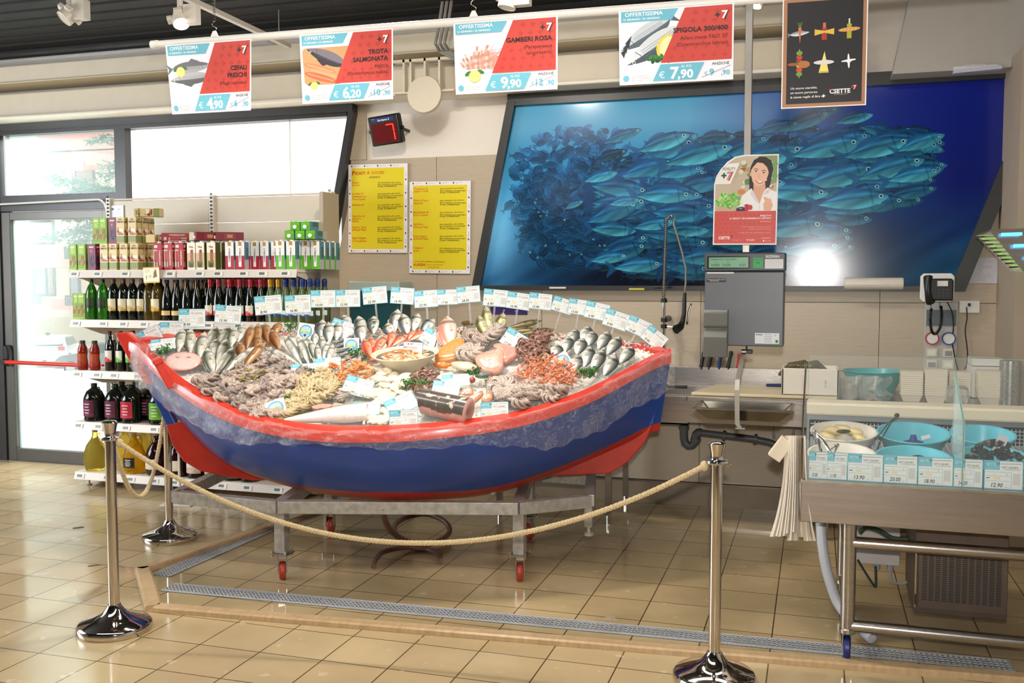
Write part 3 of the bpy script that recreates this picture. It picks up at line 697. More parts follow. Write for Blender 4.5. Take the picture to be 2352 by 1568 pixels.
for nm, z in SH:
    s_ = MB().b2(L_(SX0+.0, SYF+.015, z-.022), L_(SX1-.03, 6.84, z)).build('shelf', PN, sh, smooth=False)
    b = MB(); 
    slant_pts = [(SYF-.004, z-.06), (SYF+.012, z-.005), (SYF+.02, z-.005), (SYF+.004, z-.06)]
    for x0, x1 in ((SX0, -4.665), (-4.655, SX1-.03)):
        vs = [L_(x0, y, zz_) for y, zz_ in slant_pts]+[L_(x1, y, zz_) for y, zz_ in slant_pts]
        b.add(vs, [(0, 1, 2, 3), (7, 6, 5, 4), (0, 4, 5, 1), (1, 5, 6, 2), (2, 6, 7, 3), (3, 7, 4, 0)])
    b.build('price_rail', mat('shelf_rail_plastic', 'd9cfc4', .3), s_, smooth=False)
    rs2 = random.Random(int(z*100)); x = SX0+.06
    while x < SX1-.1:
        t_ = MB().box((0, 0, 0), (.075, .006, .036)).build('price_tag', WHITEP, s_, smooth=False, M=Matrix.Translation(L_(x, SYF+.001, z-.034)) @ Matrix.Rotation(-.25, 4, 'X'))
        MB().box((-.006, -.004, .003), (.045, .003, .02)).build('display', DISP, s_, smooth=False, M=Matrix.Translation(L_(x, SYF+.001, z-.034)) @ Matrix.Rotation(-.25, 4, 'X'))
        x += rs2.choice([.16, .19, .22, .26])
    for x in (SX0+.02, -4.66, SX1-.035):
        b = MB(); b.add([L_(x, 6.83, z-.024), L_(x, SYF+.03, z-.024), L_(x, SYF+.03, z-.05), L_(x, 6.5, z-.075), L_(x, 6.68, z-.13), L_(x, 6.83, z-.15)], [(0, 1, 2, 3, 4, 5)]); o = b.build('bracket', CREAM, s_, smooth=False)
        so = o.modifiers.new('solid', 'SOLIDIFY'); so.thickness = .004
for x in (SX0+.06, -4.66, SX1-.05):
    b = MB(); b.b2(L_(x-.012, SYF+.08, .04), L_(x+.012, 6.84, .10)); b.tube([L_(x, SYF+.1, .1), L_(x, SYF+.1, .01)], .007, 8); b.lathe([(.022, 0), (.022, .006), (.01, .012)], 12, c=L_(x, SYF+.1, 0.0)); b.build('foot', GALV, sh, smooth=False)
# promotion ticket hanging from the top shelf rail
def ticket():
    a = Art(.145, .12, 'f4e6c8'); a.rect(0, .112, .145, .12, 'e9a94a'); a.rect(0, 0, .145, .012, 'e3c070')
    a.text('1', .025, .03, .028, '3a2a20', bold=.02); a.text('.29', .045, .042, .016, '3a2a20')
    a.poly([(.1, .04), (.125, .045), (.118, .1), (.105, .1)], 'b03020').poly([(.088, .035), (.104, .04), (.108, .085), (.097, .09)], '3d7a3a')
    for i in range(3): a.line([(.015, .1-i*.008), (.06, .1-i*.008)], .002, '8a7860')
    return a.mesh('promotion_ticket')
o = link('promotion_ticket', ticket(), M=upright(W(330, 650, 6.33)-Vector((0, 0, .0)), 0, .03)); T(o, 'small yellow-edged price ticket 1.29 clipped under the top shelf', 'ticket')
a = Art(.14, .19, 'eef0f4'); a.rect(.02, .15, .045, .17, '3c66a8').line([(.08, .15), (.11, .165)], .004, '6a7a9a')
for i in range(6): a.line([(.02, .13-i*.018), (.12, .13-i*.018)], .002, '9aa2b4')
T(link('paper_notice', a.mesh('paper_notice'), M=upright(W(252, 508, 6.835)-Vector((0, 0, .06)))), 'white paper notice with a blue stamp stuck to the left end of the shelving back', 'notice')

# ---- cartons
def carton_mesh(kind):
    w_, d_, h_ = .073, .062, .205
    b = MB(); E_ = .0007
    def face(fn):
        """front, right and left faces share the print"""
        for R_ in (0, 1, 2, 3):
            M_ = Matrix.Rotation(R_*PI/2, 4, 'Z'); W_ = w_ if R_ % 2 == 0 else d_; D_ = d_ if R_ % 2 == 0 else w_
            fn(lambda x0, z0, x1, z1, c, k=1: b.add([(x0*W_, -D_/2-E_*k, z0*h_), (x1*W_, -D_/2-E_*k, z0*h_), (x1*W_, -D_/2-E_*k, z1*h_), (x0*W_, -D_/2-E_*k, z1*h_)], [(0, 1, 2, 3)], c, M=M_),
               lambda s_, x, z, hh, c, rot=0, wm=None: txt(b, s_, x*W_, z*h_, hh, c, rot, D_, M_, wm), R_)
    def txt(b, s_, x, z, hh, c, rot, D_, M_, wm):
        vs, fs = tgeo(s_, .02); xx0, xx1 = min(v[0] for v in vs), max(v[0] for v in vs); k = hh/.7; kx = min(k, (wm or 9)/(xx1-xx0)); cc, ss = math.cos(rot), math.sin(rot)
        P = []
        for vx, vy in vs:
            u = (vx-(xx0+xx1)/2)*kx; v = (vy-.35)*k; P.append((x+u*cc-v*ss, -D_/2-E_*4, z+u*ss+v*cc))
        b.add(P, fs, c, M=M_)
    base = {'beige': 'dcc48c', 'green': '7fa428', 'purple': '6e2846', 'red': 'b02838', 'vine': 'ece2c4', 'redwhite': 'b02440', 'greenwhite': '62b02c', 'darkred': '7c1c28'}[kind]
    b.box((0, 0, h_/2), (w_, d_, h_), col=base)
    def fn(R, X, r):
        if kind == 'beige':
            R(-.5, 0, .5, .28, '7d8a4c'); R(-.5, .0, .5, .05, 'c9b070', 2)
            for i in range(4): R(-.45+i*.24, .03, -.41+i*.24, .26, 'd8d49a', 2)
            R(-.42, .40, .1, .50, 'a03a34', 2); R(-.1, .44, .45, .55, 'f0ead8', 3); R(-.3, .5, -.25, .62, '5a3a2a', 3); R(-.3, .33, .4, .38, '8e2f30', 2)
            X('DON', 0, .91, .012, '3a2c20', wm=.03); X('SIMON', 0, .82, .014, '3a2c20', wm=.058)
        elif kind in ('green', 'purple'):
            c2 = '9bc43a' if kind == 'green' else '8a2448'
            R(-.32, .62, .32, .98, c2); X('0', 0, .72, .013, 'f0f0e0'); R(-.3, .86, .3, .90, 'f0f0d8', 2)
            for i, (x, z) in enumerate([(-.3, .2), (0, .14), (.25, .22), (-.15, .36), (.15, .4)]): R(x-.14, z, x+.14, z+.16, ('b08c3c' if kind == 'green' else '2a1a2c') if i % 2 else ('8a6a2c' if kind == 'green' else '44284a'), 2+i % 2)
            R(-.5, 0, .5, .06, c2, 3)
        elif kind == 'red':
            R(-.5, .1, -.05, .75, 'd8b8a0'); R(-.42, .3, -.08, .7, 'b03a30', 2); R(-.3, .1, -.2, .35, '1c1414', 3); R(-.4, .82, .0, .92, 'e8d8d0', 2); X('SANCRISPINO', .27, .45, .013, 'f2e6dc', PI/2, .13)
        elif kind == 'vine':
            R(-.5, .62, .5, 1, 'f2ead4'); R(-.5, .08, .5, .62, 'c8b98a'); X('Vite', 0, .84, .016, 'a04030', wm=.05)
            R(-.1, .3, .25, .72, 'b0583a', 2); R(0, .62, .2, .74, '8c2c24', 3); R(-.35, .1, .3, .32, '6a7a34', 3); R(-.2, .08, .2, .24, '5c3030', 4)
            if r % 2: R(-.5, .0, .5, 1, '5e5a2a', 5)
        elif kind in ('redwhite', 'greenwhite'):
            c2 = 'b02440' if kind == 'redwhite' else '62b02c'
            if r % 2: R(-.5, .35, .5, 1, '4f86a0'); R(-.5, 0, .5, .36, 'b8b8b0', 1); R(-.1, .4, .4, .8, '3c6a58', 2)
            else:
                R(-.5, .5, .5, 1, 'ece8e2'); R(-.18, .86, .18, 1, 'b08a3a', 3); R(-.16, .10, .16, .9, 'f4f0ea', 2); X('TAVERNELLO', 0, .52, .012, '2a2a4a', PI/2, .125)
        elif kind == 'darkred': R(-.35, .3, .35, .7, '8f3038'); R(-.2, .4, .2, .6, 'b88a5a', 2)
    face(fn)
    if kind in ('red', 'redwhite', 'greenwhite', 'vine', 'darkred'): b.lathe([(.014, 0), (.014, .012)], 12, c=(0, -.008, h_), col='f2eeea')
    return b.mesh('juice_carton', PAPER, smooth=False)
CT = {}
CLAB = {'beige': 'beige wine carton with a village picture', 'green': 'green drink carton with fruit picture', 'purple': 'purple drink carton with dark grapes', 'red': 'red wine carton with a glass of wine', 'vine': 'cream wine carton with a woman picking grapes', 'redwhite': 'red and white wine carton with side lettering', 'greenwhite': 'green and white wine carton with side lettering', 'darkred': 'dark red carton'}
def carton(kind, x, y, z, lay=None, where='standing on the top shelf', grp=True):
    if kind not in CT: CT[kind] = carton_mesh(kind)
    o = bpy.data.objects.new('drink_carton', CT[kind]); COL.objects.link(o)
    M = Matrix.Translation((x, y, z)) @ Matrix.Rotation(random.uniform(-.04, .04), 4, 'Z')
    if lay is not None: M = Matrix.Translation((x, y, z)) @ Matrix.Rotation(lay, 4, 'Z') @ Matrix.Translation((0, 0, .034)) @ Matrix.Rotation(PI/2, 4, 'X') @ Matrix.Translation((0, 0, -.1))
    o.matrix_world = M
    T(o, '%s %s' % (CLAB[kind], where), 'carton', '%s %s' % (CLAB[kind], where) if grp else None); return o
z1 = SH[0][1]+.001
def sx(px, z=1.8, Y=6.44): return W(px, 600, Y).x
row = [(178, 'green'), (198, 'green'), (221, 'purple'), (249, 'beige'), (270, 'beige'), (294, 'beige'), (318, 'beige'), (372, 'red'), (396, 'red'), (421, 'red'), (449, 'vine'), (469, 'vine'), (494, 'vine'), (536, 'redwhite'), (560, 'redwhite'), (652, 'greenwhite'), (676, 'greenwhite')]
for px_, k in row:
    n = 2 if k in ('green', 'purple') else 4
    for j in range(n): carton(k, sx(px_)+.004*j, 6.42+j*.075, z1, where='standing on the top shelf' if j == 0 else 'in the rows behind, top shelf')
for px_, k in [(345, 'beige'), (582, 'redwhite'), (605, 'redwhite'), (630, 'redwhite'), (700, 'greenwhite'), (722, 'greenwhite')]:
    for j in range(1, 5): carton(k, sx(px_)-.01, 6.42+j*.085, z1, where='in the rows behind, top shelf')
for px_ in (284, 311):
    for j in range(3): carton('beige', sx(px_), 6.44+j*.08, z1+.207, where='standing on the first row of cartons')
for px_, j in [(225, 0), (240, 0)]: carton('green', sx(px_), 6.46, z1+.207-.0, where='standing on the first row of cartons')
carton('purple', sx(262), 6.46, z1+.207, where='standing on the first row of cartons', grp=False)
carton('beige', sx(330), 6.52, z1+.414, lay=-1.2, where='lying across the very top of the beige pile', grp=False)
carton('beige', sx(352), 6.50, z1+.207, lay=.1, where='lying behind the upper row, flap forward', grp=False)
carton('red', sx(386), 6.54, z1+.22, lay=-.9, where='lying on top of the red row', grp=False)
carton('vine', sx(440), 6.50, z1+.22, lay=.5, where='lying tilted on top of the cream row', grp=False)
for px_, y_, r_ in [(476, 6.47, -.7), (515, 6.52, -.9)]: carton('darkred', sx(px_), y_, z1+.22, lay=r_, where='lying on top of the standing cartons')
for px_, dz, r_ in [(668, 0, .05), (692, 0, .05), (716, 0, .05), (680, .065, .1), (706, .065, .0)]: carton('greenwhite', sx(px_), 6.52, z1+.22+dz, lay=r_, where='lying on top of the standing green cartons')

# ---- bottles
def bottle_profile(kind):
    P = {'wine': [(.0, 0), (.036, 0), (.038, .006), (.038, .19), (.034, .215), (.018, .245), (.0145, .265), (.0145, .305)],
         'sparkling': [(.0, 0), (.040, 0), (.043, .008), (.043, .15), (.037, .19), (.024, .235), (.0165, .27), (.016, .305)],
         'pet': [(.0, 0), (.040, 0), (.045, .01), (.044, .06), (.046, .1), (.043, .14), (.046, .18), (.044, .215), (.030, .255), (.015, .285), (.014, .31)],
         'sauce': [(0, 0), (.036, 0), (.040, .01), (.040, .06), (.034, .10), (.038, .14), (.036, .17), (.022, .205), (.02, .225)],
         'jug': [(0, 0), (.075, 0), (.082, .012), (.079, .03), (.083, .05), (.079, .07), (.083, .09), (.079, .11), (.083, .13), (.079, .15), (.083, .17), (.080, .19), (.06, .235), (.024, .262), (.022, .29)],
         'demijohn': [(0, 0), (.07, 0), (.082, .015), (.088, .08), (.086, .15), (.068, .205), (.035, .25), (.021, .28), (.020, .325)]}
    return P[kind]
BG = {'dark': mat('dark_green_bottle_glass', '0e120c', .06, spec=.7), 'green': mat('bright_green_bottle', '2f7a1c', .08, trans=.6, spec=.6), 'amber': mat('oil_bottle', '4a3a10', .08, spec=.6),
      'white': mat('olive_white_wine_glass', '5b6a3a', .08, trans=.3), 'red': mat('dark_red_wine', '230a0c', .06), 'sauce': mat('tomato_sauce_bottle', '8c2414', .12, var=.3, vscale=40), 'yellow': mat('yellow_wine_demijohn', 'f0d860', .05, trans=.85, ior=1.12), 'gold': mat('golden_oil_demijohn', 'e0b030', .06, trans=.75, ior=1.12)}
def bottle_proto(kind, glass, cap, capc, label, neck=None):
    def make():
        pr_ = bottle_profile(kind); zt_ = pr_[-1][1]; n = 20
        o = MB().lathe(pr_, n).build('bottle', BG[glass]); o['category'] = 'bottle'
        if cap == 'foil': b = MB().lathe([(.0205, zt_-.085), (.0185, zt_-.05), (.0195, zt_-.012), (.021, zt_-.006), (.018, zt_+.012), (.008, zt_+.018), (0, zt_+.018)], 14, caps=False); nm = 'foil'
        else: r_ = pr_[-1][0]+.002; b = MB().lathe([(r_, zt_-.018), (r_, zt_+.006), (r_-.003, zt_+.009), (0, zt_+.009)], 14, caps=False); nm = 'cap'
        b.build(nm, mat('cap_'+capc, capc, .35, .2 if cap == 'foil' else 0), o)
        if label:
            z0, z1_, c1, c2, wr = label; rr = max(r for r, z in pr_)+.0012; b = MB(); N = 10
            def fn(u, v): a_ = -PI/2+(u-.5)*wr; return (rr*math.cos(a_), rr*math.sin(a_), z0+(z1_-z0)*v)
            b.grid(fn, N, 8, col=lambda u, v: (c2 if v < .32+.15*math.sin(u*5) else c1)); b.build('label', PAPER, o)
            if kind in ('jug', 'demijohn'): 
                b = MB(); 
                for q_ in range(4): b.grid(lambda u, v, q_=q_: ((rr+.001)*math.cos(-PI/2+(u-.5)*wr*(.35+.1*(q_ % 2))), (rr+.001)*math.sin(-PI/2+(u-.5)*wr*(.35+.1*(q_ % 2))), z0+(z1_-z0)*(.2+.18*q_)+v*.006), 4, 1)
                b.build('label_lettering', mat('label_ink', 'e6d8d0', .6), o)
        if neck: MB().grid(lambda u, v: (.0+.004*math.cos(u*PI), -.0165-.006*(1-v)-.0025*math.sin(u*PI), zt_-.10+.085*v), 3, 4).build('neck_label', mat('neck_'+neck, neck, .5), o)
        if kind == 'demijohn' or kind == 'jug':
            MB().tube([(.024, 0, zt_-.03), (.05, 0, zt_-.02), (.07, 0, zt_-.06), (.068, 0, zt_-.10), (.055, 0, zt_-.12)], .006, 8).build('handle', BG[glass] if kind == 'demijohn' else BLACKP, o)
        return o
    return Proto(make)
z2, z3, z4, z5 = [SH[i][1]+.001 for i in (1, 2, 3, 4)]
B = {
 'green': bottle_proto('pet', 'green', 'cap', '15130f', (.09, .17, '2c3a1c', '1c2412', 2.2)),
 'cream': bottle_proto('pet', 'dark', 'cap', '5a1420', (.07, .165, 'd8cfae', 'c09a50', 1.9)),
 'amber': bottle_proto('pet', 'amber', 'cap', '5a1420', None),
 'yellowlab': bottle_proto('pet', 'amber', 'cap', '5a1420', (.07, .165, 'e0d8b8', 'd0a020', 1.9)),
 'sw': bottle_proto('sparkling', 'dark', 'cap', '15130f', (.04, .075, 'd8b878', 'e0c890', 2.4), neck='d8a070'),
 'redfoil': bottle_proto('sparkling', 'dark', 'foil', 'b02432', (.045, .12, 'dcd0c0', 'c03a2c', 1.9)),
 'yelfoil': bottle_proto('sparkling', 'white', 'foil', 'c89a18', (.045, .12, 'c8d0c0', '2c4a8a', 1.9)),
 'bluefoil': bottle_proto('sparkling', 'white', 'foil', '1f3272', (.04, .085, 'dfe6ea', '24387c', 1.9)),
 'sauce': bottle_proto('sauce', 'sauce', 'cap', '2c4034', (.03, .13, 'b04a20', '9a3022', 2.6)),
 'redlab': bottle_proto('wine', 'dark', 'cap', '581018', (.07, .16, 'e4dcd0', 'c83a2c', 1.8)),
 'greenlab': bottle_proto('wine', 'dark', 'cap', '18301c', (.07, .16, 'dfe0cc', '70b040', 1.8)),
 'jugpurple': bottle_proto('jug', 'dark', 'cap', '14241c', (.04, .17, '5e2440', '6c2c48', 1.4)),
 'jugred': bottle_proto('jug', 'dark', 'cap', '14241c', (.04, .17, 'b4283a', 'c03448', 1.4)),
 'juggreen': bottle_proto('jug', 'dark', 'cap', '14241c', (.04, .17, '5a9a30', '6aaa38', 1.4)),
 'demi': bottle_proto('demijohn', 'yellow', 'cap', 'b09060', None),
 'demigold': bottle_proto('demijohn', 'gold', 'cap', 'b09060', (.05, .13, '262c20', '343a2c', 1.2)),
 'demidark': bottle_proto('demijohn', 'red', 'cap', '9a8868', (.05, .13, 'e0d4bc', 'd8c8a8', 1.3)),
 'jugwhite': bottle_proto('jug', 'dark', 'cap', '14241c', (.04, .15, 'e6ddd0', 'd4b09a', 1.6)),
}
BD = {'green': 'bright green plastic bottle', 'cream': 'dark bottle with a cream fruit label', 'amber': 'amber-brown plastic bottle without a front label', 'yellowlab': 'dark bottle with a yellow and white label', 'sw': 'dark wine bottle with a pale neck ribbon', 'redfoil': 'dark sparkling wine bottle with red foil top', 'yelfoil': 'pale sparkling wine bottle with yellow foil top', 'bluefoil': 'pale sparkling wine bottle with blue foil top', 'sauce': 'red sauce bottle with dark cap', 'redlab': 'dark wine bottle with red and white label', 'greenlab': 'dark wine bottle with green and white label',
 'jugpurple': 'big dark jug with purple label', 'jugred': 'big dark jug with red label', 'juggreen': 'big dark jug with green label', 'demi': 'big clear flask of pale yellow wine', 'demigold': 'big golden flask with black label', 'demidark': 'big dark red flask with cream label', 'jugwhite': 'big dark jug with white label'}
def put(kind, px_, z, rowi=0, dy=.095, where='', single=False, Y0=6.42):
    x = W(px_, 700, Y0).x; M = Matrix.Translation((x+.01*rowi, Y0+rowi*dy, z)) @ Matrix.Rotation(random.uniform(-.15, .15), 4, 'Z')
    lb = '%s %s' % (BD[kind], where); return B[kind].put(M, lb, None if single else lb)
w2 = 'on the second shelf'
for kind, pxs in [('green', [211, 237]), ('cream', [262, 285, 306, 328]), ('amber', [343]), ('yellowlab', [361]), ('sw', [384, 407, 430, 454]), ('redfoil', [484, 503, 529, 552, 577, 600]), ('yelfoil', [622, 640]), ('bluefoil', [657, 675, 695, 712])]:
    for p_ in pxs:
        for r_ in range(3 if kind not in ('green', 'amber', 'yellowlab') else 1): put(kind, p_, z2, r_, where='in the front row, second shelf' if r_ == 0 else 'in the rows behind, second shelf')
for p_ in (182, 192): carton('green', W(p_, 700, 6.5).x, 6.5, z2, where='standing at the left end of the second shelf')
for p_ in (187, 215, 236): put('sauce', p_, z3, 0 if p_ < 230 else 1, where='at the left end of the third shelf')
put('redlab', 250, z3, 0, where='beside the sauce bottles on the third shelf', single=True)
for p_ in (275, 297, 320, 345): put('greenlab', p_, z3, 0, where='on the third shelf behind the boat bow'); put('redlab', p_+8, z3, 1, where='on the third shelf behind the boat bow')
for p_ in range(370, 560, 24): put('redfoil', p_, z3, 1, where='on the third shelf behind the boat')
for i, (k, p_) in enumerate([('jugpurple', 211), ('jugpurple', 260), ('jugred', 296), ('juggreen', 361)]): put(k, p_, z4, 0, where='in front on the fourth shelf' if k == 'jugpurple' else 'on the fourth shelf', single=k != 'jugpurple', Y0=6.45)
for p_ in (236, 268, 300, 330): put('jugpurple', p_, z4, 1.1, .17, where='in the back row of the fourth shelf', Y0=6.45)
put('demi', 210, z5, 0, where='at the left end of the bottom shelf', single=True, Y0=6.46)
for p_ in (240, 285, 325): put('demi', p_, z5, 1.1, .17, where='in the back row of the bottom shelf', Y0=6.46)
put('demigold', 300, z5, 0, where='seen through the rope loop on the bottom shelf', single=True, Y0=6.46)
for p_ in (352, 403): put('demidark', p_, z5, 0, where='on the bottom shelf behind the rear rope post', Y0=6.46)
for p_ in (446, 488, 530, 570): put('jugwhite', p_, z5, 0, where='on the bottom shelf under the boat bow', Y0=6.46)
# ---------------------------------------------------------------- things under the ceiling
BARZ = 2.75
A0, A1 = G(354, 103, BARZ), G(1990, -20, BARZ); bd = (A1-A0).normalized(); bang = math.atan2(bd.y, bd.x); A1 = A0+bd*((A1-A0).length+.5)
bar = E('banner_rail', 'long white round rail hanging below the ceiling and carrying the offer sheets', 'rail', A0)
MB().tube([(0, 0, 0), tuple(A1-A0)], .0175, 16).build('tube', WHITEP, bar)
MB().tube([tuple(-bd*.012), tuple(bd*.02)], .020, 16).build('end_cap', WHITEP, bar)
bn = Vector((math.sin(bang), -math.cos(bang), 0))
for px_ in (493, 1088):
    c = PL(px_, 90 if px_ < 600 else 40, A0, bn)-A0; c.z = 0
    b = MB(); b.tube([c+Vector((0, 0, .015)), c+bd*.012+Vector((0, 0, .018))], .004, 6)
    b.prism([(-.022, .012), (.022, .012), (.006, .042), (-.006, .042)], -.003, .003); b2 = MB(); b2.prism([(-.022, .012), (.022, .012), (.007, .042), (-.007, .042)], -.003, .003)
    b2.build('eyelet', WHITEP, bar, M=Matrix.Translation(c) @ Matrix.Rotation(bang, 4, 'Z') @ Matrix.Rotation(PI/2, 4, 'X'), smooth=False)
    ch = MB(); p = c+Vector((0, 0, .04))
    hook = [p+bd*(.012*math.sin(t_*2*PI/10))+Vector((0, 0, .0045*t_)) for t_ in range(11)]; ch.tube(hook, .002, 5)
    z_ = .085
    while BARZ+z_ < 3.62: ch.tube([c+bd*.004+Vector((0, 0, z_)), c+bd*.005+Vector((0, 0, z_+.012)), c-bd*.004+Vector((0, 0, z_+.014)), c-bd*.005+Vector((0, 0, z_+.002)), c+bd*.004+Vector((0, 0, z_))], .0013, 4); z_ += .0135
    ch.build('chain', CHROME, bar)
RED, TEAL, INK = 'c8463c', '6cb8cc', '2a2426'
def fishpoly(a, x, y, L, h, rot, back, belly, tail=True):
    c, s_ = math.cos(rot), math.sin(rot)
    def X(P): return [(x+u*c-v*s_, y+u*s_+v*c) for u, v in P]
    up = [(-L/2+L*t, h*.5*math.sin(PI*t**.8)**.8) for t in [i/12 for i in range(13)]]
    dn = [(u, -v) for u, v in up]
    if tail: a.poly(X([(-L*.47, .04*h), (-L*.62, h*.45), (-L*.57, 0), (-L*.62, -h*.45), (-L*.47, -.04*h)]), back)
    a.poly(X([(-L*.1, h*.42), (0, h*.72), (L*.2, h*.42)]), back)
    a.poly(X(up+dn[::-1][1:-1]), belly); a.poly(X(up+[(u, v*.15) for u, v in up[::-1]][1:-1]), back)
    for i in range(4): a.line(X([(-L*.35, h*(.12-.09*i)), (L*.2, h*(.16-.11*i))]), h*.02, '70767c')
    a.line(X([(L*.27, h*.3), (L*.24, 0), (L*.28, -h*.3)]), h*.03, '50555a')
    e = X([(L*.39, h*.1)])[0]; a.ell(*e, h*.075, h*.075, 'e6e6e0'); a.ell(*e, h*.045, h*.045, '101010')
def lemon(a, x, y, r): 
    a.ell(x-r*1.1, y+r*.5, r*.6, r*.3, '3f7a3a', .6).ell(x+r, y+r*.7, r*.6, r*.28, '3f7a3a', -.4).ell(x, y, r, r, 'e8cf4a', n=24).ell(x, y, r*.86, r*.86, 'f6efb4', n=24)
    for i in range(8): an = i*PI/4; a.poly([(x, y), (x+r*.75*math.cos(an+.1), y+r*.75*math.sin(an+.1)), (x+r*.75*math.cos(an+.65), y+r*.75*math.sin(an+.65))], 'eddc6a')
def banner(k):
    a = Art(1.41, 1.0, 'eceaf2', th=.006, eps=.0005)
    title, price, old, body = [(['CEFALI', 'FRESCHI'], ('4', ',90'), ('6', ',90'), ['(Mugil cephalus)']), (['TROTA', 'SALMONATA'], ('6', ',20'), ('10', ',90'), ['FRESCA', '(Onchorhyncus mykiss)']),
                               (['GAMBERI ROSA'], ('9', ',90'), ('12', ',90'), ['(Parapenaeus', 'longirostris)']), (['SPIGOLA 300/400'], ('7', ',90'), ('9', ',90'), ['Allev. mare FAO 37', '(Dicentrarchus labrax)'])][k]
    if k == 0: fishpoly(a, .42, .66, .70, .17, .05, '6e7074', 'a8aaac'); fishpoly(a, .38, .50, -.72, -.17, .05, '5e6064', 'b4b6b8'); lemon(a, .22, .60, .075)
    if k == 1:
        a.poly([(.05, .30), (.03, .76), (.06, .80), (.78, .80), (.60, .26), (.10, .26)], 'c89c6c'); fishpoly(a, .40, .66, -.66, -.20, -.42, '3a3640', '7c7480')
        for i, (x, y) in enumerate([(.30, .50), (.36, .42), (.30, .37)]): a.ell(x, y, .26, .05, ['d88a62', 'e39a70', 'c8704c'][i], -.30); a.line([(x-.2, y+.065), (x+.2, y-.06)], .008, 'f0c0a0')
        lemon(a, .20, .25, .06)
    if k == 2:
        for i in range(8):
            cx_, cy_, R_, a0 = .20+.055*i, .52+.035*(i % 3), .13+.015*(i % 3), 3.6-.16*i; P = [(cx_+R_*math.cos(a0+t*.30), cy_+R_*1.25*math.sin(a0+t*.30)) for t in range(10)]
            for j, (p, q_) in enumerate(zip(P, P[1:])): a.line([p, q_], .030+.006*j, ['dca898', 'cc9080', 'e6c0b0', 'bc8e80'][(i+j) % 4])
            h0 = P[-1]; a.ell(h0[0], h0[1]+.02, .030, .05, 'd8a090', .3).ell(h0[0]+.012, h0[1]+.04, .006, .006, '201818')
            for j in range(4): a.line([h0, (h0[0]+.10+.05*j, h0[1]+.16-.04*j)], .003, 'c0806a')
            for j in range(5): a.line([P[j+3], (cx_+.02*j-.02, cy_-.02+.01*j)], .006, 'd09a88')
        lemon(a, .28, .24, .085)
    if k == 3:
        fishpoly(a, .33, .66, -.74, -.24, .55, '56646e', 'c8d0d6'); fishpoly(a, .44, .50, -.84, -.28, .60, '48545e', 'd2d8dc')
        for i in range(3): a.poly([(.02+.03*i, .44+.06*i), (.10+.03*i, .50+.08*i), (.06+.03*i, .36+.06*i)], '2c3238')
        a.ell(.60, .48, .13, .17, 'ead05a', -.3).ell(.61, .48, .10, .14, 'f6efb0', -.3)
        for i in range(12): a.ell(.38+.022*i, .33+.03*math.sin(i*2.1), .04, .025, ['2e6a34', '3f8242', '245428'][i % 3], i*.7)
    a.poly([(.03, .88), (.03, .985), (.74, .985), (.66, .84), (.03, .84)], TEAL)
    a.poly([(.82, .985), (1.39, .985), (1.39, .27), (.52, .27)], RED)
    for i in range(6):
        for j in range(6):
            x, y = .66+j*.13+.03*(i % 2), .34+i*.115
            if x > .60+(y-.27)*.42 and x < 1.36: a.plus(x, y, .032, .018, 'b83e36')
    a.poly([(.42, .03), (.52, .25), (1.06, .25), (.96, .03)], TEAL)
    a.text('OFFERTISSIMA', .08, .915, .052, 'f4f8fa', bold=.02).text('12 GENNAIO / 25 GENNAIO', .06, .862, .026, 'f4f8fa', bold=.02, wmax=.56)
    a.plus(1.215, .86, .032, .018, '24302c').text('7', 1.28, .80, .11, '24282c', bold=.03, sh=-.1).text('7', 1.265, .81, .10, 'f4ece8', bold=.03)
    y = .58 if k != 3 else .66
    if k == 1: y = .66
    if k == 2: y = .68
    for t_ in title: a.text(t_, 1.34, y, .062, INK, 'r', bold=.03, wmax=.70); y -= .10
    for t_ in body: a.text(t_, 1.34, y, .050 if t_ != 'FRESCA' else .042, '5a2420', 'r', wmax=.62); y -= .085
    a.text('€', .50, .065, .085, 'f6fafa').text(price[0], .64, .055, .15, 'f6fafa', bold=.03).text(price[1], .735, .055, .11, 'f6fafa', bold=.03).text('AL KG', .90, .195, .032, 'f6fafa', 'r')
    a.text('ANZICHÈ', 1.36, .205, .034, INK, 'r', bold=.01).text('€', 1.06, .075, .05, TEAL).text(old[0], 1.12, .070, .085, TEAL, bold=.03).text(old[1], 1.37, .070, .062, TEAL, 'r', bold=.03)
    a.line([(1.03, .05), (1.38, .19)], .005, '4a4a4a')
    a.ell(.085, .085, .04, .04, '6cb8cc', n=20)
    for i, t_ in enumerate(['OGNI GIORNO PESCE', 'FRESCO PROVENIENTE', 'DA PESCHERECCI LOCALI']): a.text(t_, .15, .105-.03*i, .016, '8a8a90')
    return a
bl_ = ['grey mullet', 'trout', 'pink prawns', 'sea bass']
prc = ['4,90', '6,20', '9,90', '7,90']
for k, (x0, x1, yt, yb) in enumerate([(386, 583, 100, 262), (693, 907, 76, 236), (1045, 1284, 42, 214), (1423, 1687, 10, 192)]):
    p0 = PL(x0, yt, A0, bn); p1 = PL(x1, yt-12, A0, bn); wd = math.hypot(p1.x-p0.x, p1.y-p0.y); pb_ = PL((x0+x1)/2, yb, A0, bn)
    hh = BARZ-.012-pb_.z; a = banner(k); sg = [.035, .012, .01, .006][k]
    a.warp = lambda x, y, z, sg=sg, ww=wd/1.41, hh=hh: (x*ww+sg*(1-y)*(1.5-x)*.8, y*hh, z*.05+.022+sg*.5*(1-y))
    T(link('offer_sheet', a.mesh('offer_sheet'), M=upright((p0.x, p0.y, BARZ-.012-hh), bang)), 'red, white and blue offer sheet for %s at %s on the rail' % (bl_[k], prc[k]), 'sign')
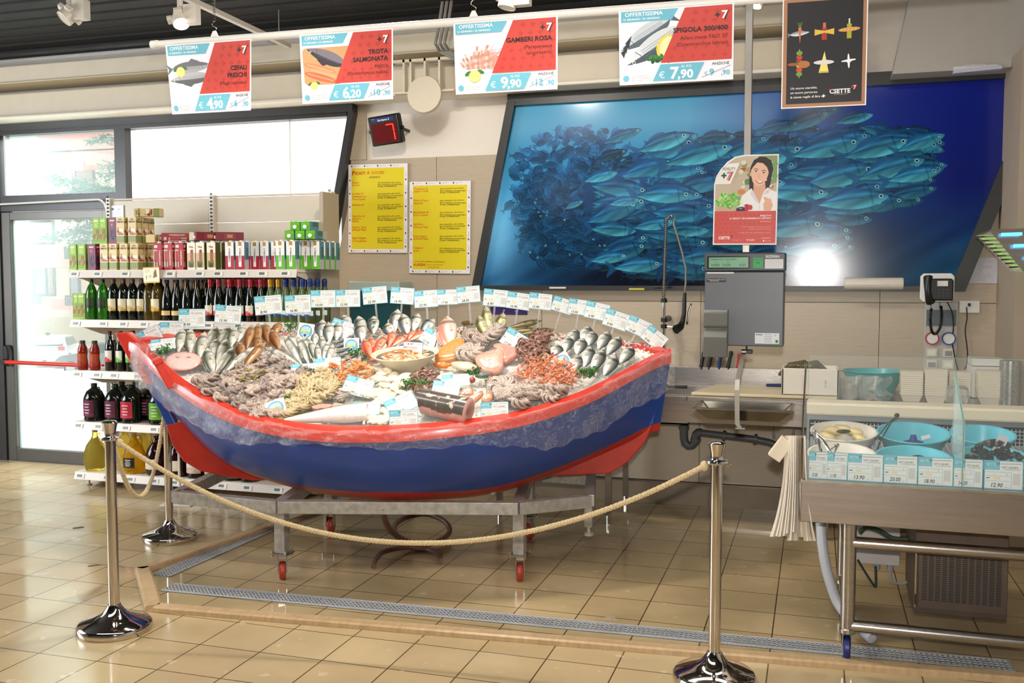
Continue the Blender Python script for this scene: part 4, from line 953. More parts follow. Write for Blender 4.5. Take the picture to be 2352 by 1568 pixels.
# black poster
def blackposter():
    a = Art(.297, .42, 'f0ece6'); a.rect(.004, .004, .293, .416, 'a8795a').rect(.017, .016, .281, .404, '242226')
    def cell(i, j): return .062+.086*i, .285-.115*j
    x, y = cell(0, 0); fishpoly(a, x, y, .07, .018, .1, '8c98a8', 'd0d8e0'); a.poly([(x-.006, y+.022), (x+.006, y+.022), (x+.001, y-.04)], 'd2703a'); [a.line([(x, y+.02), (x+d, y+.042)], .0018, '6a9a3a') for d in (-.008, 0, .008)]
    x, y = cell(1, 0); a.rect(x-.009, y-.03, x+.009, y+.015, 'a83828').rect(x-.005, y+.015, x+.005, y+.035, 'c86a50').poly([(x-.034, y-.012), (x, y-.003), (x+.034, y-.012), (x+.034, y+.012), (x, y+.004), (x-.034, y+.012)], 'd8b848')
    x, y = cell(2, 0); a.rect(x-.008, y-.03, x+.008, y+.025, 'a8a828').rect(x-.003, y+.025, x+.003, y+.045, 'c8c8b8').ell(x, y+.004, .038, .008, 'd09a52', .06); [a.line([(x-.03+.012*i, y+.0), (x-.024+.012*i, y+.008)], .0015, 'f0cc90') for i in range(5)]
    x, y = cell(0, 1); a.rect(x-.0008, y-.055, x+.0008, y+.055, 'd8d0c0'); [a.ell(x, y+.04-.016*i, .011, .009, c) for i, c in enumerate(['6a9a3a', 'c03a2c', '8c4a24', 'c8a03a', 'd04a30', '6a9a3a', 'c03a2c'][:6])]; a.ell(x+.016, y-.004, .022, .014, 'b0703c').ell(x-.022, y-.002, .02, .006, '9a5a30')
    x, y = cell(1, 1); a.poly([(x-.018, y-.04), (x+.018, y-.04), (x+.002, y+.042)], 'e8d878').poly([(x-.018, y-.04), (x+.018, y-.04), (x+.016, y-.034), (x-.016, y-.034)], 'c8b050').ell(x, y, .036, .0085, 'dcd4d0', 0)
    x, y = cell(2, 1); a.ell(x, y+.002, .026, .004, 'f0f0f0', .12).ell(x, y, .004, .028, 'f0f0f0', .05).ell(x, y, .010, .006, 'f0f0f0')
    for i, t_ in enumerate(['Un nuovo marchio,', 'un nuovo percorso,', 'la stessa voglia di fare di']): a.text(t_, .032, .072-.017*i, .0085, 'ece8e2', sh=.25, bold=.01)
    a.plus(.150, .042, .006, .003, 'f4f4f0')
    a.text('CSETTE', .170, .050, .016, 'f4f0ec', bold=.03, sh=.0, wmax=.072).text('SUPERMERCATI', .185, .043, .005, '98948e').plus(.248, .072, .004, .0025, 'c03a34').text('7', .253, .062, .016, 'c8463c', bold=.03).text('7', .2515, .063, .014, 'f4ece8', bold=.01)
    a.poly([(.168, .066), (.182, .068), (.182, .064), (.170, .062)], 'c03a34')
    return a
p0 = PL(1794, 252, A0, bn); p1 = PL(1988, 250, A0, bn); wd = math.hypot(p1.x-p0.x, p1.y-p0.y); s_ = wd/.297; hh = BARZ-.012-p0.z
a = blackposter(); a.warp = lambda x, y, z: (x*s_, y/.42*hh, z+.02)
T(link('food_poster', a.mesh('food_poster'), M=upright((p0.x, p0.y, p0.z), bang)), 'black poster with wood-coloured border showing six crossed pairs of foods', 'poster')

# track, spotlights and ceiling fittings
tk0 = G(395, -20, 3.42); tk1 = W(664, 106, 6.55); tk1.z = 3.42; tk1 = G(664, 106, 3.42)
tk = E('lighting_track', 'white lighting track under the dark ceiling running towards the back wall', 'lighting track', tk1)
d_ = tk0-tk1; L2 = d_.length; an2 = math.atan2(d_.y, d_.x)
MB().b2((0, -.018, -.016), (L2+1.2, .018, .016)).build('rail', WHITEE, tk, M=Matrix.Rotation(an2, 4, 'Z'), smooth=False)
for t_ in (.15, L2*.8): MB().tube([(math.cos(an2)*t_, math.sin(an2)*t_, .016), (math.cos(an2)*t_, math.sin(an2)*t_, .23)], .004, 6).build('hanger', GREYP, tk)
LAMPE = mat('lit_spot_lens', 'fff2e0', .5, emit=14); LOFF = mat('lamp_ring', 'cfc8be', .4)
def spot(label, p, aim, lit=True, rz=0, track=True):
    o = E('spotlight', label, 'spotlight', p)
    MB().b2((-.045, -.03, -.005), (.045, .03, .115)).build('driver_box', WHITEE, o, M=Matrix.Rotation(rz, 4, 'Z') @ Matrix.Translation((.085, 0, -.05)), smooth=False, bev=.003)
    MB().tube([(0, 0, .10), (0, 0, .02)], .018, 10).build('stem', WHITEE, o)
    q = (Vector(aim)-Vector(p)).to_track_quat('Z', 'Y').to_matrix().to_4x4(); M_ = Matrix.Translation((0, 0, -.01)) @ q
    MB().lathe([(.0, -.06), (.035, -.055), (.045, -.02), (.052, .0), (.052, .05), (.048, .052), (.046, .045), (0, .044)], 24, caps=False).build('lamp_head', WHITEE, o, M=M_)
    b = MB(); 
    for k in range(4): b.box((.062*math.cos(k*PI/2+.4), .062*math.sin(k*PI/2+.4), -.0), (.035, .05, .03), Matrix.Rotation(k*PI/2+.4, 3, 'Z'))
    b.build('cooling_fins', WHITEE, o, M=M_, bev=.005)
    MB().lathe([(0, .0455), (.0455, .0455), (.0455, .047), (0, .047)], 24, caps=False).build('lens', LAMPE if lit else LOFF, o, M=M_)
    if track is False: MB().tube([(0, 0, .1), (0, 0, .3)], .02, 8).build('ceiling_stem', WHITEE, o)
    return o
spot('lit white spotlight on the track above the grey mullet offer sheet', G(414, 38, 3.30), (-2.6, 4.2, .8))
spot('unlit white square-bodied spotlight at the top left under the ceiling', G(160, 28, 3.30), (-5.6, 3.4, 1.2), lit=False, track=False)
spot('lit spotlight at the top edge above the steel scale post', W(1738, -16, 5.2), (-1.6, 4.6, 0), track=False)
spot('white spotlight partly hidden behind the rail above the prawn offer sheet', W(1168, -6, 5.4), (-2.2, 5.2, 1.0), lit=False, track=False)
# wall round plate, ducts
b = MB(); dc = W(978, 218, 6.84)
b.lathe([(0, 0), (.135, 0), (.135, -.035), (0, -.035)], 40, M=Matrix.Rotation(-PI/2, 4, 'X') @ Matrix.Translation((0, 0, 0)), caps=False)
o = b.build('round_wall_plate', CREAM, M=Matrix.Translation(dc), bev=.004); T(o, 'round cream cover plate on the wall above the red number display', 'wall plate')
b = MB(); u0 = W(905, 140, 6.84)-dc; u1 = W(1045, 205, 6.84)-dc
b.b2((u0.x, -.02, u0.z-.02), (u1.x, .04, u0.z)).b2((u0.x, -.015, u1.z-.012), (u1.x, .04, u1.z))
for k in (-.17, -.115, 0, .115): b.b2((k-.008, -.02, u1.z), (k+.008, .04, u0.z))
T(b.build('wall_rib_frame', CREAM, M=Matrix.Translation(dc), smooth=False), 'cream ribbed framework behind the round wall plate', 'bracket')
for i, x in enumerate((1012, 1024)): pass
def pipes(label, pts, r, n, m, gap):
    o = E('cable_conduit', label, 'conduit', pts[0])
    for k in range(n): MB().tube([p-pts[0]+Vector((k*gap, 0, 0)) for p in pts], r, 8).build('pipe', m, o)
pipes('grey vertical conduits dropping from the ceiling between the offer sheets', [W(1020, -20, 6.7), W(1008, 60, 6.7), W(1000, 100, 6.7), W(1010, 118, 6.8), W(1045, 135, 6.8)], .012, 3, mat('grey_conduit', '8a8880', .5), .035)
# number display
def led():
    o = E('number_display', 'black number display with a lit red 7 on the white wall', 'display', W(888, 298, 7.02))
    D = Matrix.Rotation(-.10, 4, 'Y') @ Matrix.Rotation(.22, 4, 'X') @ Matrix.Rotation(-.1, 4, 'Z')
    MB().box((0, 0, 0), (.265, .07, .225)).build('housing', BLACKP, o, M=D, bev=.012)
    MB().b2((-.11, -.0362, -.095), (.11, -.0352, .055)).build('screen', mat('dark_red_screen', '5a0a0a', .2, emit=.25), o, M=D, smooth=False)
    b = MB(); x = .055; y0 = -.0372
    S_ = lambda x0, z0, x1, z1: b.b2((x0, y0-.0006, z0), (x1, y0, z1))
    S_(x-.035, .034, x+.022, .042); S_(x+.022, -.018, x+.031, .040); S_(x+.022, -.080, x+.031, -.024)
    b.build('lit_digit', mat('lit_red_digit', 'ff2412', .4, emit=3.0), o, M=D, smooth=False)
    b = MB()
    for x in (-.06, .05):
        for (x0, z0, x1, z1) in [(-.035, .036, .02, .040), (-.037, -.018, -.031, .032), (.025, -.018, .029, .032), (-.035, -.024, .02, -.02), (-.037, -.078, -.031, -.028), (-.035, -.084, .02, -.080)]: b.b2((x+x0, y0+.0002, z0), (x+x1, y0+.0006, z1))
    b.build('unlit_segments', mat('unlit_segment', '2c0606', .3), o, M=D, smooth=False)
    a = Art(.20, .03, '1c2c66'); a.rect(.004, .024, .03, .026, 'd0d8f0').text('Serviamo il', .055, .006, .016, 'e8ecf6', bold=.02)
    link('label_strip', a.mesh('label_strip'), o, M=D @ Matrix.Translation((-.1, -.0365, .066)) @ Matrix.Rotation(PI/2, 4, 'X'))
    for s_ in (-1, 1): MB().tube([(s_*.13, 0, 0), (s_*.15, 0, 0)], .014, 10).build('knob', BLACKP, o, M=D)
    MB().b2((-.12, 0, .0), (-.1, .18, .02)).b2((.1, 0, .0), (.12, .18, .02)).build('bracket', BLACKP, o)
led()
# yellow hand-lettered posters
def yposter(k, w_, h_):
    a = Art(w_, h_, 'e8e4e4'); a.rect(.028, .03, w_-.03, h_-.03, 'e0cc22')
    rs = random.Random(k)
    for i in range(4):
        x = .03+i*(w_-.06)/4
        for y in (h_-.014, .014): a.ell(x, y, .006, .008, '5c4038', .3).line([(x+.02, y+.004), (x+.026, y-.005), (x+.034, y-.004)], .0022, '6a3a58').line([(x+.036, y), (x+.07, y+.002)], .0018, 'c07868')
    for i in range(6):
        y = .05+i*(h_-.07)/6
        for x in (.014, w_-.015): a.ell(x, y, .006, .008, '5c4038', .3).line([(x, y+.02), (x+.004, y+.035), (x, y+.06)], .002, 'b06a78' if i % 2 else '6a3a58')
    def ink(s_, x, y, h__, c, b_=.0, wm=None): a.text(s_, x, y, h__, c, bold=b_, sh=.12, wmax=wm, rot=rs.uniform(-.02, .02))
    if k == 0:
        ink('P', .032, h_-.085, .032, 'd0401c', .04); ink('RONTI', .060, h_-.083, .024, 'd0401c', .03, .085); ink('A', .160, h_-.080, .026, 'e07018', .03); ink('CUOCERE', .200, h_-.078, .022, 'e07018', .02, .115); ink('INGREDIENTI :', .185, h_-.112, .016, '5a5a1c', 0, .1)
        items = [['Filetto', '   Persico'], ['Involtini di', 'Gamberoni con', 'Pesce Spada'], ['Gamberoni'], ['Fagottino di', '   Spigola o', 'Orata'], ['Spigola o Orata', "all'Acqua Pazza"], ['Filetti di Spigola', 'e Orata gratinati']]; y0 = h_-.15
        top = .152
    else:
        items = [['Carpaccio di', 'Spigola o Orata'], ['Filetti di Pesce', '   Azzurro'], ['Bocconcini di', 'Persico e Gamberi'], ['Salmone', "all'Acqua Pazza"], ['Pesce Spada', "all'Acqua Pazza"], ['Cozze al', 'gratin']]; top = .062
    st = (h_-top-(.02 if k == 0 else .10))/6
    for i, ls in enumerate(items):
        for j, s_ in enumerate(ls): ink(s_, .034, h_-top-i*st-j*.021, .0165, ['d8601c', 'd06a20', 'c8501c'][(i+j) % 3], .01, .125)
        for j, s_ in enumerate(['sale, prezzemolo, olio, limone,', 'aglio, pangrattato, olio extravergine', 'di oliva, CONSERVANTI', ''][:3]): ink(s_, w_*.50, h_-top-i*st-j*.0155, .0115, '3c3c18', .014 if j == 2 else .004, w_*.42)
    if k == 1:
        ink('TUTTI I NOSTRI PREPARATI CONTENGONO', .045, .088, .009, '4a4a18', 0, w_*.7); ink('ALLERGENI', .035, .060, .018, 'c8401c', .03, .10); ink('(latte e derivati del', .145, .064, .013, 'd8701c', 0, .14); ink('latte, glutine)', .16, .044, .013, 'd8701c', 0, .11)
    return a
for k, (x0, y1, x1, y0) in enumerate([(800, 580, 934, 373), (940, 627, 1079, 413)]):
    p = W(x0, y1, 7.17); q_ = W(x1, y0, 7.17)
    T(link('recipe_poster', yposter(k, q_.x-p.x, q_.z-p.z).mesh('recipe_poster'), M=upright(p, 0, -.012)), ['yellow hand-lettered poster headed PRONTI A CUOCERE in a white border', 'lower yellow hand-lettered poster ending with the word ALLERGENI'][k], 'poster')
# teal bin lid seen behind the signs, small purple sign
b0 = W(812, 668, 7.0); b1 = W(934, 740, 7.0)
o = E('teal_box', 'dark teal box with a pale top standing behind the boat below the yellow posters', 'box', ((b0.x+b1.x)/2, 7.03, 0))
MB().b2((-.22, -.12, 0), (.20, .12, b0.z)).build('body', mat('dark_teal_plastic', '1c4a50', .4), o, smooth=False, bev=.01)
MB().b2((-.23, -.13, b0.z), (.21, .13, b0.z+.075)).build('top', mat('pale_green_plastic', 'a8b4a8', .4), o, smooth=False, bev=.01)
p = W(1126, 722, 7.183); a = Art(.30, .06, '3c2a64'); a.text('y', .10, .02, .03, 'd8c8b0', sh=.2).text('o', .2, .02, .02, 'd8c8b0')
T(link('purple_sign', a.mesh('purple_sign'), M=upright(p)), 'small purple sign on the wall just above the ice at the back', 'sign')

# ---------------------------------------------------------------- rope posts
def post():
    o = bpy.data.objects.new('rope_post', None); COL.objects.link(o); o['category'] = 'rope post'
    MB().lathe([(0, 0), (.166, 0), (.170, .006), (.170, .03), (.160, .042), (.10, .060), (.055, .085), (.034, .115), (.030, .125), (0, .125)], 48, caps=False).build('base', CHROME, o, ang=50)
    MB().lathe([(.0245, .11), (.0245, .925)], 28).build('pole', CHROME, o)
    MB().lathe([(.0245, .905), (.045, .908), (.047, .914), (.045, .92), (.026, .925), (.0245, .93), (.026, .945), (.034, .985), (.035, .99), (.028, .998), (0, 1.0)], 32, caps=False).build('cap', CHROME, o, ang=50)
    b = MB()
    for a_ in (0, PI/2, PI, 3*PI/2): b.tube([(.044*math.cos(a_)+.011*math.cos(t*PI/4)*math.cos(a_), .044*math.sin(a_)+.011*math.cos(t*PI/4)*math.sin(a_), .906+.008*math.sin(t*PI/4)) for t in range(9)], .0022, 6)
    b.build('rope_ring', CHROME, o)
    return o
PO = Proto(post)
pa = G(264, 1446); pb = G(390, 1238); pc = G(1640, 1563)
PO.put(Matrix.Translation(pa), 'polished rope post at the left front, beside the long front rope')
PO.put(Matrix.Translation(pb), 'polished rope post at the left rear, in front of the shelving')
PO.put(Matrix.Translation(pc), 'polished rope post at the right front, its base cut by the picture edge')
ROPE = mat('natural_rope', 'c9b48c', .85, var=.1, vscale=60)
def rope(label, a, c, low, r=.0115):
    a = Vector(a); c = Vector(c); N = int((c-a).length*130); L = (c-a).length
    o = E('barrier_rope', label, 'rope', a)
    def P(t): 
        p = a.lerp(c, t); s_ = 4*t*(1-t); p.z -= low*s_; return p-a
    pts = [P(i/N) for i in range(N+1)]
    for k in range(3):
        S_ = []; dist = 0
        for i, p in enumerate(pts):
            if i: dist += (p-pts[i-1]).length
            t = (pts[min(i+1, N)]-pts[max(i-1, 0)]).normalized(); n = t.cross(Vector((0, 0, 1))).normalized(); m_ = n.cross(t)
            an = dist/.042*2*PI+k*2*PI/3; S_.append(p+(n*math.cos(an)+m_*math.sin(an))*r*.52)
        MB().tube(S_, r*.60, 6).build('strand', ROPE, o)
    for p in (pts[0], pts[-1]): MB().ell(p, (.018, .018, .022), 10, 8).build('knot', ROPE, o)
zr_ = Vector((0, 0, .895))
dv = (pc-pa).normalized()
lo = W(960, 1250, (pa.y+pc.y)/2).z
rope('natural twisted rope sagging in front of the boat between the two front posts', pa+zr_+dv*.05, pc+zr_-dv*.05, .895-lo)
dv = (pb-pa).normalized()
rope('short natural rope hanging in a deep loop between the two left posts', pa+zr_+dv*.05, pb+zr_-dv*.05, .42)
# small floor sign stand
p = G(413, 1157)
o = E('floor_stand', 'thin white sign stand with a square foot behind the rear rope post', 'stand', p, .2)
MB().b2((-.12, -.09, 0), (.12, .09, .008)).build('foot', WHITEE, o, smooth=False, bev=.003); MB().tube([(0, 0, .008), (0, 0, .62)], .009, 10).build('pole', WHITEE, o); MB().tube([(0, 0, .0), (0, 0, .09)], .016, 10).build('socket', WHITEE, o)
# litter on the floor at the left
for (x, y) in [(178, 1212), (215, 1299)]:
    p = G(x, y); b = MB(); b.prism([(-.03, -.008), (.0, -.012), (.04, .004), (.02, .014), (-.02, .006)], 0, .004); T(b.build('litter', mat('brown_litter', '7a6450', .9), M=Matrix.Translation(p) @ Matrix.Rotation(.6, 4, 'Z')), ['small brown scrap on the floor left of the front rope post, the farther one', 'small brown scrap on the floor nearest the front rope post'][x > 200], 'litter')
# ---------------------------------------------------------------- hanging scale on its steel post
YS = 4.9
c0 = W(1617, 793, YS); c1 = W(1803, 580, YS); sw = c1.x-c0.x; shh = c1.z-c0.z
sc_ = E('hanging_scale', 'grey hanging shop scale with green display and a steel weighing pan', 'scale', (c0.x, YS, c0.z))
SG = mat('scale_grey', '55585e', .38, var=.06, vscale=6); SG2 = mat('scale_dark_edge', '3c3e42', .4); SG3 = mat('scale_printer_grey', '63645f', .36)
MB().b2((0, 0, 0), (sw, .13, shh-.09)).build('body', SG, sc_, smooth=False, bev=.006)
MB().b2((-.002, -.012, shh-.088), (sw+.004, .13, shh)).build('display_head', SG2, sc_, smooth=False, bev=.005)
a = Art(.205, .062, '1c201e'); a.rect(.008, .006, .197, .056, '7fae90').text('SUPERMERCATI C7 VIA D\'ANNO', .012, .042, .008, '1e3028', wmax=.13)
for t_, x in (('0.002', .02), ('13.00', .075), ('0.03', .155)): a.text(t_, x, .012, .013, '16241c')
a.text('kg', .04, .030, .005, '1e3028').text('€/kg', .095, .030, .005, '1e3028').text('€', .17, .030, .005, '1e3028')
link('display_screen', a.mesh('display_screen', mat('lcd_print', rough=.15, attr=True)), sc_, M=Matrix.Translation((.012, -.0135, shh-.077)) @ Matrix.Rotation(PI/2, 4, 'X'))
a = Art(.046, .05, '1f9a4e'); a.rect(.016, .024, .03, .028, '0c4424').line([(.004, .04), (.04, .04)], .002, '146a38')
link('green_sticker', a.mesh('green_sticker'), sc_, M=Matrix.Translation((.232, -.0135, shh-.074)) @ Matrix.Rotation(PI/2, 4, 'X'))
a = Art(.085, .045, 'd8d6d8'); a.text('BIZERBA', .004, .052, .012, 'd8d8d8', bold=.02)
for i in range(7): a.line([(.004, .04-i*.0055), (.08, .04-i*.0055)], .0012, '9a9aa0')
link('instruction_sticker', a.mesh('instruction_sticker'), sc_, M=Matrix.Translation((.288, -.0135, shh-.076)) @ Matrix.Rotation(PI/2, 4, 'X'))
a = Art(.115, .052, 'd4d6da')
for i in range(5): a.line([(.045, .045-i*.009), (.08, .045-i*.009)], .0018, '6c6c74')
a.text('BIZERBA', .005, .041, .006, '202020', bold=.03).rect(.097, .005, .110, .020, '2fae3a').text('M', .099, .008, .009, '103c14', bold=.02).text('CE', .09, .038, .007, '303030')
link('type_plate', a.mesh('type_plate'), sc_, M=Matrix.Translation((sw-.135, -.0012, .014)) @ Matrix.Rotation(PI/2, 4, 'X'))
a = Art(.13, .007, 'd8d8d4'); link('label_strip', a.mesh('label_strip'), sc_, M=Matrix.Translation((.01, -.0012, shh-.1)) @ Matrix.Rotation(PI/2, 4, 'X'))
a = Art(.095, .018, '1c1c1e'); a.text('ATTENZIONE NON TIRARE IL PIATTO', .003, .010, .004, 'e8e8e8', wmax=.088).text('DELLA BILANCIA', .018, .004, .004, 'e8e8e8')
link('warning_label', a.mesh('warning_label'), sc_, M=Matrix.Translation((.008, -.0012, shh-.142)) @ Matrix.Rotation(PI/2, 4, 'X'))
# printer cover with a rounded front
P = [(0, .18), (-.035, .18), (-.050, .165), (-.044, .10), (-.03, .085), (-.056, .07), (-.066, .045), (-.060, .0), (-.050, -.055), (0, -.055)]
b = MB(); n = len(P); vs = [(x, y, z) for x in (.0, .118) for y, z in P]; b.add(vs, [tuple(range(n)), tuple(range(2*n-1, n-1, -1))]+[(i, n+i, n+(i+1) % n, (i+1) % n) for i in range(n)])
b.build('printer_cover', SG3, sc_, bev=.004, ang=25)
mx_ = W(1714, 793, YS).x-c0.x
ym = .06
b = MB(); b.tube([(mx_, ym, -.02), (mx_, ym, .01)], .007, 10); b.build('hook_pin', CHROME, sc_)
b = MB(); b.box((mx_+.0, ym, -.03), (.055, .03, .02)); b.build('hook_block', BLACKP, sc_, bev=.003)
pn = W(1700, 968, YS+ym); zb_ = pn.z-c0.z
# flat strap of the pan
hp = [(mx_-.01, -.022), (mx_-.028, -.15), (mx_-.030, -.2), (mx_-.026, zb_+.02), (mx_-.012, zb_-.002)]
b = MB(); n = len(hp); vs = []
for x, z in hp:
    for dx, dy in ((-.011, -.004), (.011, -.004), (.011, .004), (-.011, .004)): vs.append((x+dx, -.155+dy if z < -.16 else -.0+(-.155)*min(1, max(0, (-.03-z)/.12)), z))
b.add(vs, [(i*4+k, i*4+(k+1) % 4, i*4+4+(k+1) % 4, i*4+4+k) for i in range(n-1) for k in range(4)]+[(0, 1, 2, 3), ((n-1)*4+3, (n-1)*4+2, (n-1)*4+1, (n-1)*4)])
b.b2((mx_-.035, -.158, zb_-.006), (mx_+.01, -.03, zb_)); b.b2((mx_-.021, -.02, -.03), (mx_+.001, .06, -.022))
b.build('pan_strap', mat('dull_aluminium', '8f8a80', .4, .7, var=.15), sc_, smooth=False)
l_ = W(1600, 928, YS).x-c0.x; r_ = W(1822, 928, YS).x-c0.x; zr2 = W(1700, 930, YS).z-c0.z
b = MB(); cx_ = (l_+r_)/2
def ringp(hx, hy, z): return [(cx_-hx, -hy+.02, z), (cx_+hx, -hy+.02, z), (cx_+hx, hy+.02, z), (cx_-hx, hy+.02, z)]
lev = [ringp((r_-l_)/2+.004, .155, zr2-.006), ringp((r_-l_)/2, .15, zr2), ringp((r_-l_)/2-.012, .142, zr2-.006), ringp((r_-l_)/2-.07, .09, zr2-.062), ringp((r_-l_)/2-.064, .094, zr2-.066), ringp((r_-l_)/2-.004, .15, zr2-.012)]
vs = sum(lev, []); fs = [(i*4+k, i*4+(k+1) % 4, i*4+4+(k+1) % 4, i*4+4+k) for i in range(5) for k in range(4)]; fs = [f for f in fs if f[0] not in range(12, 16)]
fs += [(12, 13, 14, 15), (19, 18, 17, 16)]+[(16+k, 20+k, 20+(k+1) % 4, 16+(k+1) % 4) for k in range(4)]+[(20+k, k, (k+1) % 4, 20+(k+1) % 4) for k in range(4)]
b.add(vs, fs); b.build('weighing_pan', mat('pan_steel', 'a8a49a', .22, .95, var=.2, vscale=12), sc_, smooth=False, bev=.004)
ps = W(1714, 580, YS+.1)
T(MB().b2((-.017, -.017, 0), (.017, .017, 3.655-ps.z)).build('steel_post', mat('grey_post_steel', '8a8680', .35, .8, var=.1), loc=(ps.x, YS+.09, ps.z), smooth=False, bev=.002), 'square steel post coming down from the ceiling and carrying the scale', 'post')
# fidelity poster in front of the post, its upper left corner curled back
def fidelity(w_, h_):
    a = Art(1, 1.37, 'f4f2f0', th=.006, eps=.0008); a.m = MB(); a.m.prism([(0, 0), (1, 0), (1, 1.37), (.46, 1.37), (.32, 1.345), (.20, 1.27), (.10, 1.16), (.035, 1.06), (0, .93)], -.006, 0, col='f4f2f0')
    a.poly([(.02, .50), (.98, .50), (.98, 1.35), (.46, 1.35), (.33, 1.325), (.215, 1.25), (.115, 1.14), (.05, 1.04), (.02, .93)], 'c8b9a0'); rs = random.Random(2)
    for i in range(60):
        x, y = rs.uniform(.38, .92), rs.uniform(.6, 1.28); a.ell(x, y, rs.uniform(.03, .07), rs.uniform(.02, .05), rs.choice(['d8843a', 'c03c2c', '7aa050', 'e0d8c8', 'b89878', 'e8e0d8', '5c8a44']), n=10)
    a.poly([(.98, 1.35), (.70, 1.35), (.60, 1.1), (.75, .85), (.98, .95)], '8a9a6a')
    for i in range(8): a.ell(.78+.03*(i % 4)*1.8, .95+.09*(i//2), .05, .04, ['3a8a4a', 'a83038', 'e8e8e0', '6aa84c'][i % 4], n=10)
    # woman: hair, neck, face, blouse, hand
    a.poly([(.56, .78), (.55, 1.0), (.57, 1.18), (.62, 1.28), (.70, 1.335), (.80, 1.33), (.89, 1.27), (.92, 1.15), (.90, 1.05), (.88, .92), (.84, .80), (.74, .78)], '241a18')
    a.poly([(.62, .95), (.80, .95), (.82, .76), (.84, .62), (.60, .62), (.62, .78)], 'dca88a')
    a.poly([(.575, 1.12), (.585, 1.03), (.61, .95), (.66, .895), (.71, .885), (.77, .92), (.82, .99), (.85, 1.08), (.84, 1.17), (.80, 1.23), (.68, 1.25), (.61, 1.22)], 'edbd9f')
    a.poly([(.56, 1.10), (.575, 1.20), (.62, 1.29), (.72, 1.33), (.83, 1.29), (.88, 1.20), (.885, 1.08), (.86, 1.0), (.855, 1.10), (.82, 1.18), (.76, 1.235), (.72, 1.27), (.66, 1.24), (.605, 1.18)], '241a18')
    a.ell(.57, 1.07, .013, .03, 'e0aa8c')
    for x, y in ((.655, 1.115), (.775, 1.09)): a.line([(x-.035, y+.03), (x, y+.042), (x+.035, y+.028)], .009, '3a2820').ell(x, y, .026, .012, 'f2ece8').ell(x, y, .012, .012, '2a1c18').line([(x-.028, y+.006), (x, y+.014), (x+.028, y+.004)], .006, '2a1c18')
    a.line([(.71, 1.07), (.695, 1.03), (.715, 1.022)], .007, 'c89070').poly([(.645, .985), (.70, .965), (.775, .965), (.755, .935), (.715, .925), (.675, .945)], 'c05a54').poly([(.66, .978), (.70, .965), (.765, .962), (.74, .945), (.705, .942)], 'fbf6f2')
    a.ell(.64, 1.0, .03, .02, 'f2b8a0').ell(.80, .985, .028, .02, 'f2b8a0')
    a.poly([(.36, .50), (.40, .66), (.46, .76), (.59, .86), (.66, .74), (.72, .62), (.78, .80), (.84, .87), (.92, .82), (.98, .80), (.98, .50)], 'f1efee')
    a.poly([(.60, .85), (.66, .74), (.71, .62), (.66, .66), (.57, .78)], 'd9d6d8').line([(.72, .62), (.71, .52)], .006, 'c8c4c8').line([(.47, .70), (.44, .52)], .004, 'd0ccd0').line([(.88, .72), (.86, .52)], .004, 'd0ccd0')
    a.text('CSETTE', .80, .755, .035, 'b05a54', rot=.62)
    for i in range(4): a.ell(.80+.03*i, .70-.012*i, .014, .04, ['e8b494', 'e0aa8a'][i % 2], .35)
    a.poly([(.79, .52), (.78, .62), (.82, .69), (.90, .67), (.93, .60), (.90, .52)], 'e6b090')
    for i in range(70):
        x, y = .24+rs.gauss(0, .10), .66+rs.gauss(0, .07); a.ell(max(.06, min(.46, x)), max(.55, y), rs.uniform(.015, .045), rs.uniform(.012, .03), rs.choice(['7cc850', '98dc60', '5aa83c', 'b0e880', '6cb848']), rs.random()*3, n=8)
    a.poly([(.10, .60), (.36, .52), (.36, .50), (.06, .50), (.06, .58)], 'c8a890').ell(.44, .535, .085, .045, '241c2c').ell(.43, .555, .03, .01, '9088a0').ell(.53, .565, .04, .055, 'b82028', -.3).ell(.58, .57, .035, .04, 'c83038').line([(.48, .59), (.52, .62)], .014, 'b02028')
    a.rect(.02, .02, .98, .515, 'd04c42')
    for i in range(13):
        for j in range(7): a.plus(.06+.073*i+.02*(j % 2), .06+.066*j, .018, .010, 'c0443c')
    a.poly([(.02, .93), (.05, 1.03), (.12, 1.135), (.215, 1.24), (.40, 1.25), (.26, .93)], 'f2efe8')
    a.text('FIDELITY', .135, 1.14, .042, '3a3e40', wmax=.20, bold=.01).plus(.155, 1.06, .042, .026, '1f4a3a').text('7', .21, .985, .13, 'c83c34', bold=.03).text('7', .195, .99, .12, '1f3a34', bold=-.0).text('7', .203, .987, .125, 'd8d0c8', bold=-.02)
    a.text('FIDELITY+7', .91, .43, .024, 'f6eeea', 'r', bold=.02).text('LA FIDELITY DEI SUPERMERCATI CSETTE+7', .91, .39, .024, 'f6eeea', 'r', bold=.02, wmax=.80).text('Richiedila qui.', .91, .345, .022, 'eab8b0', 'r')
    a.text('Iscriversi è vantaggioso: ti permette di risparmiare', .91, .265, .016, 'eab8b0', 'r', wmax=.56).text('e di usufruire di promozioni esclusive.', .91, .235, .016, 'eab8b0', 'r', wmax=.44).text('Per maggiori informazioni chiedi il regolamento completo.', .91, .18, .015, 'eab8b0', 'r', wmax=.64)
    a.text('CSETTE', .09, .085, .042, 'f6eeea', bold=.03, wmax=.18).text('7', .285, .10, .045, '1e3038', bold=.03).text('in collaborazione con', .30, .065, .012, 'eab8b0').text('TOTALERG', .53, .063, .018, 'f6eeea', bold=.02, wmax=.15).text('csettepiu7.it', .91, .095, .020, 'f0ccc6', 'r').rect(.79, .05, .81, .07, 'f6eeea').text('/csettepiu7', .91, .053, .014, 'f0ccc6', 'r')
    a.warp = lambda x, y, z: (x*w_, y/1.37*h_, z*.02); return a
q0 = W(1637, 562, YS-.02); q1 = W(1787, 352, YS-.02)
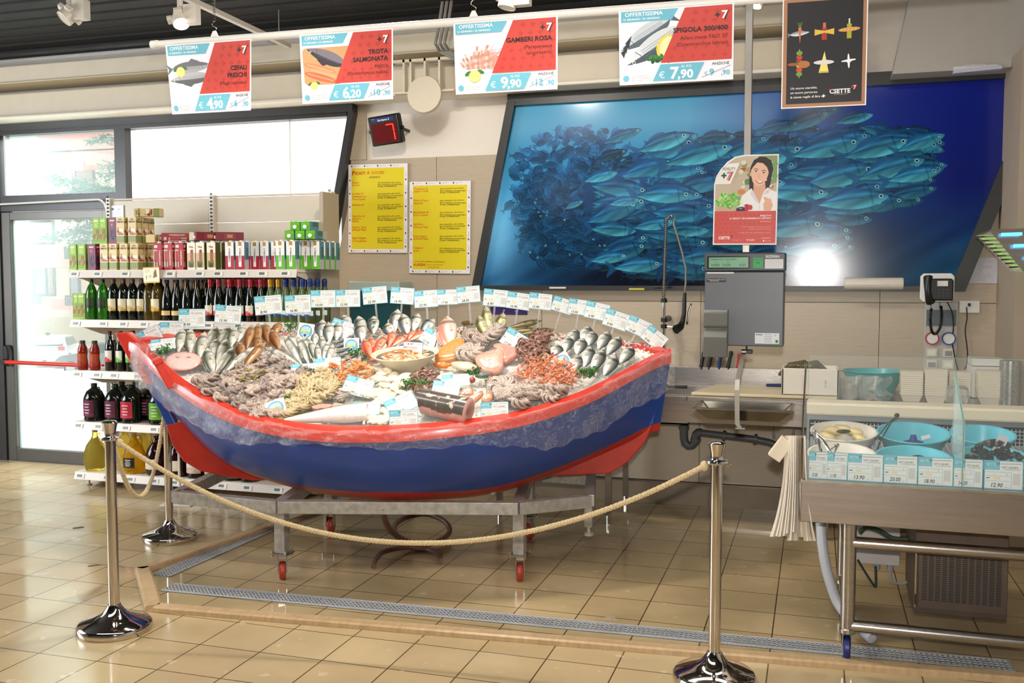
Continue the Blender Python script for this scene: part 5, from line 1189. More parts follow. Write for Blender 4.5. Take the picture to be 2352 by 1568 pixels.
T(link('loyalty_poster', fidelity(q1.x-q0.x, q1.z-q0.z).mesh('loyalty_poster'), M=upright(q0, 0, -.01)), 'white-edged poster of a smiling dark-haired woman on top of the scale', 'poster')

# ---------------------------------------------------------------- steel counter with sink along the back wall
YC0, YC1, ZC = 6.36, 7.16, .90
xs0 = -2.2; xs1 = W(1932, 900, YC0).x
ct_ = E('steel_counter', 'brushed steel sink counter along the back wall with a raised splashback', 'counter', (0, 0, 0))
b = MB(); sk0, sk1 = W(1475, 890, 6.7).x, W(1592, 890, 6.7).x
b.b2((xs0, YC0, ZC-.03), (sk0, YC1, ZC)).b2((sk1, YC0, ZC-.03), (xs1, YC1, ZC)).b2((sk0, YC0, ZC-.03), (sk1, 6.46, ZC)).b2((sk0, 6.98, ZC-.03), (sk1, YC1, ZC))
b.build('worktop', STEELH, ct_, smooth=False, bev=.003)
b = MB(); b.b2((xs0, YC0+.01, ZC-.17), (xs1, YC0+.03, ZC-.03)); b.build('apron', STEELH, ct_, smooth=False)
MB().b2((xs0, YC1-.02, ZC), (xs1+.0, YC1, ZC+.125)).build('splashback', STEEL, ct_, smooth=False, bev=.002)
b = MB(); b.b2((sk0, 6.46, ZC-.2), (sk1, 6.98, ZC-.19)).b2((sk0, 6.46, ZC-.2), (sk0+.005, 6.98, ZC)).b2((sk1-.005, 6.46, ZC-.2), (sk1, 6.98, ZC)).b2((sk0, 6.46, ZC-.2), (sk1, 6.465, ZC)).b2((sk0, 6.975, ZC-.2), (sk1, 6.98, ZC))
b.build('basin', STEEL, ct_, smooth=False)
for x, y in ((W(1398, 1100, 6.45).x, 6.45), (W(1398, 1100, 6.45).x, 7.08), (xs1-.08, 6.45), (xs1-.08, 7.08), (-2.1, 6.45)):
    MB().b2((x-.02, y-.02, .06), (x+.02, y+.02, ZC-.1)).tube([(x, y, 0), (x, y, .07)], .016, 10).build('leg', STEEL, ct_, smooth=False)
PIPE = mat('grey_drain_pipe', '55575a', .4)
def wp(x, y, Y=6.85): return W(x, y, Y)
dp = E('drain_trap', 'dark grey plastic waste pipe with a trap under the sink counter', 'pipe', (0, 0, 0))
t0 = wp(1571, 958)
bend = [wp(1571, 968), wp(1571, 1005), wp(1574, 1017), wp(1581, 1023), wp(1590, 1022), wp(1597, 1015), wp(1598, 1000)]
MB().tube(bend, .030, 14).build('trap', PIPE, dp)
MB().tube([wp(1598, 1003), wp(1599, 997), wp(1603, 993), wp(1612, 993)], .030, 14).build('elbow', PIPE, dp)
MB().tube([wp(1608, 993), wp(1730, 1008), wp(1765, 1015), wp(1800, 1028)], .024, 14).build('waste_pipe', PIPE, dp)
for x, y in ((1571, 978), (1598, 1006), (1660, 1000), (1732, 1008)):
    p = wp(x, y); q_ = wp(x+(7 if x > 1640 else 0), y+(1 if x > 1640 else 8)); MB().tube([p, q_], .037, 14).build('collar', PIPE, dp)
MB().tube([wp(1768, 940), wp(1775, 975), wp(1778, 1005)], .008, 8).build('supply_hose', GREYP, dp)
T(MB().tube([wp(1825, 975, 6.9), wp(1822, 1000, 6.9), wp(1830, 1040, 6.9)], .008, 8).build('supply_hose', GREYP), 'thin grey hose hanging under the counter near the paper bags', 'hose')
# right part of the counter, darker steel, with stacks
c2 = E('steel_worktop', 'dark steel worktop at the right end of the counter, carrying stacks of trays', 'worktop', (0, 0, 0))
MB().b2((xs1+.004, YC0, ZC-.045), (px-.006, YC1, ZC-.005)).build('top', STEELH, c2, smooth=False, bev=.003)
MB().b2((xs1+.01, YC0+.04, ZC-.6), (px-.006, YC0+.06, ZC-.045)).build('front', STEEL, c2, smooth=False)
for x in (xs1+.05, px-.06): MB().b2((x-.02, 6.6, 0), (x+.02, 6.64, ZC-.05)).build('leg', STEEL, c2, smooth=False)
BRD = mat('cream_chopping_board', 'dfd2ae', .45, var=.08, vscale=5)
p0 = G(1592, 907, ZC+.0); p1 = G(1850, 907, ZC)
b = MB(); b.prism([(p0.x-.01, 6.44), (xs1-.02, 6.44), (xs1-.02, 6.98), (p0.x+.10, 6.98)], ZC+.001, ZC+.022); T(b.build('chopping_board', BRD, smooth=False, bev=.005), 'large cream chopping board lying on the steel counter', 'chopping board')
def knife(label, x0, y0, x1, y1, Y, col, lean=0):
    p = W(x0, y0, Y); q_ = W(x1, y1, Y); o = E('knife', label, 'knife', p); d = q_-p
    pts = [d*t for t in (0, .12, .35, .7, .9, 1.0)]
    MB().tube(pts, [.010, .013, .0105, .011, .014, .012], 10, flat=1.5).build('handle', mat('knife_handle_'+col, col, .4), o)
    u = d.normalized(); s_ = Vector((.018, 0, 0))
    b = MB(); b.add([d-s_, d+s_, d+s_+u*.05, d-s_*.6+u*.13, d-s_+u*.05], [(0, 1, 2, 3, 4)]); k = b.build('blade', STEEL, o); m_ = k.modifiers.new('t', 'SOLIDIFY'); m_.thickness = .002
for i, (x0, y0, x1, y1, c, l_) in enumerate([(1617, 808, 1609, 848, '18181a', 'black-handled knife, leftmost behind the counter splashback'), (1634, 814, 1626, 848, '1a1a1c', 'black-handled knife next to the blue one, on its left'), (1655, 814, 1650, 848, '20306c', 'blue-handled knife standing behind the splashback'), (1680, 806, 1671, 848, '161618', 'black-handled knife just right of the upright blue one'), (1699, 812, 1695, 848, '9c2420', 'red-handled knife behind the scale strap')]): knife(l_, x0, y0, x1, y1, YC1+.0-.005, c)
T(MB().b2((W(1600, 850, YC1).x, YC1+.001, ZC+.03), (W(1705, 850, YC1).x, 7.187, ZC+.115)).build('knife_holder', STEEL, smooth=False), 'steel knife holder behind the splashback', 'knife holder')
p = G(1760, 884, ZC+.035); T(MB().tube([p, p+Vector((.12, .02, 0)), p+Vector((.15, .02, 0))], [.010, .012, .009], 10).build('knife', mat('knife_handle_20306c', '20306c', .4)), 'blue-handled knife lying on the board against the foam box', 'knife')
p = G(1512, 887, ZC+.012); T(MB().tube([p, p+Vector((.1, .01, .0)), p+Vector((.2, .02, 0))], [.011, .008, .011], 8).build('tap_lever', BLACKP), 'black lever lying at the sink edge beside the boat stern', 'lever')
# spray tap
tp = E('spray_tap', 'chrome spray tap with a sprung riser and a hanging black spray gun', 'tap', (0, 0, 0))
TY = 7.0
MB().tube([W(1525, 880, TY), W(1525, 690, TY)], .012, 12).build('riser', CHROME, tp)
MB().lathe([(.0, 0), (.03, 0), (.03, .02), (.014, .03), (.014, .1)], 16, c=W(1525, 886, TY)).build('tap_base', CHROME, tp)
sp0, sp1 = W(1524, 692, TY), W(1530, 508, TY); N = 46*8
def spr(t):
    if t < .88: return sp0.lerp(sp1, t/.88)
    a_ = (t-.88)/.12*PI*.75; r_ = .035; return sp1+Vector((r_-r_*math.cos(a_), 0, r_*math.sin(a_)*1.2))
S_ = []
for i in range(N+1):
    t = i/N; p = spr(t); an = i*2*PI/8; tg = (spr(min(1, t+.01))-spr(max(0, t-.01))).normalized(); n = Vector((0, 1, 0)); m_ = tg.cross(n).normalized(); S_.append(p+(n*math.cos(an)+m_*math.sin(an))*.0135)
MB().tube(S_, .0026, 5).build('spring', CHROME, tp)
hs = [spr(i/20) for i in range(21)]+[W(1548, 515, TY), W(1557, 545, TY), W(1567, 580, TY), W(1575, 615, TY), W(1575, 650, TY), W(1573, 668, TY)]
MB().tube(hs, .007, 8).build('hose', mat('grey_braided_hose', '8a8478', .35, .3), tp)
for y in (690, 735, 749): p = W(1525, y, TY); MB().tube([p+Vector((0, 0, -.014)), p+Vector((0, 0, .014))], .023, 14).build('clamp', BLACKP, tp)
MB().tube([W(1525, 733, TY), W(1536, 731, 7.185)], .022, 14).build('wall_flange', BLACKP, tp)
MB().tube([W(1525, 749, TY), W(1562, 752, TY-.02)], .004, 8).build('hook_arm', CHROME, tp)
gp = [W(1573, 672, TY), W(1572, 690, TY), W(1571, 720, TY), W(1568, 738, TY), W(1563, 750, TY-.02)]
gn = MB().tube(gp, [.011, .015, .016, .018, .027], 14).build('spray_gun', BLACKP, tp)
MB().tube([gp[-1], gp[-1]+Vector((-.03, -.035, -.02))], [.027, .032], 14).build('nozzle', BLACKP, gn)
MB().tube([W(1578, 745, TY), W(1582, 715, TY), W(1588, 697, TY)], .005, 8, flat=1.8).build('trigger', CHROME, gn)

# ---- things on the counter
def foambox():
    x0 = W(1794, 880, 6.42).x; x1 = xs1+.0; z0 = ZC+.024; z1_ = z0+.17; xm = (x0+x1)/2
    o = E('foam_box', 'white foam fish box with grey fish showing over its rim on the counter', 'box', (x0, 6.45, z0)); w_ = x1-x0-.01; b = MB()
    b.b2((0, 0, 0), (w_, .3, .012)).b2((0, 0, 0), (w_, .018, .17)).b2((0, .282, 0), (w_, .3, .17)).b2((0, 0, 0), (.018, .3, .17)).b2((w_-.018, 0, 0), (w_, .3, .17)).build('body', mat('white_foam', 'eee8da', .6, bump=.1, bscale=80), o, smooth=False, bev=.006)
    a = Art(.05, .05, 'e8e6e0'); a.text('1101 00028', .022, .004, .010, '303030', rot=PI/2, wmax=.045)
    link('box_label', a.mesh('box_label'), o, M=Matrix.Translation((w_*.72, -.0015, .05)) @ Matrix.Rotation(PI/2, 4, 'X'))
    for i, (x, r_) in enumerate([(.10, .3), (w_-.18, -.1), (w_*.5, .1)]):
        f = MB().tube([(x-.12, .15, .12), (x-.05, .12, .175), (x+.04, .13, .19), (x+.10, .15, .15)], [.008, .026, .030, .012], 12, flat=.8).build('fish', mat('olive_fish_skin', '6a5f42', .2, var=.3, vscale=20), None, loc=o.location)
        T(f, ['grey-brown fish on the left in the foam box', 'dark fish at the right end of the foam box', 'pale brown fish in the middle of the foam box'][i], 'fish')
foambox()
TEALP = mat('turquoise_plastic', '4fb4b8', .3)
def basin(name, label, c, r0, r1, h, m, tilt=0, n=40, ribs=True):
    o = E(name, label, 'bowl', c); b = MB(); vs = []
    pr_ = [(0, 0), (r0*.9, 0), (r0, .006), (r1-.004, h-.006), (r1+.006, h), (r1+.005, h+.004), (r1-.004, h+.003), (r0-.004, .010), (0, .006)]
    MB().lathe(pr_, n, caps=False).build('bowl', m, o, M=Matrix.Rotation(tilt, 4, 'X'))
    return o
xb = W(2005, 870, 6.85); basin('wash_basin', 'turquoise plastic basin behind the stacked white tubs', Vector((xb.x, 6.86, ZC)), .13, .19, .155, TEALP)
FOAMT = mat('ivory_foam_trays', 'e9e2cf', .6)
def traystack(label, x0, x1, ytop, Y, n, round_=False, d=None):
    p = W(x0, 900, Y); q_ = W(x1, 900, Y); w_ = q_.x-p.x; cx = (p.x+q_.x)/2; top = W(x0, ytop, Y).z; h = top-ZC; d = d or w_*.8
    o = E('tray_stack', label, 'tray stack', (cx, Y+d/2, ZC-.004), 0)
    for i in range(n):
        zz_ = h*.22+(h*.78)*i/n; b = MB()
        k = .70
        ring = lambda hx, hy, z: [(-hx, -hy, z), (hx, -hy, z), (hx, hy, z), (-hx, hy, z)]
        if i == 0: b.add(ring(w_*.5*k, d*.5*k, 0)+ring(w_*.48, d*.48, zz_)+ring(w_*.5, d*.5, zz_+.001)+ring(w_*.5, d*.5, zz_+.006)+ring(w_*.45, d*.45, zz_+.006)+ring(w_*.4*k, d*.4*k, .02), [(j*4+q, j*4+(q+1) % 4, j*4+4+(q+1) % 4, j*4+4+q) for j in range(5) for q in range(4)]+[(3, 2, 1, 0), (20, 21, 22, 23)])
        else: b.add(ring(w_*.48, d*.48, zz_-h*.78/n+.004)+ring(w_*.48, d*.48, zz_)+ring(w_*.5, d*.5, zz_+.001)+ring(w_*.5, d*.5, zz_+.006)+ring(w_*.45, d*.45, zz_+.006), [(j*4+q, j*4+(q+1) % 4, j*4+4+(q+1) % 4, j*4+4+q) for j in range(4) for q in range(4)]+[(16, 17, 18, 19)])
        b.build('tray', FOAMT, o, smooth=False)
traystack('stack of ivory foam tubs nearest the turquoise basin', 2068, 2120, 848, 6.52, 12)
traystack('tallest stack of ivory foam tubs, second from the basin', 2124, 2176, 844, 6.50, 14)
traystack('stack of ivory foam tubs behind the clear dish', 2179, 2229, 849, 6.56, 12)
traystack('wide stack of flat white trays by the right wall', 2246, 2308, 848, 6.48, 16)
p = W(2226, 842, 7.0); T(MB().b2((p.x, 6.86, ZC+.0), (p.x+.34, 7.1, ZC+.20)).b2((p.x, 6.88, ZC+.205), (p.x+.34, 7.08, ZC+.25)).build('paper_stack', mat('white_paper_stack', 'e4e2da', .7), smooth=False), 'tall stack of white wrapping paper behind the flat trays', 'paper stack')
b = MB(); p = W(1985, 905, 6.5)
o = E('clear_tub', 'clear plastic tubs in a torn bag on the dark worktop', 'tub', (p.x, 6.5, ZC))
for x, h, r_ in ((-.09, .14, .1), (.02, .145, -.05)): MB().lathe([(.045, 0), (.06, h-.01), (.064, h), (.058, h)], 20, c=(x, .05, 0), caps=False).build('tub', CLEARP, o); MB().lathe([(0, 0), (.045, 0)], 20, c=(x, .05, .002), caps=False).build('tub_base', mat('grey_contents', 'a8a494', .5), o)
MB().grid(lambda u, v: (-.17+.32*u+.02*math.sin(v*9), -.02+.02*math.sin(u*14)+.03*v, .15*v+.01*math.sin(u*20+v*6)), 16, 8).build('torn_bag', CLEARP, o)
p = W(2200, 905, 6.42)
T(MB().lathe([(0, 0), (.05, 0), (.06, .02), (.06, .10), (.05, .12), (0, .12)], 24, M=Matrix.Translation((p.x-.06, 6.46, ZC+.055)) @ Matrix.Rotation(PI/2, 4, 'Y')).build('clear_dish', CLEARP), 'clear plastic dish lying on its side before the foam tubs', 'dish')
p = W(2322, 925, 6.45)
T(MB().lathe([(.0, 0), (.06, 0), (.06, .27), (.0, .27)], 28, c=(p.x, 6.5, ZC), caps=False).build('foil_roll', mat('dotted_foil', 'a8a8a0', .3, .6, var=.3, vscale=90)), 'upright roll of metal mesh foil at the far right of the worktop', 'roll')

# ---------------------------------------------------------------- wall fittings on the right
p = W(2150, 662, 7.06)
ph = E('wall_phone', 'black corded telephone on a white wall plate below the mural corner', 'telephone', p)
b = MB(); b.prism([(-.105+.02*math.cos(t) if False else x, z) for x, z in [(-.10, -.07), (-.08, -.09), (.09, -.09), (.11, -.07), (.11, .08), (.09, .10), (-.08, .10), (-.10, .08)]], 0, .025); b.build('wall_plate', WHITEP, ph, M=Matrix.Rotation(PI/2, 4, 'X'), smooth=False, bev=.006)
b = MB(); b.prism([(-.07, -.08), (.10, -.08), (.10, .05), (.09, .065), (-.07, .065)], .025, .06); b.build('body', BLACKP, ph, M=Matrix.Rotation(PI/2, 4, 'X'), smooth=False, bev=.008)
b = MB(); b.tube([(-.058, -.075, .075), (-.062, -.095, .04), (-.06, -.10, -.02), (-.052, -.095, -.07), (-.04, -.08, -.09)], [.026, .022, .018, .021, .027], 12, flat=1.2); b.build('handset', BLACKP, ph)
MB().b2((.0, -.064, .015), (.065, -.06, .05)).build('number_card', WHITEP, ph, smooth=False)
b = MB(); [b.b2((.005+.025*i, -.064, -.055+.02*j), (.02+.025*i, -.06, -.045+.02*j)) for i in range(3) for j in range(3)]; b.build('keys', mat('dark_grey_keys', '3a3a3e', .4), ph, smooth=False)
S_ = []; cpts = [W(2139, 708, 7.08), W(2137, 735, 7.08), W(2140, 760, 7.08), W(2149, 766, 7.08), W(2159, 752, 7.08), W(2163, 725, 7.08), W(2161, 702, 7.08)]
def interp(P, t):
    n = len(P)-1; i = min(int(t*n), n-1); f = t*n-i; a_, b_, c_, d_ = P[max(i-1, 0)], P[i], P[i+1], P[min(i+2, n)]
    return .5*((2*b_)+(c_-a_)*f+(2*a_-5*b_+4*c_-d_)*f*f+(3*b_-a_-3*c_+d_)*f**3)
for i in range(420):
    t = i/419; c = interp(cpts, t); tg = (interp(cpts, min(1, t+.01))-interp(cpts, max(0, t-.01))).normalized(); n = Vector((0, 1, 0)); m_ = tg.cross(n); an = i*2*PI/8; S_.append(c-p+(n*math.cos(an)+m_*math.sin(an))*.008)
MB().tube([W(2137, 692, 7.08)-p]+S_[::1]+[W(2157, 690, 7.08)-p], .0028, 5).build('coiled_cord', BLACKP, ph)
def cable(label, pts, r=.004, m=None): return T(MB().tube([interp(pts, i/30) for i in range(31)], r, 6).build('cable', m or BLACKP), label, 'cable')
cable('thin black cable falling from the telephone past the sockets', [W(2172, 688, 7.14), W(2186, 715, 7.14), W(2190, 750, 7.14), W(2187, 780, 7.14), W(2192, 815, 7.14), W(2200, 850, 7.14)])
cable('black cable plugged into the white wall socket', [W(2220, 705, 7.16), W(2221, 730, 7.16), W(2217, 760, 7.16), W(2222, 805, 7.16), W(2221, 835, 7.16), W(2215, 848, 7.16)])
cable('thicker black cable hanging from the ultraviolet insect lamp', [W(2316, 610, 7.0), W(2312, 660, 7.1), W(2304, 710, 7.14), W(2312, 760, 7.14), W(2310, 790, 7.14), W(2318, 835, 7.14)], .007)
pe0 = W(2120, 850, 7.17); pe1 = W(2200, 694, 7.17)
el = E('fuse_box', 'pale grey socket and fuse panel on the wall under the telephone', 'socket panel', pe0); w_ = pe1.x-pe0.x; h_ = pe1.z-pe0.z
GB = mat('pale_grey_box', 'b4b2ac', .45)
MB().b2((0, 0, 0), (w_, .028, h_)).build('box', GB, el, smooth=False, bev=.004).location.y = -.02
MB().b2((.01, -.03, h_*.66), (w_-.01, -.02, h_*.89)).build('fuse_window', mat('smoked_window', '6a7276', .15), el, smooth=False)
for x, c in ((w_*.24, 'b02420'), (w_*.74, '2c3c94')):
    b = MB(); R_ = Matrix.Translation((x, -.02, h_*.475)) @ Matrix.Rotation(PI/2, 4, 'X'); b.lathe([(.036, 0), (.044, 0), (.044, .018), (.036, .018), (.036, 0)], 28, M=R_, caps=False); k = b.build('socket_ring', mat('ring_'+c, c, .4), el)
    MB().lathe([(0, 0), (.036, 0), (.036, .014), (0, .014)], 24, M=R_, caps=False).build('socket_lid', WHITEP, k)
for i in range(2):
    for j in range(2):
        k = MB().b2((w_*(.08+.5*i), -.03, h_*(.03+.17*j)), (w_*(.42+.5*i), -.02, h_*(.16+.17*j))).build('socket_frame', CREAM, el, smooth=False, bev=.004)
        MB().b2((w_*(.14+.5*i), -.034, h_*(.055+.17*j)), (w_*(.36+.5*i), -.029, h_*(.125+.17*j))).build('socket_switch', [GREYP, WHITEP][(i+j) % 2], k, smooth=False)
p = W(2203, 718, 7.17); o = E('wall_socket', 'white wall socket with a black plug beside the socket panel', 'socket', p)
MB().b2((0, 0, 0), (.125, .02, .082)).build('plate', WHITEP, o, smooth=False, bev=.003).location.y = -.006
MB().b2((.05, -.03, .045), (.066, -.005, .065)).build('plug', BLACKP, o, smooth=False)
p = W(2226, 650, 7.18); q_ = W(2308, 591, 7.18); a = Art(q_.x-p.x, q_.z-p.z, 'c8c6d0')
for i in range(13): a.line([(.05, .02+i*.012), (.05+.08*random.random()+.02, .02+i*.012)], .002, '8c8a96')
T(link('paper_notice', a.mesh('paper_notice'), M=upright(p, 0, -.01)), 'pale printed paper in a clear sleeve taped under the insect lamp', 'notice')
# film roll on the lower mural ledge
p = W(1940, 651, 7.05); q_ = W(2074, 656, 7.05)
T(MB().lathe([(0, 0), (.04, 0), (.041, .01), (.041, (q_-p).length-.01), (.04, (q_-p).length), (0, (q_-p).length)], 24, M=Matrix.Translation(p) @ Matrix.Rotation(PI/2, 4, 'Y'), caps=False).build('film_roll', mat('ivory_film_roll', 'd8cfc2', .3, var=.08, bump=.3, bscale=20)), 'ivory roll of plastic film lying on the lower edge of the mural frame', 'roll')
for i, (x0, x1, y, c, nm, lb, ct2) in enumerate([(1502, 1542, 659, '1c1c1e', 'marker_pen', 'black marker pen on the mural ledge left of the scale', 'pen'), (1445, 1480, 664, 'b8b040', 'cloth_scrap', 'yellowish scrap on the mural ledge', 'scrap'), (1262, 1300, 661, 'c8c4b8', 'paper_slip', 'pale slip on the mural ledge above the price cards', 'slip')]):
    p = W(x0, y, 7.088); q_ = W(x1, y, 7.088); T(MB().tube([p, q_], .008, 8).build(nm, mat('ledge_'+c, c, .4)), lb, ct2)
# ultraviolet insect lamp bolted to the pier
V = [(2240, 538), (2272, 527), (2360, 527), (2420, 640), (2322, 618)]
uv = E('insect_lamp', 'steel ultraviolet insect lamp with glowing tubes fixed to the right pier', 'lamp', (0, 0, 0))
def uvp(x, y, Y=6.3): return W(x, y, Y)
tl, bl2 = uvp(2272, 527), uvp(2345, 628); e1 = (bl2-tl); ax = Vector((1, .12, .03)).normalized()
F0 = [uvp(2272, 527), uvp(2240, 540), uvp(2322, 622), uvp(2352, 625)]
b = MB(); dpt = ax*.55; vs = [v+Vector((0, 0, 0)) for v in F0]+[v+dpt for v in F0]
b.add(vs, [(0, 3, 7, 4), (0, 4, 5, 1)]); k = b.build('housing', STEEL, uv, smooth=False); m_ = k.modifiers.new('t', 'SOLIDIFY'); m_.thickness = .004
b = MB(); b.add(F0, [(0, 1, 2, 3)]); k = b.build('end_plate', CLEARP, uv, smooth=False)
GL = mat('yellow_green_glue_board', '8cc41e', .5, emit=.45)
for i in range(9):
    t = (i+.5)/9; p = uvp(2240, 540).lerp(uvp(2322, 618), t); q_ = p+ax*.16
    MB().tube([p, q_], .006, 8).build('grille_bar', STEEL, uv)
b = MB(); p, q_ = uvp(2246, 540, 6.31), uvp(2328, 618, 6.31); b.add([p, q_, q_+ax*.25, p+ax*.25], [(0, 1, 2, 3)]); b.build('glue_board', GL, uv, smooth=False)
for i in range(3): p = uvp(2262, 540, 6.27).lerp(uvp(2318, 592, 6.27), i/2); MB().tube([p+ax*.09, p+ax*.2], .010, 10).build('ultraviolet_tube', mat('glowing_uv_tube', '5cb8f4', .3, emit=1.6), uv)
# emergency sign box under the soffit
p = W(2186, 172, 6.88); q_ = W(2300, 147, 6.88); w_ = q_.x-p.x
o = E('emergency_light', 'small white emergency light box under the grey soffit', 'emergency light', p)
MB().b2((.012, 0, .02), (w_-.02, .05, q_.z-p.z)).build('body', WHITEP, o, smooth=False); b = MB(); b.prism([(0, 0), (w_, .012), (w_-.01, .035), (.01, .025)], -.01, .05); b.build('visor', mat('pale_violet_plastic', 'c4c4d4', .4), o, M=Matrix.Rotation(PI/2, 4, 'X') @ Matrix.Translation((0, 0, 0)), smooth=False)
a = Art(.12, .012, 'e4e2dc'); a.text('KLAMERUS CHETOPOWN', .004, .002, .008, '55555c', wmax=.11); link('lettering', a.mesh('lettering'), o, M=Matrix.Translation((w_*.25, -.0015, .045)) @ Matrix.Rotation(PI/2, 4, 'X'))

# ---------------------------------------------------------------- refrigerated display case on the right
CY0, CY1 = 4.2, 5.32
cl = W(1839, 1150, CY0); XC = cl.x; zb0 = W(1839, 1197, CY0).z; zb1 = W(1839, 1107, CY0).z; XE = 1.9
dc = E('display_case', 'steel refrigerated fish case on wheels with a glass front at the right', 'display case', (XC, CY0, 0))
def D(x, y, z): return (x-XC, y-CY0, z)
DS = mat('case_brushed_steel', 'bcb4b0', .27, 1, var=.12, vscale=5, bump=.05, bscale=50, stretch=(.5, 1, 10))
MB().b2(D(XC, CY0, zb0), D(XE, CY0+.03, zb1)).b2(D(XC, CY0+.031, zb0), D(XC+.02, CY1, zb1-.004)).b2(D(XC+.021, CY1-.03, zb0), D(XE, CY1, zb1+.12)).b2(D(XC+.021, CY0+.031, zb0+.001), D(XE, CY1-.031, zb0+.02)).build('trough', DS, dc, smooth=False, bev=.003)
MB().b2(D(XC-.003, CY0-.004, zb1-.002), D(XE, CY0+.045, zb1+.010)).b2(D(XC-.003, CY0, zb1-.002), D(XC+.045, CY1, zb1+.0095)).build('rim', mat('worn_steel_rim', 'b8b2a4', .3, .9, var=.2, vscale=20), dc, smooth=False, bev=.002)
# perforated inner floor, sloping up to the back, and the upright grille
DK = mat('dark_perforation', '22262c', .5)
def zf(y): return zb1-.06+(y-CY0)*.08
b = MB(); b.add([D(XC+.03, CY0+.04, zf(CY0)), D(XE, CY0+.04, zf(CY0)), D(XE, CY1-.04, zf(CY1)), D(XC+.03, CY1-.04, zf(CY1))], [(0, 1, 2, 3)]); b.build('inner_floor', DK, dc, smooth=False)
b = MB(); x = XC+.05
WY = mat('white_wire', 'c8ccd0', .3, .5)
while x < 1.75: b.box(D(x, (CY0+CY1)/2, (zf(CY0)+zf(CY1))/2+.004), (.004, CY1-CY0-.1, .003), Matrix.Rotation(math.atan(.08), 3, 'X')); x += .025
y = CY0+.06
while y < CY1-.08: b.b2(D(XC+.03, y, zf(y)+.004), D(1.8, y+.004, zf(y)+.007)); y += .025
b.build('wire_floor', WY, dc, smooth=False)
b = MB(); x = XC+.05; zg0, zg1 = zf(CY1)+.0, zf(CY1)+.085
while x < 1.75: b.b2(D(x, CY1-.085, zg0), D(x+.004, CY1-.08, zg1)); x += .018
z = zg0
while z < zg1: b.b2(D(XC+.03, CY1-.085, z), D(1.8, CY1-.08, z+.004)); z += .018
b.build('air_grille', WY, dc, smooth=False)
zr0 = W(2000, 955, CY1).z; zr1 = W(2000, 930, CY1).z
MB().b2(D(XC+.01, CY1-.03, zb1), D(XE, CY1+.05, zr0)).build('back_wall', mat('grey_case_back', '84878c', .35, .5), dc, smooth=False)
MB().b2(D(XC+.01, CY1-.06, zr0), D(XE, CY1+.12, zr1+.01)).build('serving_board', mat('cream_serving_board', 'e6dcc0', .4, var=.04), dc, smooth=False, bev=.012)
for x in (.155, 1.45):
    for y in (4.38, 5.10):
        lg = MB().tube([D(x, y, .13), D(x, y, zb0)], .030, 20).build('leg', STEEL, dc)
        MB().b2(D(x-.02, y-.012, .07), D(x-.016, y+.05, .145)).b2(D(x+.016, y-.012, .07), D(x+.02, y+.05, .145)).lathe([(.03, .13), (.034, .135), (.034, .15), (.03, .155)], 18, c=D(x, y, 0)).build('castor_fork', STEEL, lg, smooth=False)
        MB().lathe([(.0, -.014), (.05, -.014), (.058, -.008), (.058, .008), (.05, .014), (0, .014)], 24, M=Matrix.Translation(D(x, y+.02, .058)) @ Matrix.Rotation(PI/2, 4, 'Y'), caps=False).build('wheel', mat('blue_wheel_rubber', '1c2a6c', .4), lg)
for z in (.135+.03, W(2000, 1248, 4.38).z): MB().tube([D(.155, 4.38, z), D(1.45, 4.38, z)], .026, 16).build('front_rail', STEEL, dc)
MB().tube([D(.155, 5.10, .36), D(1.45, 5.10, .36)], .026, 16).build('rear_rail', STEEL, dc)
MB().tube([D(.155, 4.38, .165), D(.155, 5.10, .165)], .022, 14).tube([D(.155, 4.38, .46), D(.155, 5.10, .46)], .022, 14).build('side_rail', STEEL, dc)
# glass
GE = mat('green_glass_edge', '7fa89c', .1)
zg = W(1858, 815, CY0+.02).z
gl = MB().b2(D(W(1857, 900, CY0+.02).x, CY0+.016, zb1+.008), D(XE, CY0+.022, zg)).build('front_glass', GLASS, dc, smooth=False)
xg0 = W(1857, 900, CY0+.02).x
MB().b2(D(xg0, CY0+.0155, zg), D(XE, CY0+.0225, zg+.0015)).b2(D(xg0-.0015, CY0+.0155, zb1+.008), D(xg0, CY0+.0225, zg)).build('glass_edge', GE, gl, smooth=False)
v = [W(2213, 1050, CY0+.03), W(2213, 928, CY0+.03), W(2206, 862, CY0+.5), W(2186, 925, CY0+.62), W(2190, 1010, CY0+.62)]
xd = W(2213, 1000, CY0+.03).x
b = MB(); dv_ = [D(xd, CY0+.03, zb1+.01), D(xd, CY0+.03, zg-.26), D(xd, CY0+.34, zg-.08), D(xd, CY0+.40, zb1+.06)]
b.add(dv_, [(0, 1, 2, 3)]); k = b.build('divider_glass', GLASS, dc, smooth=False); k.modifiers.new('t', 'SOLIDIFY').thickness = .006
MB().tube([dv_[0], dv_[1], dv_[2]], .0028, 5).build('divider_edge', GE, k)
rx = W(1850, 900, CY0+.03).x
MB().tube([D(rx-.008, CY0+.03, zb1), D(rx-.008, CY0+.03, W(1846, 1008, CY0).z)], .011, 14).tube([D(rx-.008, CY0+.03, W(1846, 1008, CY0).z), D(rx+.0, CY0+.03, W(1851, 835, CY0).z)], .0042, 8).build('glass_support_rod', CHROME, dc)
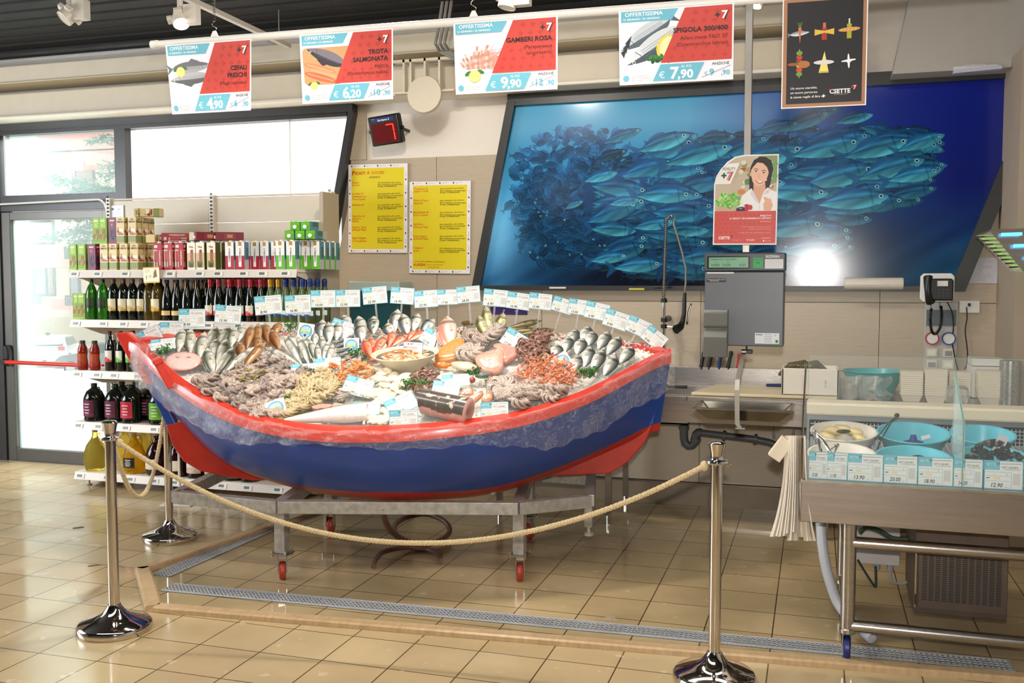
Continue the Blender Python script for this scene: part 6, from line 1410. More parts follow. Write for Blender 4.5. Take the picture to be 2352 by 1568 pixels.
# ---- bowls
WB = mat('white_melamine', 'e6e0d4', .25); TB = mat('light_turquoise_plastic', '62c0d0', .28)
def caseb(label, x0, x1, yc, Yc, m, h=.12):
    a_ = W(x0, yc, Yc); c_ = W(x1, yc, Yc); r = (c_.x-a_.x)/2; z = a_.z-h
    return basin('display_bowl', label, Vector(((a_.x+c_.x)/2, Yc, z)), r*.66, r, h, m, tilt=-.0), Vector(((a_.x+c_.x)/2, Yc, z+h)), r
T_ = .17
def tbowl(label, x0, x1, yc, Yc, m, h=.12):
    o, c, r = caseb(label, x0, x1, yc, Yc, m, h); o.rotation_euler = (T_, 0, 0); return o, c, r
b1, cA, rA = tbowl('white bowl of pale fish slices, rear left in the display case', 1863, 2013, 985, 4.86, WB)
b2_, cB, rB = tbowl('white bowl with tongs, front left in the display case', 1857, 2010, 1036, 4.48, WB, .10)
b3, cC, rC = tbowl('large turquoise bowl with a blue net bag, rear row of the display case', 2015, 2180, 988, 4.88, TB)
b4, cD, rD = tbowl('turquoise bowl of small silver fish, front row of the display case', 2011, 2186, 1045, 4.48, TB, .10)
b5, cE, rE = tbowl('turquoise bowl partly behind the glass divider, rear row', 2182, 2330, 992, 4.90, TB)
b6, cF, rF = tbowl('turquoise bowl holding a net of dark mussels, front right', 2194, 2370, 1045, 4.46, TB, .10)
FLE = mat('pale_fish_flesh', 'ddc98f', .3, var=.12, vscale=30, sss=.2)
rs = random.Random(5)
for i in range(8):
    a_ = i*2*PI/8; p = cA+Vector((rA*.5*math.cos(a_)*(1 if i < 7 else 0), rA*.48*math.sin(a_), -.035+.03*math.sin(a_)))
    b = MB(); b.ell((0, 0, 0), (.052, .032, .022), 14, 8)
    b.v = [(x, y, z+.008*mnoise.noise(Vector((x*30, y*30, i)))) for x, y, z in b.v]
    T(b.build('fish_slice', FLE, M=Matrix.Translation(p) @ Matrix.Rotation(rs.random()*3, 4, 'Z') @ Matrix.Rotation(.3, 4, 'X')), 'pale yellow fish slice in the rear left white bowl', 'fish slice', 'pale fish slices in the white bowl')
T(MB().ell((0, 0, 0), (.035, .012, .01), 10, 6).build('fish_slice', mat('dark_skin', '2c2420', .3), M=Matrix.Translation(cA+Vector((.0, -.03, .0))) @ Matrix.Rotation(.3, 4, 'Z')), 'piece with dark skin among the pale fish slices', 'fish slice')
for i in range(9):
    p = cB+Vector((rs.uniform(-.08, .08), rs.uniform(-.05, .06), -.035)); T(MB().ell((0, 0, 0), (.02, .014, .01), 8, 6).build('seafood_piece', FLE, M=Matrix.Translation(p) @ Matrix.Rotation(rs.random()*3, 4, 'Z')), 'small pale seafood piece in the front left white bowl', 'seafood', 'small pieces in the front white bowl')
SILV = mat('silver_fish_skin', 'a8a49c', .2, .4, var=.3, vscale=30)
for i in range(14):
    p = cD+Vector((rs.uniform(-.11, .11), rs.uniform(-.06, .03), -.02)); T(MB().tube([(-.045, 0, 0), (-.02, 0, .002), (.02, 0, .002), (.035, 0, 0), (.05, .006, 0)], [.003, .009, .010, .004, .008], 8, flat=.6).build('small_fish', SILV, M=Matrix.Translation(p) @ Matrix.Rotation(rs.uniform(-.5, .5), 4, 'Z')), 'small silver fish in the front turquoise bowl', 'fish', 'small silver fish in the turquoise bowl')
T(MB().ell(cD+Vector((.015, -.05, .0)), (.036, .025, .018), 16, 10).build('weight_stone', BLACKP), 'smooth black lump resting on the small silver fish', 'stone')
NET = mat('blue_net', '20307c', .6, var=.4, vscale=60)
T(MB().ell(cC+Vector((.0, -.04, -.06)), (.06, .035, .03), 14, 8).tube([cC+Vector((0, -.04, -.04)), cC+Vector((.0, -.03, -.01))], [.02, .012], 8).build('net_bag', NET), 'small blue net bag lying in the large turquoise bowl', 'net bag')
T(MB().b2((0, 0, 0), (.04, .002, .018)).build('bag_tag', WHITEP, M=Matrix.Translation(cC+Vector((.035, -.05, -.03))) @ Matrix.Rotation(-.3, 4, 'Y')), 'white tag on the blue net bag', 'tag')
MUS = mat('mussel_shell', '2c2c34', .25, var=.5, vscale=50); MUS2 = mat('clam_shell', '6c6454', .4, var=.3, vscale=60)
for i in range(80):
    a_ = rs.random()*2*PI; r = rs.random()**.5; p = cF+Vector((.0+.115*r*math.cos(a_), .06*r*math.sin(a_)-.02, -.02+.09*(1-r*r)))
    b = MB(); b.ell((0, 0, 0), (.019, .013, .009), 10, 6); T(b.build('mussel', MUS if i % 4 else MUS2, M=Matrix.Translation(p) @ Matrix.Rotation(rs.random()*6, 4, 'Z') @ Matrix.Rotation(rs.random()*2, 4, 'X')), 'dark shell in the net heaped over the front right bowl', 'mussel', 'shells in the net bag')
a = Art(.042, .075, 'e4e6ea')
for i in range(9): a.rect(.008+.003*i, .02, .0095+.003*i+.001*(i % 2), .05, '26262a')
T(link('barcode_tag', a.mesh('barcode_tag'), M=upright(cF+Vector((-.01, -.03, .035)), 0, -.3, -.2)), 'white bar-code tag standing on the heap of shells', 'tag')
def tongs(label, pts, m):
    o = E('tongs', label, 'tongs', pts[0])
    for s_ in (-1, 1):
        P_ = [Vector(q)-pts[0]+Vector((s_*.010*(i/(len(pts)-1)*2), .006*s_, 0)) for i, q in enumerate(pts)]
        MB().tube(P_, .0065, 8, flat=.35).build('arm', m, o)
    MB().ell((0, 0, 0), (.012, .010, .010), 10, 6).build('spring_end', m, o)
tongs('long dark serving tongs leaning from the rear white bowl to the turquoise one', [W(2060, 953, 4.9), W(2040, 975, 4.8), W(2012, 1018, 4.7), W(2005, 1030, 4.66)], mat('dark_steel', '4c4c50', .3, .9))
tongs('steel tongs lying in the front left white bowl', [W(1870, 992, 4.55), W(1885, 1010, 4.5), W(1898, 1042, 4.46)], CHROME)
tongs('short steel tongs beside the others in the front white bowl', [W(1922, 1022, 4.5), W(1915, 1030, 4.47), W(1905, 1044, 4.44)], CHROME)
# ---- bags, hose, boxes
PB = mat('translucent_bag_bundle', 'dcd3c4', .5, var=.06, vscale=20, stretch=(6, 1, 1))
bx = E('bag_bundle', 'bundle of white plastic bags hanging at the left end of the fish case', 'bags', W(1828, 1000, 4.26))
o0 = bx.location
rs = random.Random(9)
for k in range(7):
    x0 = 1808+k*6; xe = 1782+k*13; y1_ = 1232+rs.uniform(-10, 12)
    def fn(u, v, x0=x0, xe=xe, y1_=y1_, k=k):
        x = x0+(xe-x0)*(v**2.2)+(u-.5)*(12+16*v**3); y = 1000+(y1_-1000)*v
        return W(x, y, 4.30-.012*k+.02*math.sin(u*5+k)+.02*math.cos(u*11+k*2)*v)-o0
    MB().grid(fn, 8, 10).build('bag', PB, bx)
MB().box(W(1793, 1030, 4.32)-o0, (.06, .05, .10), Matrix.Rotation(.6, 3, 'Y')).build('bag_holder', mat('ivory_card', 'd8ccb4', .6), bx, bev=.004)
hs = [W(1885, 1200, 4.75), W(1890, 1260, 4.72), W(1902, 1320, 4.7), W(1925, 1385, 4.68), W(1962, 1430, 4.62), W(1985, 1450, 4.6), W(2003, 1466, 4.55)]
N = 160; pts = [interp(hs, i/N) for i in range(N+1)]
T(MB().tube(pts, [.022+.0035*(i % 2) for i in range(N+1)], 16).build('corrugated_hose', mat('grey_corrugated_plastic', 'b4b8be', .4), ang=180), 'grey corrugated drain hose hanging from the case to the floor', 'hose')
c0_ = W(2098, 1438, 4.62); c1_ = W(2318, 1250, 4.62); cz = .17
o = E('compressor_box', 'dusty metal compressor box with a slotted grille under the fish case', 'compressor', (c0_.x, 4.62, cz))
w_ = c1_.x-c0_.x; h_ = zb0-.02-cz-.04
BRN = mat('dusty_brown_steel', '5c5048', .45, .6, var=.15)
MB().b2((0, 0, 0), (w_, .45, h_)).build('casing', BRN, o, smooth=False, bev=.004)
MB().b2((.015, -.01, .03), (w_-.005, 0, h_-.10)).build('front_plate', mat('slot_plate', '6e6258', .4, .7, var=.1), o, smooth=False)
b = MB()
for j in range(24):
    for i in range(12): b.b2((.03+i*(w_-.05)/12, -.012, .065+j*(h_-.20)/24), (.03+(i+.72)*(w_-.05)/12, -.0095, .065+(j+.5)*(h_-.20)/24))
b.build('slots', DK, o, smooth=False)
MB().b2((-.0, -.013, .03), (.006, .0, h_-.10)).build('edge_strip', CHROME, o, smooth=False)
p = W(1965, 1292, 4.95); q_ = W(2068, 1215, 4.95)
o = E('junction_box', 'grey junction box with cables fixed under the fish case', 'junction box', p)
MB().b2((0, 0, 0), (q_.x-p.x, .06, zb0-p.z-.0)).build('box', mat('white_grey_box', 'b0aca8', .4), o, smooth=False, bev=.003)
for x in (.10, .16): MB().tube([(x, .03, 0), (x, .03, -.03)], .016, 10).build('cable_gland', GREYP, o)
cable('grey cable looping below the junction box', [p+Vector((.16, .03, -.03)), p+Vector((.17, .03, -.08)), p+Vector((.22, .03, -.09)), p+Vector((.27, .03, -.05)), p+Vector((.28, .03, .03))], .006, GREYP)
cable('black and green striped cord drooping under the case', [W(1975, 1222, 4.7), W(1990, 1210, 4.7), W(2020, 1218, 4.7), W(2050, 1235, 4.7), W(2085, 1238, 4.7)], .010, mat('green_black_cord', '1c3a30', .6, var=.7, vscale=50))
cable('dark cord hanging in a point behind the front leg', [W(1970, 1285, 4.8), W(1985, 1310, 4.8), W(2008, 1345, 4.8), W(2012, 1340, 4.8), W(2011, 1300, 4.8)], .006, mat('dark_green_cord', '28342e', .6, var=.5, vscale=50))
# ---------------------------------------------------------------- the boat, tilted towards the shopper, on its trolley
BC = Vector((-2.30, 5.30, 0)); BA = math.radians(11.5); BU = Vector((math.cos(BA), math.sin(BA), 0)); BN = Vector((-math.sin(BA), math.cos(BA), 0))
S0, S1, HB = -1.70, 1.54, .72
def ip(T_, s):
    if s <= T_[0][0]: return T_[0][1]
    for (a, x), (b_, y) in zip(T_, T_[1:]):
        if s <= b_: t = (s-a)/(b_-a); return x+(y-x)*t
    return T_[-1][1]
ZR_ = [(-1.75, 1.30), (-1.5, 1.20), (-1.36, 1.115), (-1.21, 1.05), (-1.0, .97), (-.69, .893), (-.35, .856), (-.1, .856), (.16, .866), (.52, .90), (.73, .928), (1.06, 1.02), (1.3, 1.135), (1.45, 1.205), (1.54, 1.245)]
ZK_ = [(-1.7, .90), (-1.45, .80), (-1.2, .62), (-.95, .50), (-.5, .41), (0, .385), (.5, .41), (.75, .48), (1.2, .66), (1.54, .80)]
def sm(T_, s): return (ip(T_, s-.12)+ip(T_, s-.06)+ip(T_, s)+ip(T_, s+.06)+ip(T_, s+.12))/5
def hb(s):
    t = (s-(S0+S1)/2)/((S1-S0)/2); return HB*max(0.0, 1-abs(t)**2.2)
def zr(s): return sm(ZR_, s)
def zf_(s): return zr(s)+2*hb(s)*.31
def zk(s): return sm(ZK_, s)
def B_(s, n, z): return BC+BU*s+BN*n+Vector((0, 0, z))
boat = E('fishing_boat', 'blue and red wooden boat heaped with ice and seafood on a steel trolley', 'boat', tuple(BC), BA)
def bl_(s, n, z): return (s, n, z)
NS, NP, NB = 80, 26, 20
def rake(s, z):
    l, r = min(1, max(0, (-.9-s)/.8)), min(1, max(0, (s-.9)/.6))
    return s+(zr(s)-z)*(.46*l*l-.14*r*r)
def section(s, side, k, off=0.0):
    h = hb(s); top = zr(s) if side < 0 else zf_(s)
    zt = zk(s)+.05+.075*(1-min(1, abs(s)/1.15))**1; pb = math.asin(max(.05, min(.98, (top-zt)/(top-zk(s))))**(1/1.15)); ph_ = pb*k/NB if k <= NB else pb+(PI/2-pb)*(k-NB)/(NP-NB)
    full = .62+.5*min(1, abs(s)/1.4)
    z = top-(top-zk(s))*math.sin(ph_)**1.15
    return (rake(s, z), side*(max(h, .012)+off)*math.cos(ph_)**full, z)
b = MB(); vs = []
for i in range(NS+1):
    s = S0+(S1-S0)*i/NS
    ring = [section(s, -1, k) for k in range(NP)]+[(rake(s, zk(s)), 0, zk(s))]+[section(s, 1, k) for k in range(NP-1, -1, -1)]
    vs += ring; 
m_ = 2*NP+1
fs = [(i*m_+k, (i+1)*m_+k, (i+1)*m_+k+1, i*m_+k+1) for i in range(NS) for k in range(m_-1)]
b1_, b2m = MB(), MB()
kq_ = lambda f: f[0] % m_
fb = [f for f in fs if kq_(f) < NB or kq_(f) >= m_-1-NB]; fr = [f for f in fs if f not in set(fb)]
b1_.add(vs, fb); b2m.add(vs, fr)
BLUE = mat('blue_boat_paint', '1e3f8a', .33, var=.12, vscale=6, bump=.12, bscale=25, coat=.3); REDP = mat('red_boat_paint', 'b02a1e', .33, var=.15, vscale=8, bump=.1, bscale=25, coat=.3); REDT = mat('bright_red_gunwale', 'd23a2a', .3, var=.1, vscale=12, coat=.4)
b1_.build('hull', BLUE, boat, ang=60); b2m.build('bottom_paint', REDP, boat, ang=60)
for side in (-1, 1):
    b = MB(); vs = []; n_ = NS+1
    for i in range(n_):
        s = S0+(S1-S0)*i/NS; h = max(hb(s), .02); z = zr(s) if side < 0 else zf_(s)
        t = .31*side*-1*0
        for dn, dz in ((.022, .0), (.022, -.045), (-.0, -.05), (-.055, -.006), (-.055, .016), (.016, .016)):
            vs.append((s, side*(h+dn), z+dz-(dn*.31 if side < 0 else -dn*.31)*(1 if dz > -.02 else 0)))
    b.add(vs, [(i*6+k, (i+1)*6+k, (i+1)*6+(k+1) % 6, i*6+(k+1) % 6) for i in range(NS) for k in range(6)]+[(0, 1, 2, 3, 4, 5), tuple(NS*6+k for k in (5, 4, 3, 2, 1, 0))])
    b.build('gunwale', REDT, boat, ang=30)
def onk(x, y): p = PL(x, y, BC, BN)-BC; return (p.dot(BU), p.z)
def plate(name, pix, th, m, bev=.008):
    P_ = [onk(*q) for q in pix]; n = len(P_)
    b = MB(); vs = [(s, -th/2, z) for s, z in P_]+[(s, th/2, z) for s, z in P_]
    b.add(vs, [tuple(range(n)), tuple(range(2*n-1, n-1, -1))]+[(i, n+i, n+(i+1) % n, (i+1) % n) for i in range(n)]); return b.build(name, m, boat, smooth=False, bev=bev)
plate('skeg', [(1500, 972), (1484, 1012), (1446, 1056), (1420, 1075), (1398, 1086), (1240, 1092), (1250, 1060), (1400, 1000)], .05, REDP)
plate('stern_post', [(1517, 840), (1502, 973), (1470, 985), (1486, 840)], .06, BLUE)
plate('forefoot', [(384, 974), (400, 1022), (425, 1058), (462, 1080), (520, 1092), (585, 1102), (640, 1100), (520, 1020), (430, 965)], .05, REDP)
plate('stem', [(322, 850), (338, 880), (384, 974), (412, 980), (372, 900), (350, 850)], .045, BLUE)
plate('stem_head', [(270, 764), (298, 762), (345, 800), (372, 840), (385, 885), (338, 880), (300, 822)], .075, REDT)
# bitt on the near gunwale
p0 = W(383, 868, 4.66)-BC; p1 = W(364, 833, 4.63)-BC
def tl_(v): return (v.dot(BU), v.dot(BN), v.z)
d = Vector(tl_(p1))-Vector(tl_(p0)); q0_ = Vector(tl_(p0)); 
k = MB().box((0, 0, d.length*.25), (.045, .05, d.length*1.7)).box((0, 0, d.length*1.12), (.06, .055, .035)).build('bitt', REDT, boat, M=Matrix.Translation(q0_) @ d.to_track_quat('Z', 'Y').to_matrix().to_4x4(), smooth=False, bev=.006)
# trolley
tr_ = E('boat_trolley', 'galvanised steel trolley with red castor wheels carrying the boat', 'trolley', (0, 0, 0))
ZT = .45
fA, fB = G(640, 1149, ZT), G(1190, 1152, ZT)
def mir(p): v = p-BC; n = v.dot(BN); q = p-BN*(2*n); return q
rA = G(760, 1222)+Vector((0, 0, ZT)); rB = G(1215, 1238)+Vector((0, 0, ZT)); 
eL0 = BC+BU*-1.28+BN*-.35+Vector((0, 0, ZT)); eL1 = BC+BU*-1.28+BN*.35+Vector((0, 0, ZT)); eR0 = G(1353, 1136, ZT); eR1 = eR0+BN*.6
def beam(b, p, q, w_=.06, h_=.068):
    d = q-p; n = Vector((-d.y, d.x, 0)).normalized()*w_/2; up = Vector((0, 0, h_))
    P_ = [p-n-up, q-n-up, q+n-up, p+n-up, p-n, q-n, q+n, p+n]; b.add(P_, [(3, 2, 1, 0), (4, 5, 6, 7), (0, 1, 5, 4), (1, 2, 6, 5), (2, 3, 7, 6), (3, 0, 4, 7)])
loop = [fA, fB, eR0, eR1, rB, rA, eL1, eL0]
for p, q in zip(loop, loop[1:]+loop[:1]): b = MB(); beam(b, p, q); b.build('frame_bar', GALV, tr_, smooth=False, bev=.003)
for p, q in ((fA, rA), (fB, rB)): b = MB(); beam(b, p-Vector((0, 0, .002)), q-Vector((0, 0, .002))); b.build('cross_bar', GALV, tr_, smooth=False)
for t in (.12, .88):
    for s_ in (-1, 1):
        p = fA.lerp(fB, t).lerp(rA.lerp(rB, t), .5+s_*.3); q = B_((p-BC).dot(BU), (p-BC).dot(BN)-s_*.0, ZT+.09); b = MB(); b.tube([p, q], .02, 8); b.build('cradle_post', GALV, tr_)
WRED = mat('orange_red_castor_tyre', 'ac3c28', .4, var=.2)
for p, ang_ in ((fA, .5), (fB, .35), (rA, .2), (rB, -.1)):
    x, y = p.x, p.y+(.03 if p in (fA, fB) else -.0)
    lg = MB().b2((x-.031, y-.031, .155), (x+.031, y+.031, ZT-.06)).build('leg', GALV, tr_, smooth=False, bev=.003)
    pl_ = MB().b2((x-.05, y-.045, .146), (x+.05, y+.045, .155))
    for i in (-1, 1):
        for j in (-1, 1): pl_.tube([(x+i*.042, y+j*.037, .135), (x+i*.042, y+j*.037, .172)], .006, 6)
    pl_.build('castor_plate', STEEL, lg, smooth=False)
    M_ = Matrix.Translation((x, y, 0)) @ Matrix.Rotation(ang_, 4, 'Z')
    MB().b2((-.024, -.03, .045), (-.020, .03, .145)).b2((.020, -.03, .045), (.024, .03, .145)).b2((-.024, -.03, .125), (.024, .03, .146)).build('castor_fork', STEEL, lg, M=M_, smooth=False)
    MB().lathe([(.034, -.017), (.046, -.017), (.050, -.010), (.050, .010), (.046, .017), (.034, .017)], 28, M=M_ @ Matrix.Translation((0, .012, .050)) @ Matrix.Rotation(PI/2, 4, 'Y')).build('wheel', WRED, lg)
    MB().lathe([(.0, -.015), (.035, -.013), (.035, .013), (0, .015)], 20, M=M_ @ Matrix.Translation((0, .012, .050)) @ Matrix.Rotation(PI/2, 4, 'Y'), caps=False).build('wheel_hub', mat('grey_hub', '9a9a98', .5), lg)
for p in (eR0, eR1):
    MB().b2((p.x-.022, p.y-.022, .27), (p.x+.022, p.y+.022, ZT-.06)).lathe([(0, 0), (.028, 0), (.028, .012), (.010, .018), (.01, .06)], 14, c=(p.x, p.y, .22)).build('support_foot', GALV, tr_, smooth=False)
# hose on the floor under the boat
HM = mat('brown_rubber_hose', '6a4a40', .35, var=.3, vscale=12)
hp = [G(880, 1165, .42), G(885, 1195, .3), G(905, 1225, .15), G(950, 1248, .04), G(1000, 1245, .03), G(1032, 1222, .05), G(1020, 1196, .1), G(975, 1180, .12), G(925, 1192, .10), G(905, 1215, .07), G(935, 1252, .03), G(985, 1262, .02), G(1012, 1276, .02)]
hh_ = E('drain_hose', 'brown rubber drain hose coiled on the wet floor under the boat', 'hose', hp[0])
MB().tube([interp(hp, i/120)-hp[0] for i in range(121)], .017, 10).build('hose', HM, hh_)
hp2 = [G(858, 1300, .02), G(862, 1286, .03), G(880, 1268, .035), G(920, 1258, .03), G(965, 1256, .02)]
T(MB().tube([interp(hp2, i/40) for i in range(41)], .015, 10).build('drain_hose', HM), 'short brown hose end lying in front of the coil under the boat', 'hose')
# ice bed
def bedz(s, n):
    h = max(hb(s)-.04, .03); t = (n+h)/(2*h); t = min(1, max(0, t))
    z = zr(s)*(1-t)+zf_(s)*t; e = 4*t*(1-t)
    return z+.035*e*min(1, h/.3)+.05*math.exp(-((t-.92)/.12)**2)*min(1, h/.4)-.02*(1-min(1, t/.06))
def bedpt(s, n): return B_(s, n, bedz(s, n))
def bed(x, y, lift=0.0):
    d = ray(x, y); prev = None; t = 3.6
    while t < 7.5:
        p = EYE+d*t; v = p-BC; s, n = v.dot(BU), v.dot(BN); f = p.z-(bedz(s, n)+lift)
        if prev is not None and f <= 0 and -1.68 < s < 1.52 and abs(n) < hb(s)+.05:
            k = prev[0]/(prev[0]-f+1e-9); return EYE+d*(prev[1]+(t-prev[1])*k)
        prev = (f, t) if f > 0 else None; t += .02
    # over the far rim: stand it on the rim itself
    t = 3.6; last = None
    while t < 7.5:
        p = EYE+d*t; v = p-BC; s, n = v.dot(BU), v.dot(BN)
        if n > hb(min(max(s, S0+.1), S1-.1))*.93: return p
        t += .02
    return EYE+d*5.6
BT = math.radians(17.5)
def wdir(g): return BN*math.cos(g)+Vector((0, 0, math.sin(g)))
BNORM = BU.cross(wdir(BT))
ICE = mat('crushed_ice', 'e6e2da', .25, var=.14, vscale=45, bump=1.0, bscale=110, spec=.7, sss=.2)
rs = random.Random(11)
b = MB()
def icef(u, v):
    s = S0+.08+(S1-S0-.14)*u; h = max(hb(s)-.045, .01); n = -h+2*h*v
    z = bedz(s, n)-.03+.010*mnoise.noise(Vector((s*14, n*14, 0)))+.010*mnoise.noise(Vector((s*45, n*45, 3)))
    if 0 < v < 1: z += .006*mnoise.noise(Vector((s*110, n*110, 7)))
    return B_(s, n, z)
b.grid(icef, 220, 90); T(b.build('ice_bed', ICE, ang=180), 'white bed of crushed ice filling the boat', 'ice', kind='stuff')
b = MB()
for i in range(1500):
    s = rs.uniform(-1.3, 1.45); h = hb(s); n = rs.choice([rs.uniform(h*.70, h*.98), rs.uniform(-h*.93, h*.9)]); p = B_(s, n, bedz(s, n)-.018+rs.uniform(0, .018)*(1.5 if n > .6*h else .6))
    r = rs.uniform(.004, .009); q = Matrix.Rotation(rs.random()*6, 3, (rs.random(), rs.random(), rs.random()+.1))
    b.box(p, (r*1.6, r*1.2, r), q)
T(b.build('ice_chips', ICE, smooth=False), 'loose chips of ice scattered over the ice bed', 'ice', kind='stuff')
# plastic film over the near gunwale
DR_ = [(-1.7, .12), (-1.5, .20), (-1.3, .20), (-1.1, .15), (-.9, .16), (-.6, .10), (-.3, .07), (0, .08), (.3, .10), (.6, .12), (.8, .20), (1.1, .22), (1.4, .24), (1.54, .22)]
def film(u, v):
    s = S0+.02+(S1-S0)*1.0*u; h = max(hb(s), .02); z = zr(s); dr = sm(DR_, s)*(1+.07*math.sin(s*7+1)+.05*math.sin(s*23)+.03*math.sin(s*61)); wob = .010*mnoise.noise(Vector((s*9, v*6, 1)))+.006*mnoise.noise(Vector((s*30, v*14, 2)))
    if v < .3: k = v/.3; return B_(s, -(h-.075+.10*k), z+.020+.012*(1-k)-.01*k+wob*.5)
    k = (v-.3)/.7; return B_(s, -(h+.027+.012*math.sin(k*3)+.03*k*abs(math.sin(s*13+k))+wob*1.6)-.0, z+.012-dr*k)
b = MB(); b.grid(film, 260, 16); T(b.build('plastic_film', FILM, ang=180), 'clear wrinkled plastic film draped over the near gunwale of the boat', 'plastic film')
def bag(u, v):
    a_ = u*2*PI; p = W(330, 830, 4.85); r = .085*(1-.3*abs(v-.5)); return p+Vector((r*math.cos(a_)*(1+.25*math.sin(3*a_)), r*.5*math.sin(a_), .10-.27*v))+Vector((.02*math.sin(a_*5+v*8), 0, .015*math.cos(a_*4)))+Vector((.03*v, 0, 0))
T(MB().grid(bag, 30, 14).build('plastic_wrap', FILM, ang=180), 'bunched clear plastic wrapped round the boat bow below its red head', 'plastic film')
def bag2(u, v): p = W(400+70*u, 852+38*v-12*u, 4.95-.02*u); return p+Vector((0, -.04+.02*math.sin(u*8+v*5), .022*math.sin(u*7+v*9)+.012*math.sin(v*17)))
T(MB().grid(bag2, 24, 14).build('plastic_wrap', FILM, ang=180), 'crumpled clear plastic lying beside the pink ray', 'plastic film')

# ---------------------------------------------------------------- fish
WET = mat('wet_seafood_skin', rough=.18, attr=True, var=.12, vscale=40, bump=.15, bscale=120, spec=.6, coat=.3)
WETN = mat('wet_fish_skin', rough=.2, attr=True, var=.10, vscale=60, metal=.12, bump=.2, bscale=260, spec=.6, coat=.25)
FINM = mat('fish_fin', rough=.3, attr=True, spec=.5)
EYEM = mat('fish_eye', '0c0c0e', .05, spec=.8)
def mixh(a, b_, t): a, b_ = [int(a[i:i+2], 16) for i in (0, 2, 4)], [int(b_[i:i+2], 16) for i in (0, 2, 4)]; return '%02x%02x%02x' % tuple(int(max(0, min(255, x+(y-x)*t))) for x, y in zip(a, b_))
FT = { # profile height, thickness, back, flank, belly, fins, mouth shape
 'bass': (.235, .15, '4a4e40', 'b4b4a4', 'f0ece0', '8a8a78'), 'bream': (.38, .16, '4c5250', 'a8aca4', 'ece8dc', '909488'), 'mack': (.19, .13, '5a6258', 'dcdcd2', 'f8f6f0', 'a8aaa0'),
 'redm': (.26, .16, 'c04a34', 'de7a5c', 'f4b49c', 'd8785c'), 'brown': (.24, .17, '6e4026', '9a6a42', 'c49a70', '8a5a3a'), 'dark': (.20, .15, '1e1c14', '4a4428', '9a8e5c', '2c2a1e'),
 'pinkf': (.36, .2, 'cc8a74', 'e8b8a4', 'f6dccc', 'd89a88'), 'flat': (.62, .08, '4c3a18', '6a5224', '7a6030', '3c2e16'), 'sard': (.20, .14, '3c4a50', 'c8ccc8', 'f2f2ee', '9aa09c'), 'gold': (.26, .16, '4c4c28', 'b8b488', 'eeeacc', '7c7a50')}
def fish_make(k):
    hh, th, back, flank, belly, fin = FT[k]
    def make():
        st = 20; n = 18; b = MB(); vs = []; cols = []
        for i in range(st+1):
            t = i/st; x = .5-t*.86
            pr_ = ip([(0, .02), (.04, .22), (.12, .52), (.22, .82), (.34, .99), (.46, 1), (.6, .93), (.74, .76), (.86, .50), (.95, .30), (1, .26)], t) if k != 'flat' else math.sin(PI*t**.85)**.7
            e = max(pr_, .02); H_ = hh/2*e; T2 = th/2*max(pr_**1.3, .02)
            for j in range(n):
                a_ = 2*PI*j/n; y = H_*math.sin(a_)+.012*math.sin(PI*t); z = T2*math.cos(a_)
                vs.append((x, y, z)); f = math.sin(a_)
                c = mixh(flank, back, min(1, max(0, (f-.08)/.45))) if f > .08 else mixh(flank, belly, min(1, max(0, (.08-f)/.7)))
                if k in ('bass', 'bream', 'mack', 'sard', 'gold') and f < .3: c = mixh(c, 'ffffff' if mnoise.noise(Vector((x*9, f*6, 1))) > 0 else back, .22)
                if abs(t-.27) < .03 and abs(f) < .9: c = mixh(c, '3a302c', .45)
                if t < .2 and f > 0: c = mixh(c, back, .35)
                if k in ('bream', 'bass', 'gold') and abs(t-.32) < .035 and 0 < f < .75: c = mixh(c, '202020', .5)
                if k == 'gold' and t > .2: c = mixh(c, 'c8b850', .2)
                cols.append(c)
        b.add(vs, [(i*n+j, (i+1)*n+j, (i+1)*n+(j+1) % n, i*n+(j+1) % n) for i in range(st) for j in range(n)]+[tuple(range(n)), tuple(st*n+j for j in range(n-1, -1, -1))], cols)
        o = b.build('whole_fish', WETN, ang=180); o['category'] = 'fish'
        b = MB(); q = hh*.5
        b.add([(-.34, .02, .006), (-.34, -.02, .006), (-.50, -q*.85, .004), (-.45, -q*.1, .004), (-.45, q*.1, .004), (-.50, q*.85, .004), (-.34, .02, -.006), (-.34, -.02, -.006), (-.50, -q*.85, -.002), (-.45, -q*.1, -.002), (-.45, q*.1, -.002), (-.50, q*.85, -.002)],
              [(0, 1, 2, 3, 4, 5), (11, 10, 9, 8, 7, 6)]+[(i, 6+i, 6+(i+1) % 6, (i+1) % 6) for i in range(6)], fin); b.build('tail_fin', FINM, o, smooth=False)
        b = MB(); w_ = [(-.20, hh*.36), (-.1, hh*.44), (.02, hh*.47), (.14, hh*.46)]
        P_ = w_+[(.14, hh*.52), (.06, hh*.64), (-.06, hh*.60), (-.2, hh*.48)]
        b.prism(P_, -.004, .004, col=fin); b.build('dorsal_fin', FINM, o, smooth=False)
        for s_ in (1, -1):
            b = MB(); z = s_*th*.46; b.add([(.20, -hh*.05, z), (.18, -hh*.16, z), (.02, -hh*.24, z+s_*.015), (.0, -hh*.10, z+s_*.018)], [(0, 1, 2, 3)], mixh(fin, belly, .4)); q = b.build('pectoral_fin', FINM, o, smooth=False); q.modifiers.new('t', 'SOLIDIFY').thickness = .006
            e = MB().ell((.362, hh*.06, s_*th*.32), (.026, .030, .018), 12, 8, col=mixh(belly, 'd8c890', .4)).build('eye', FINM, o); MB().ell((.362, hh*.06, s_*th*.32+s_*.009), (.016, .018, .012), 10, 6).build('pupil', EYEM, e)
        return o
    return Proto(make)
FP = {k: fish_make(k) for k in FT}
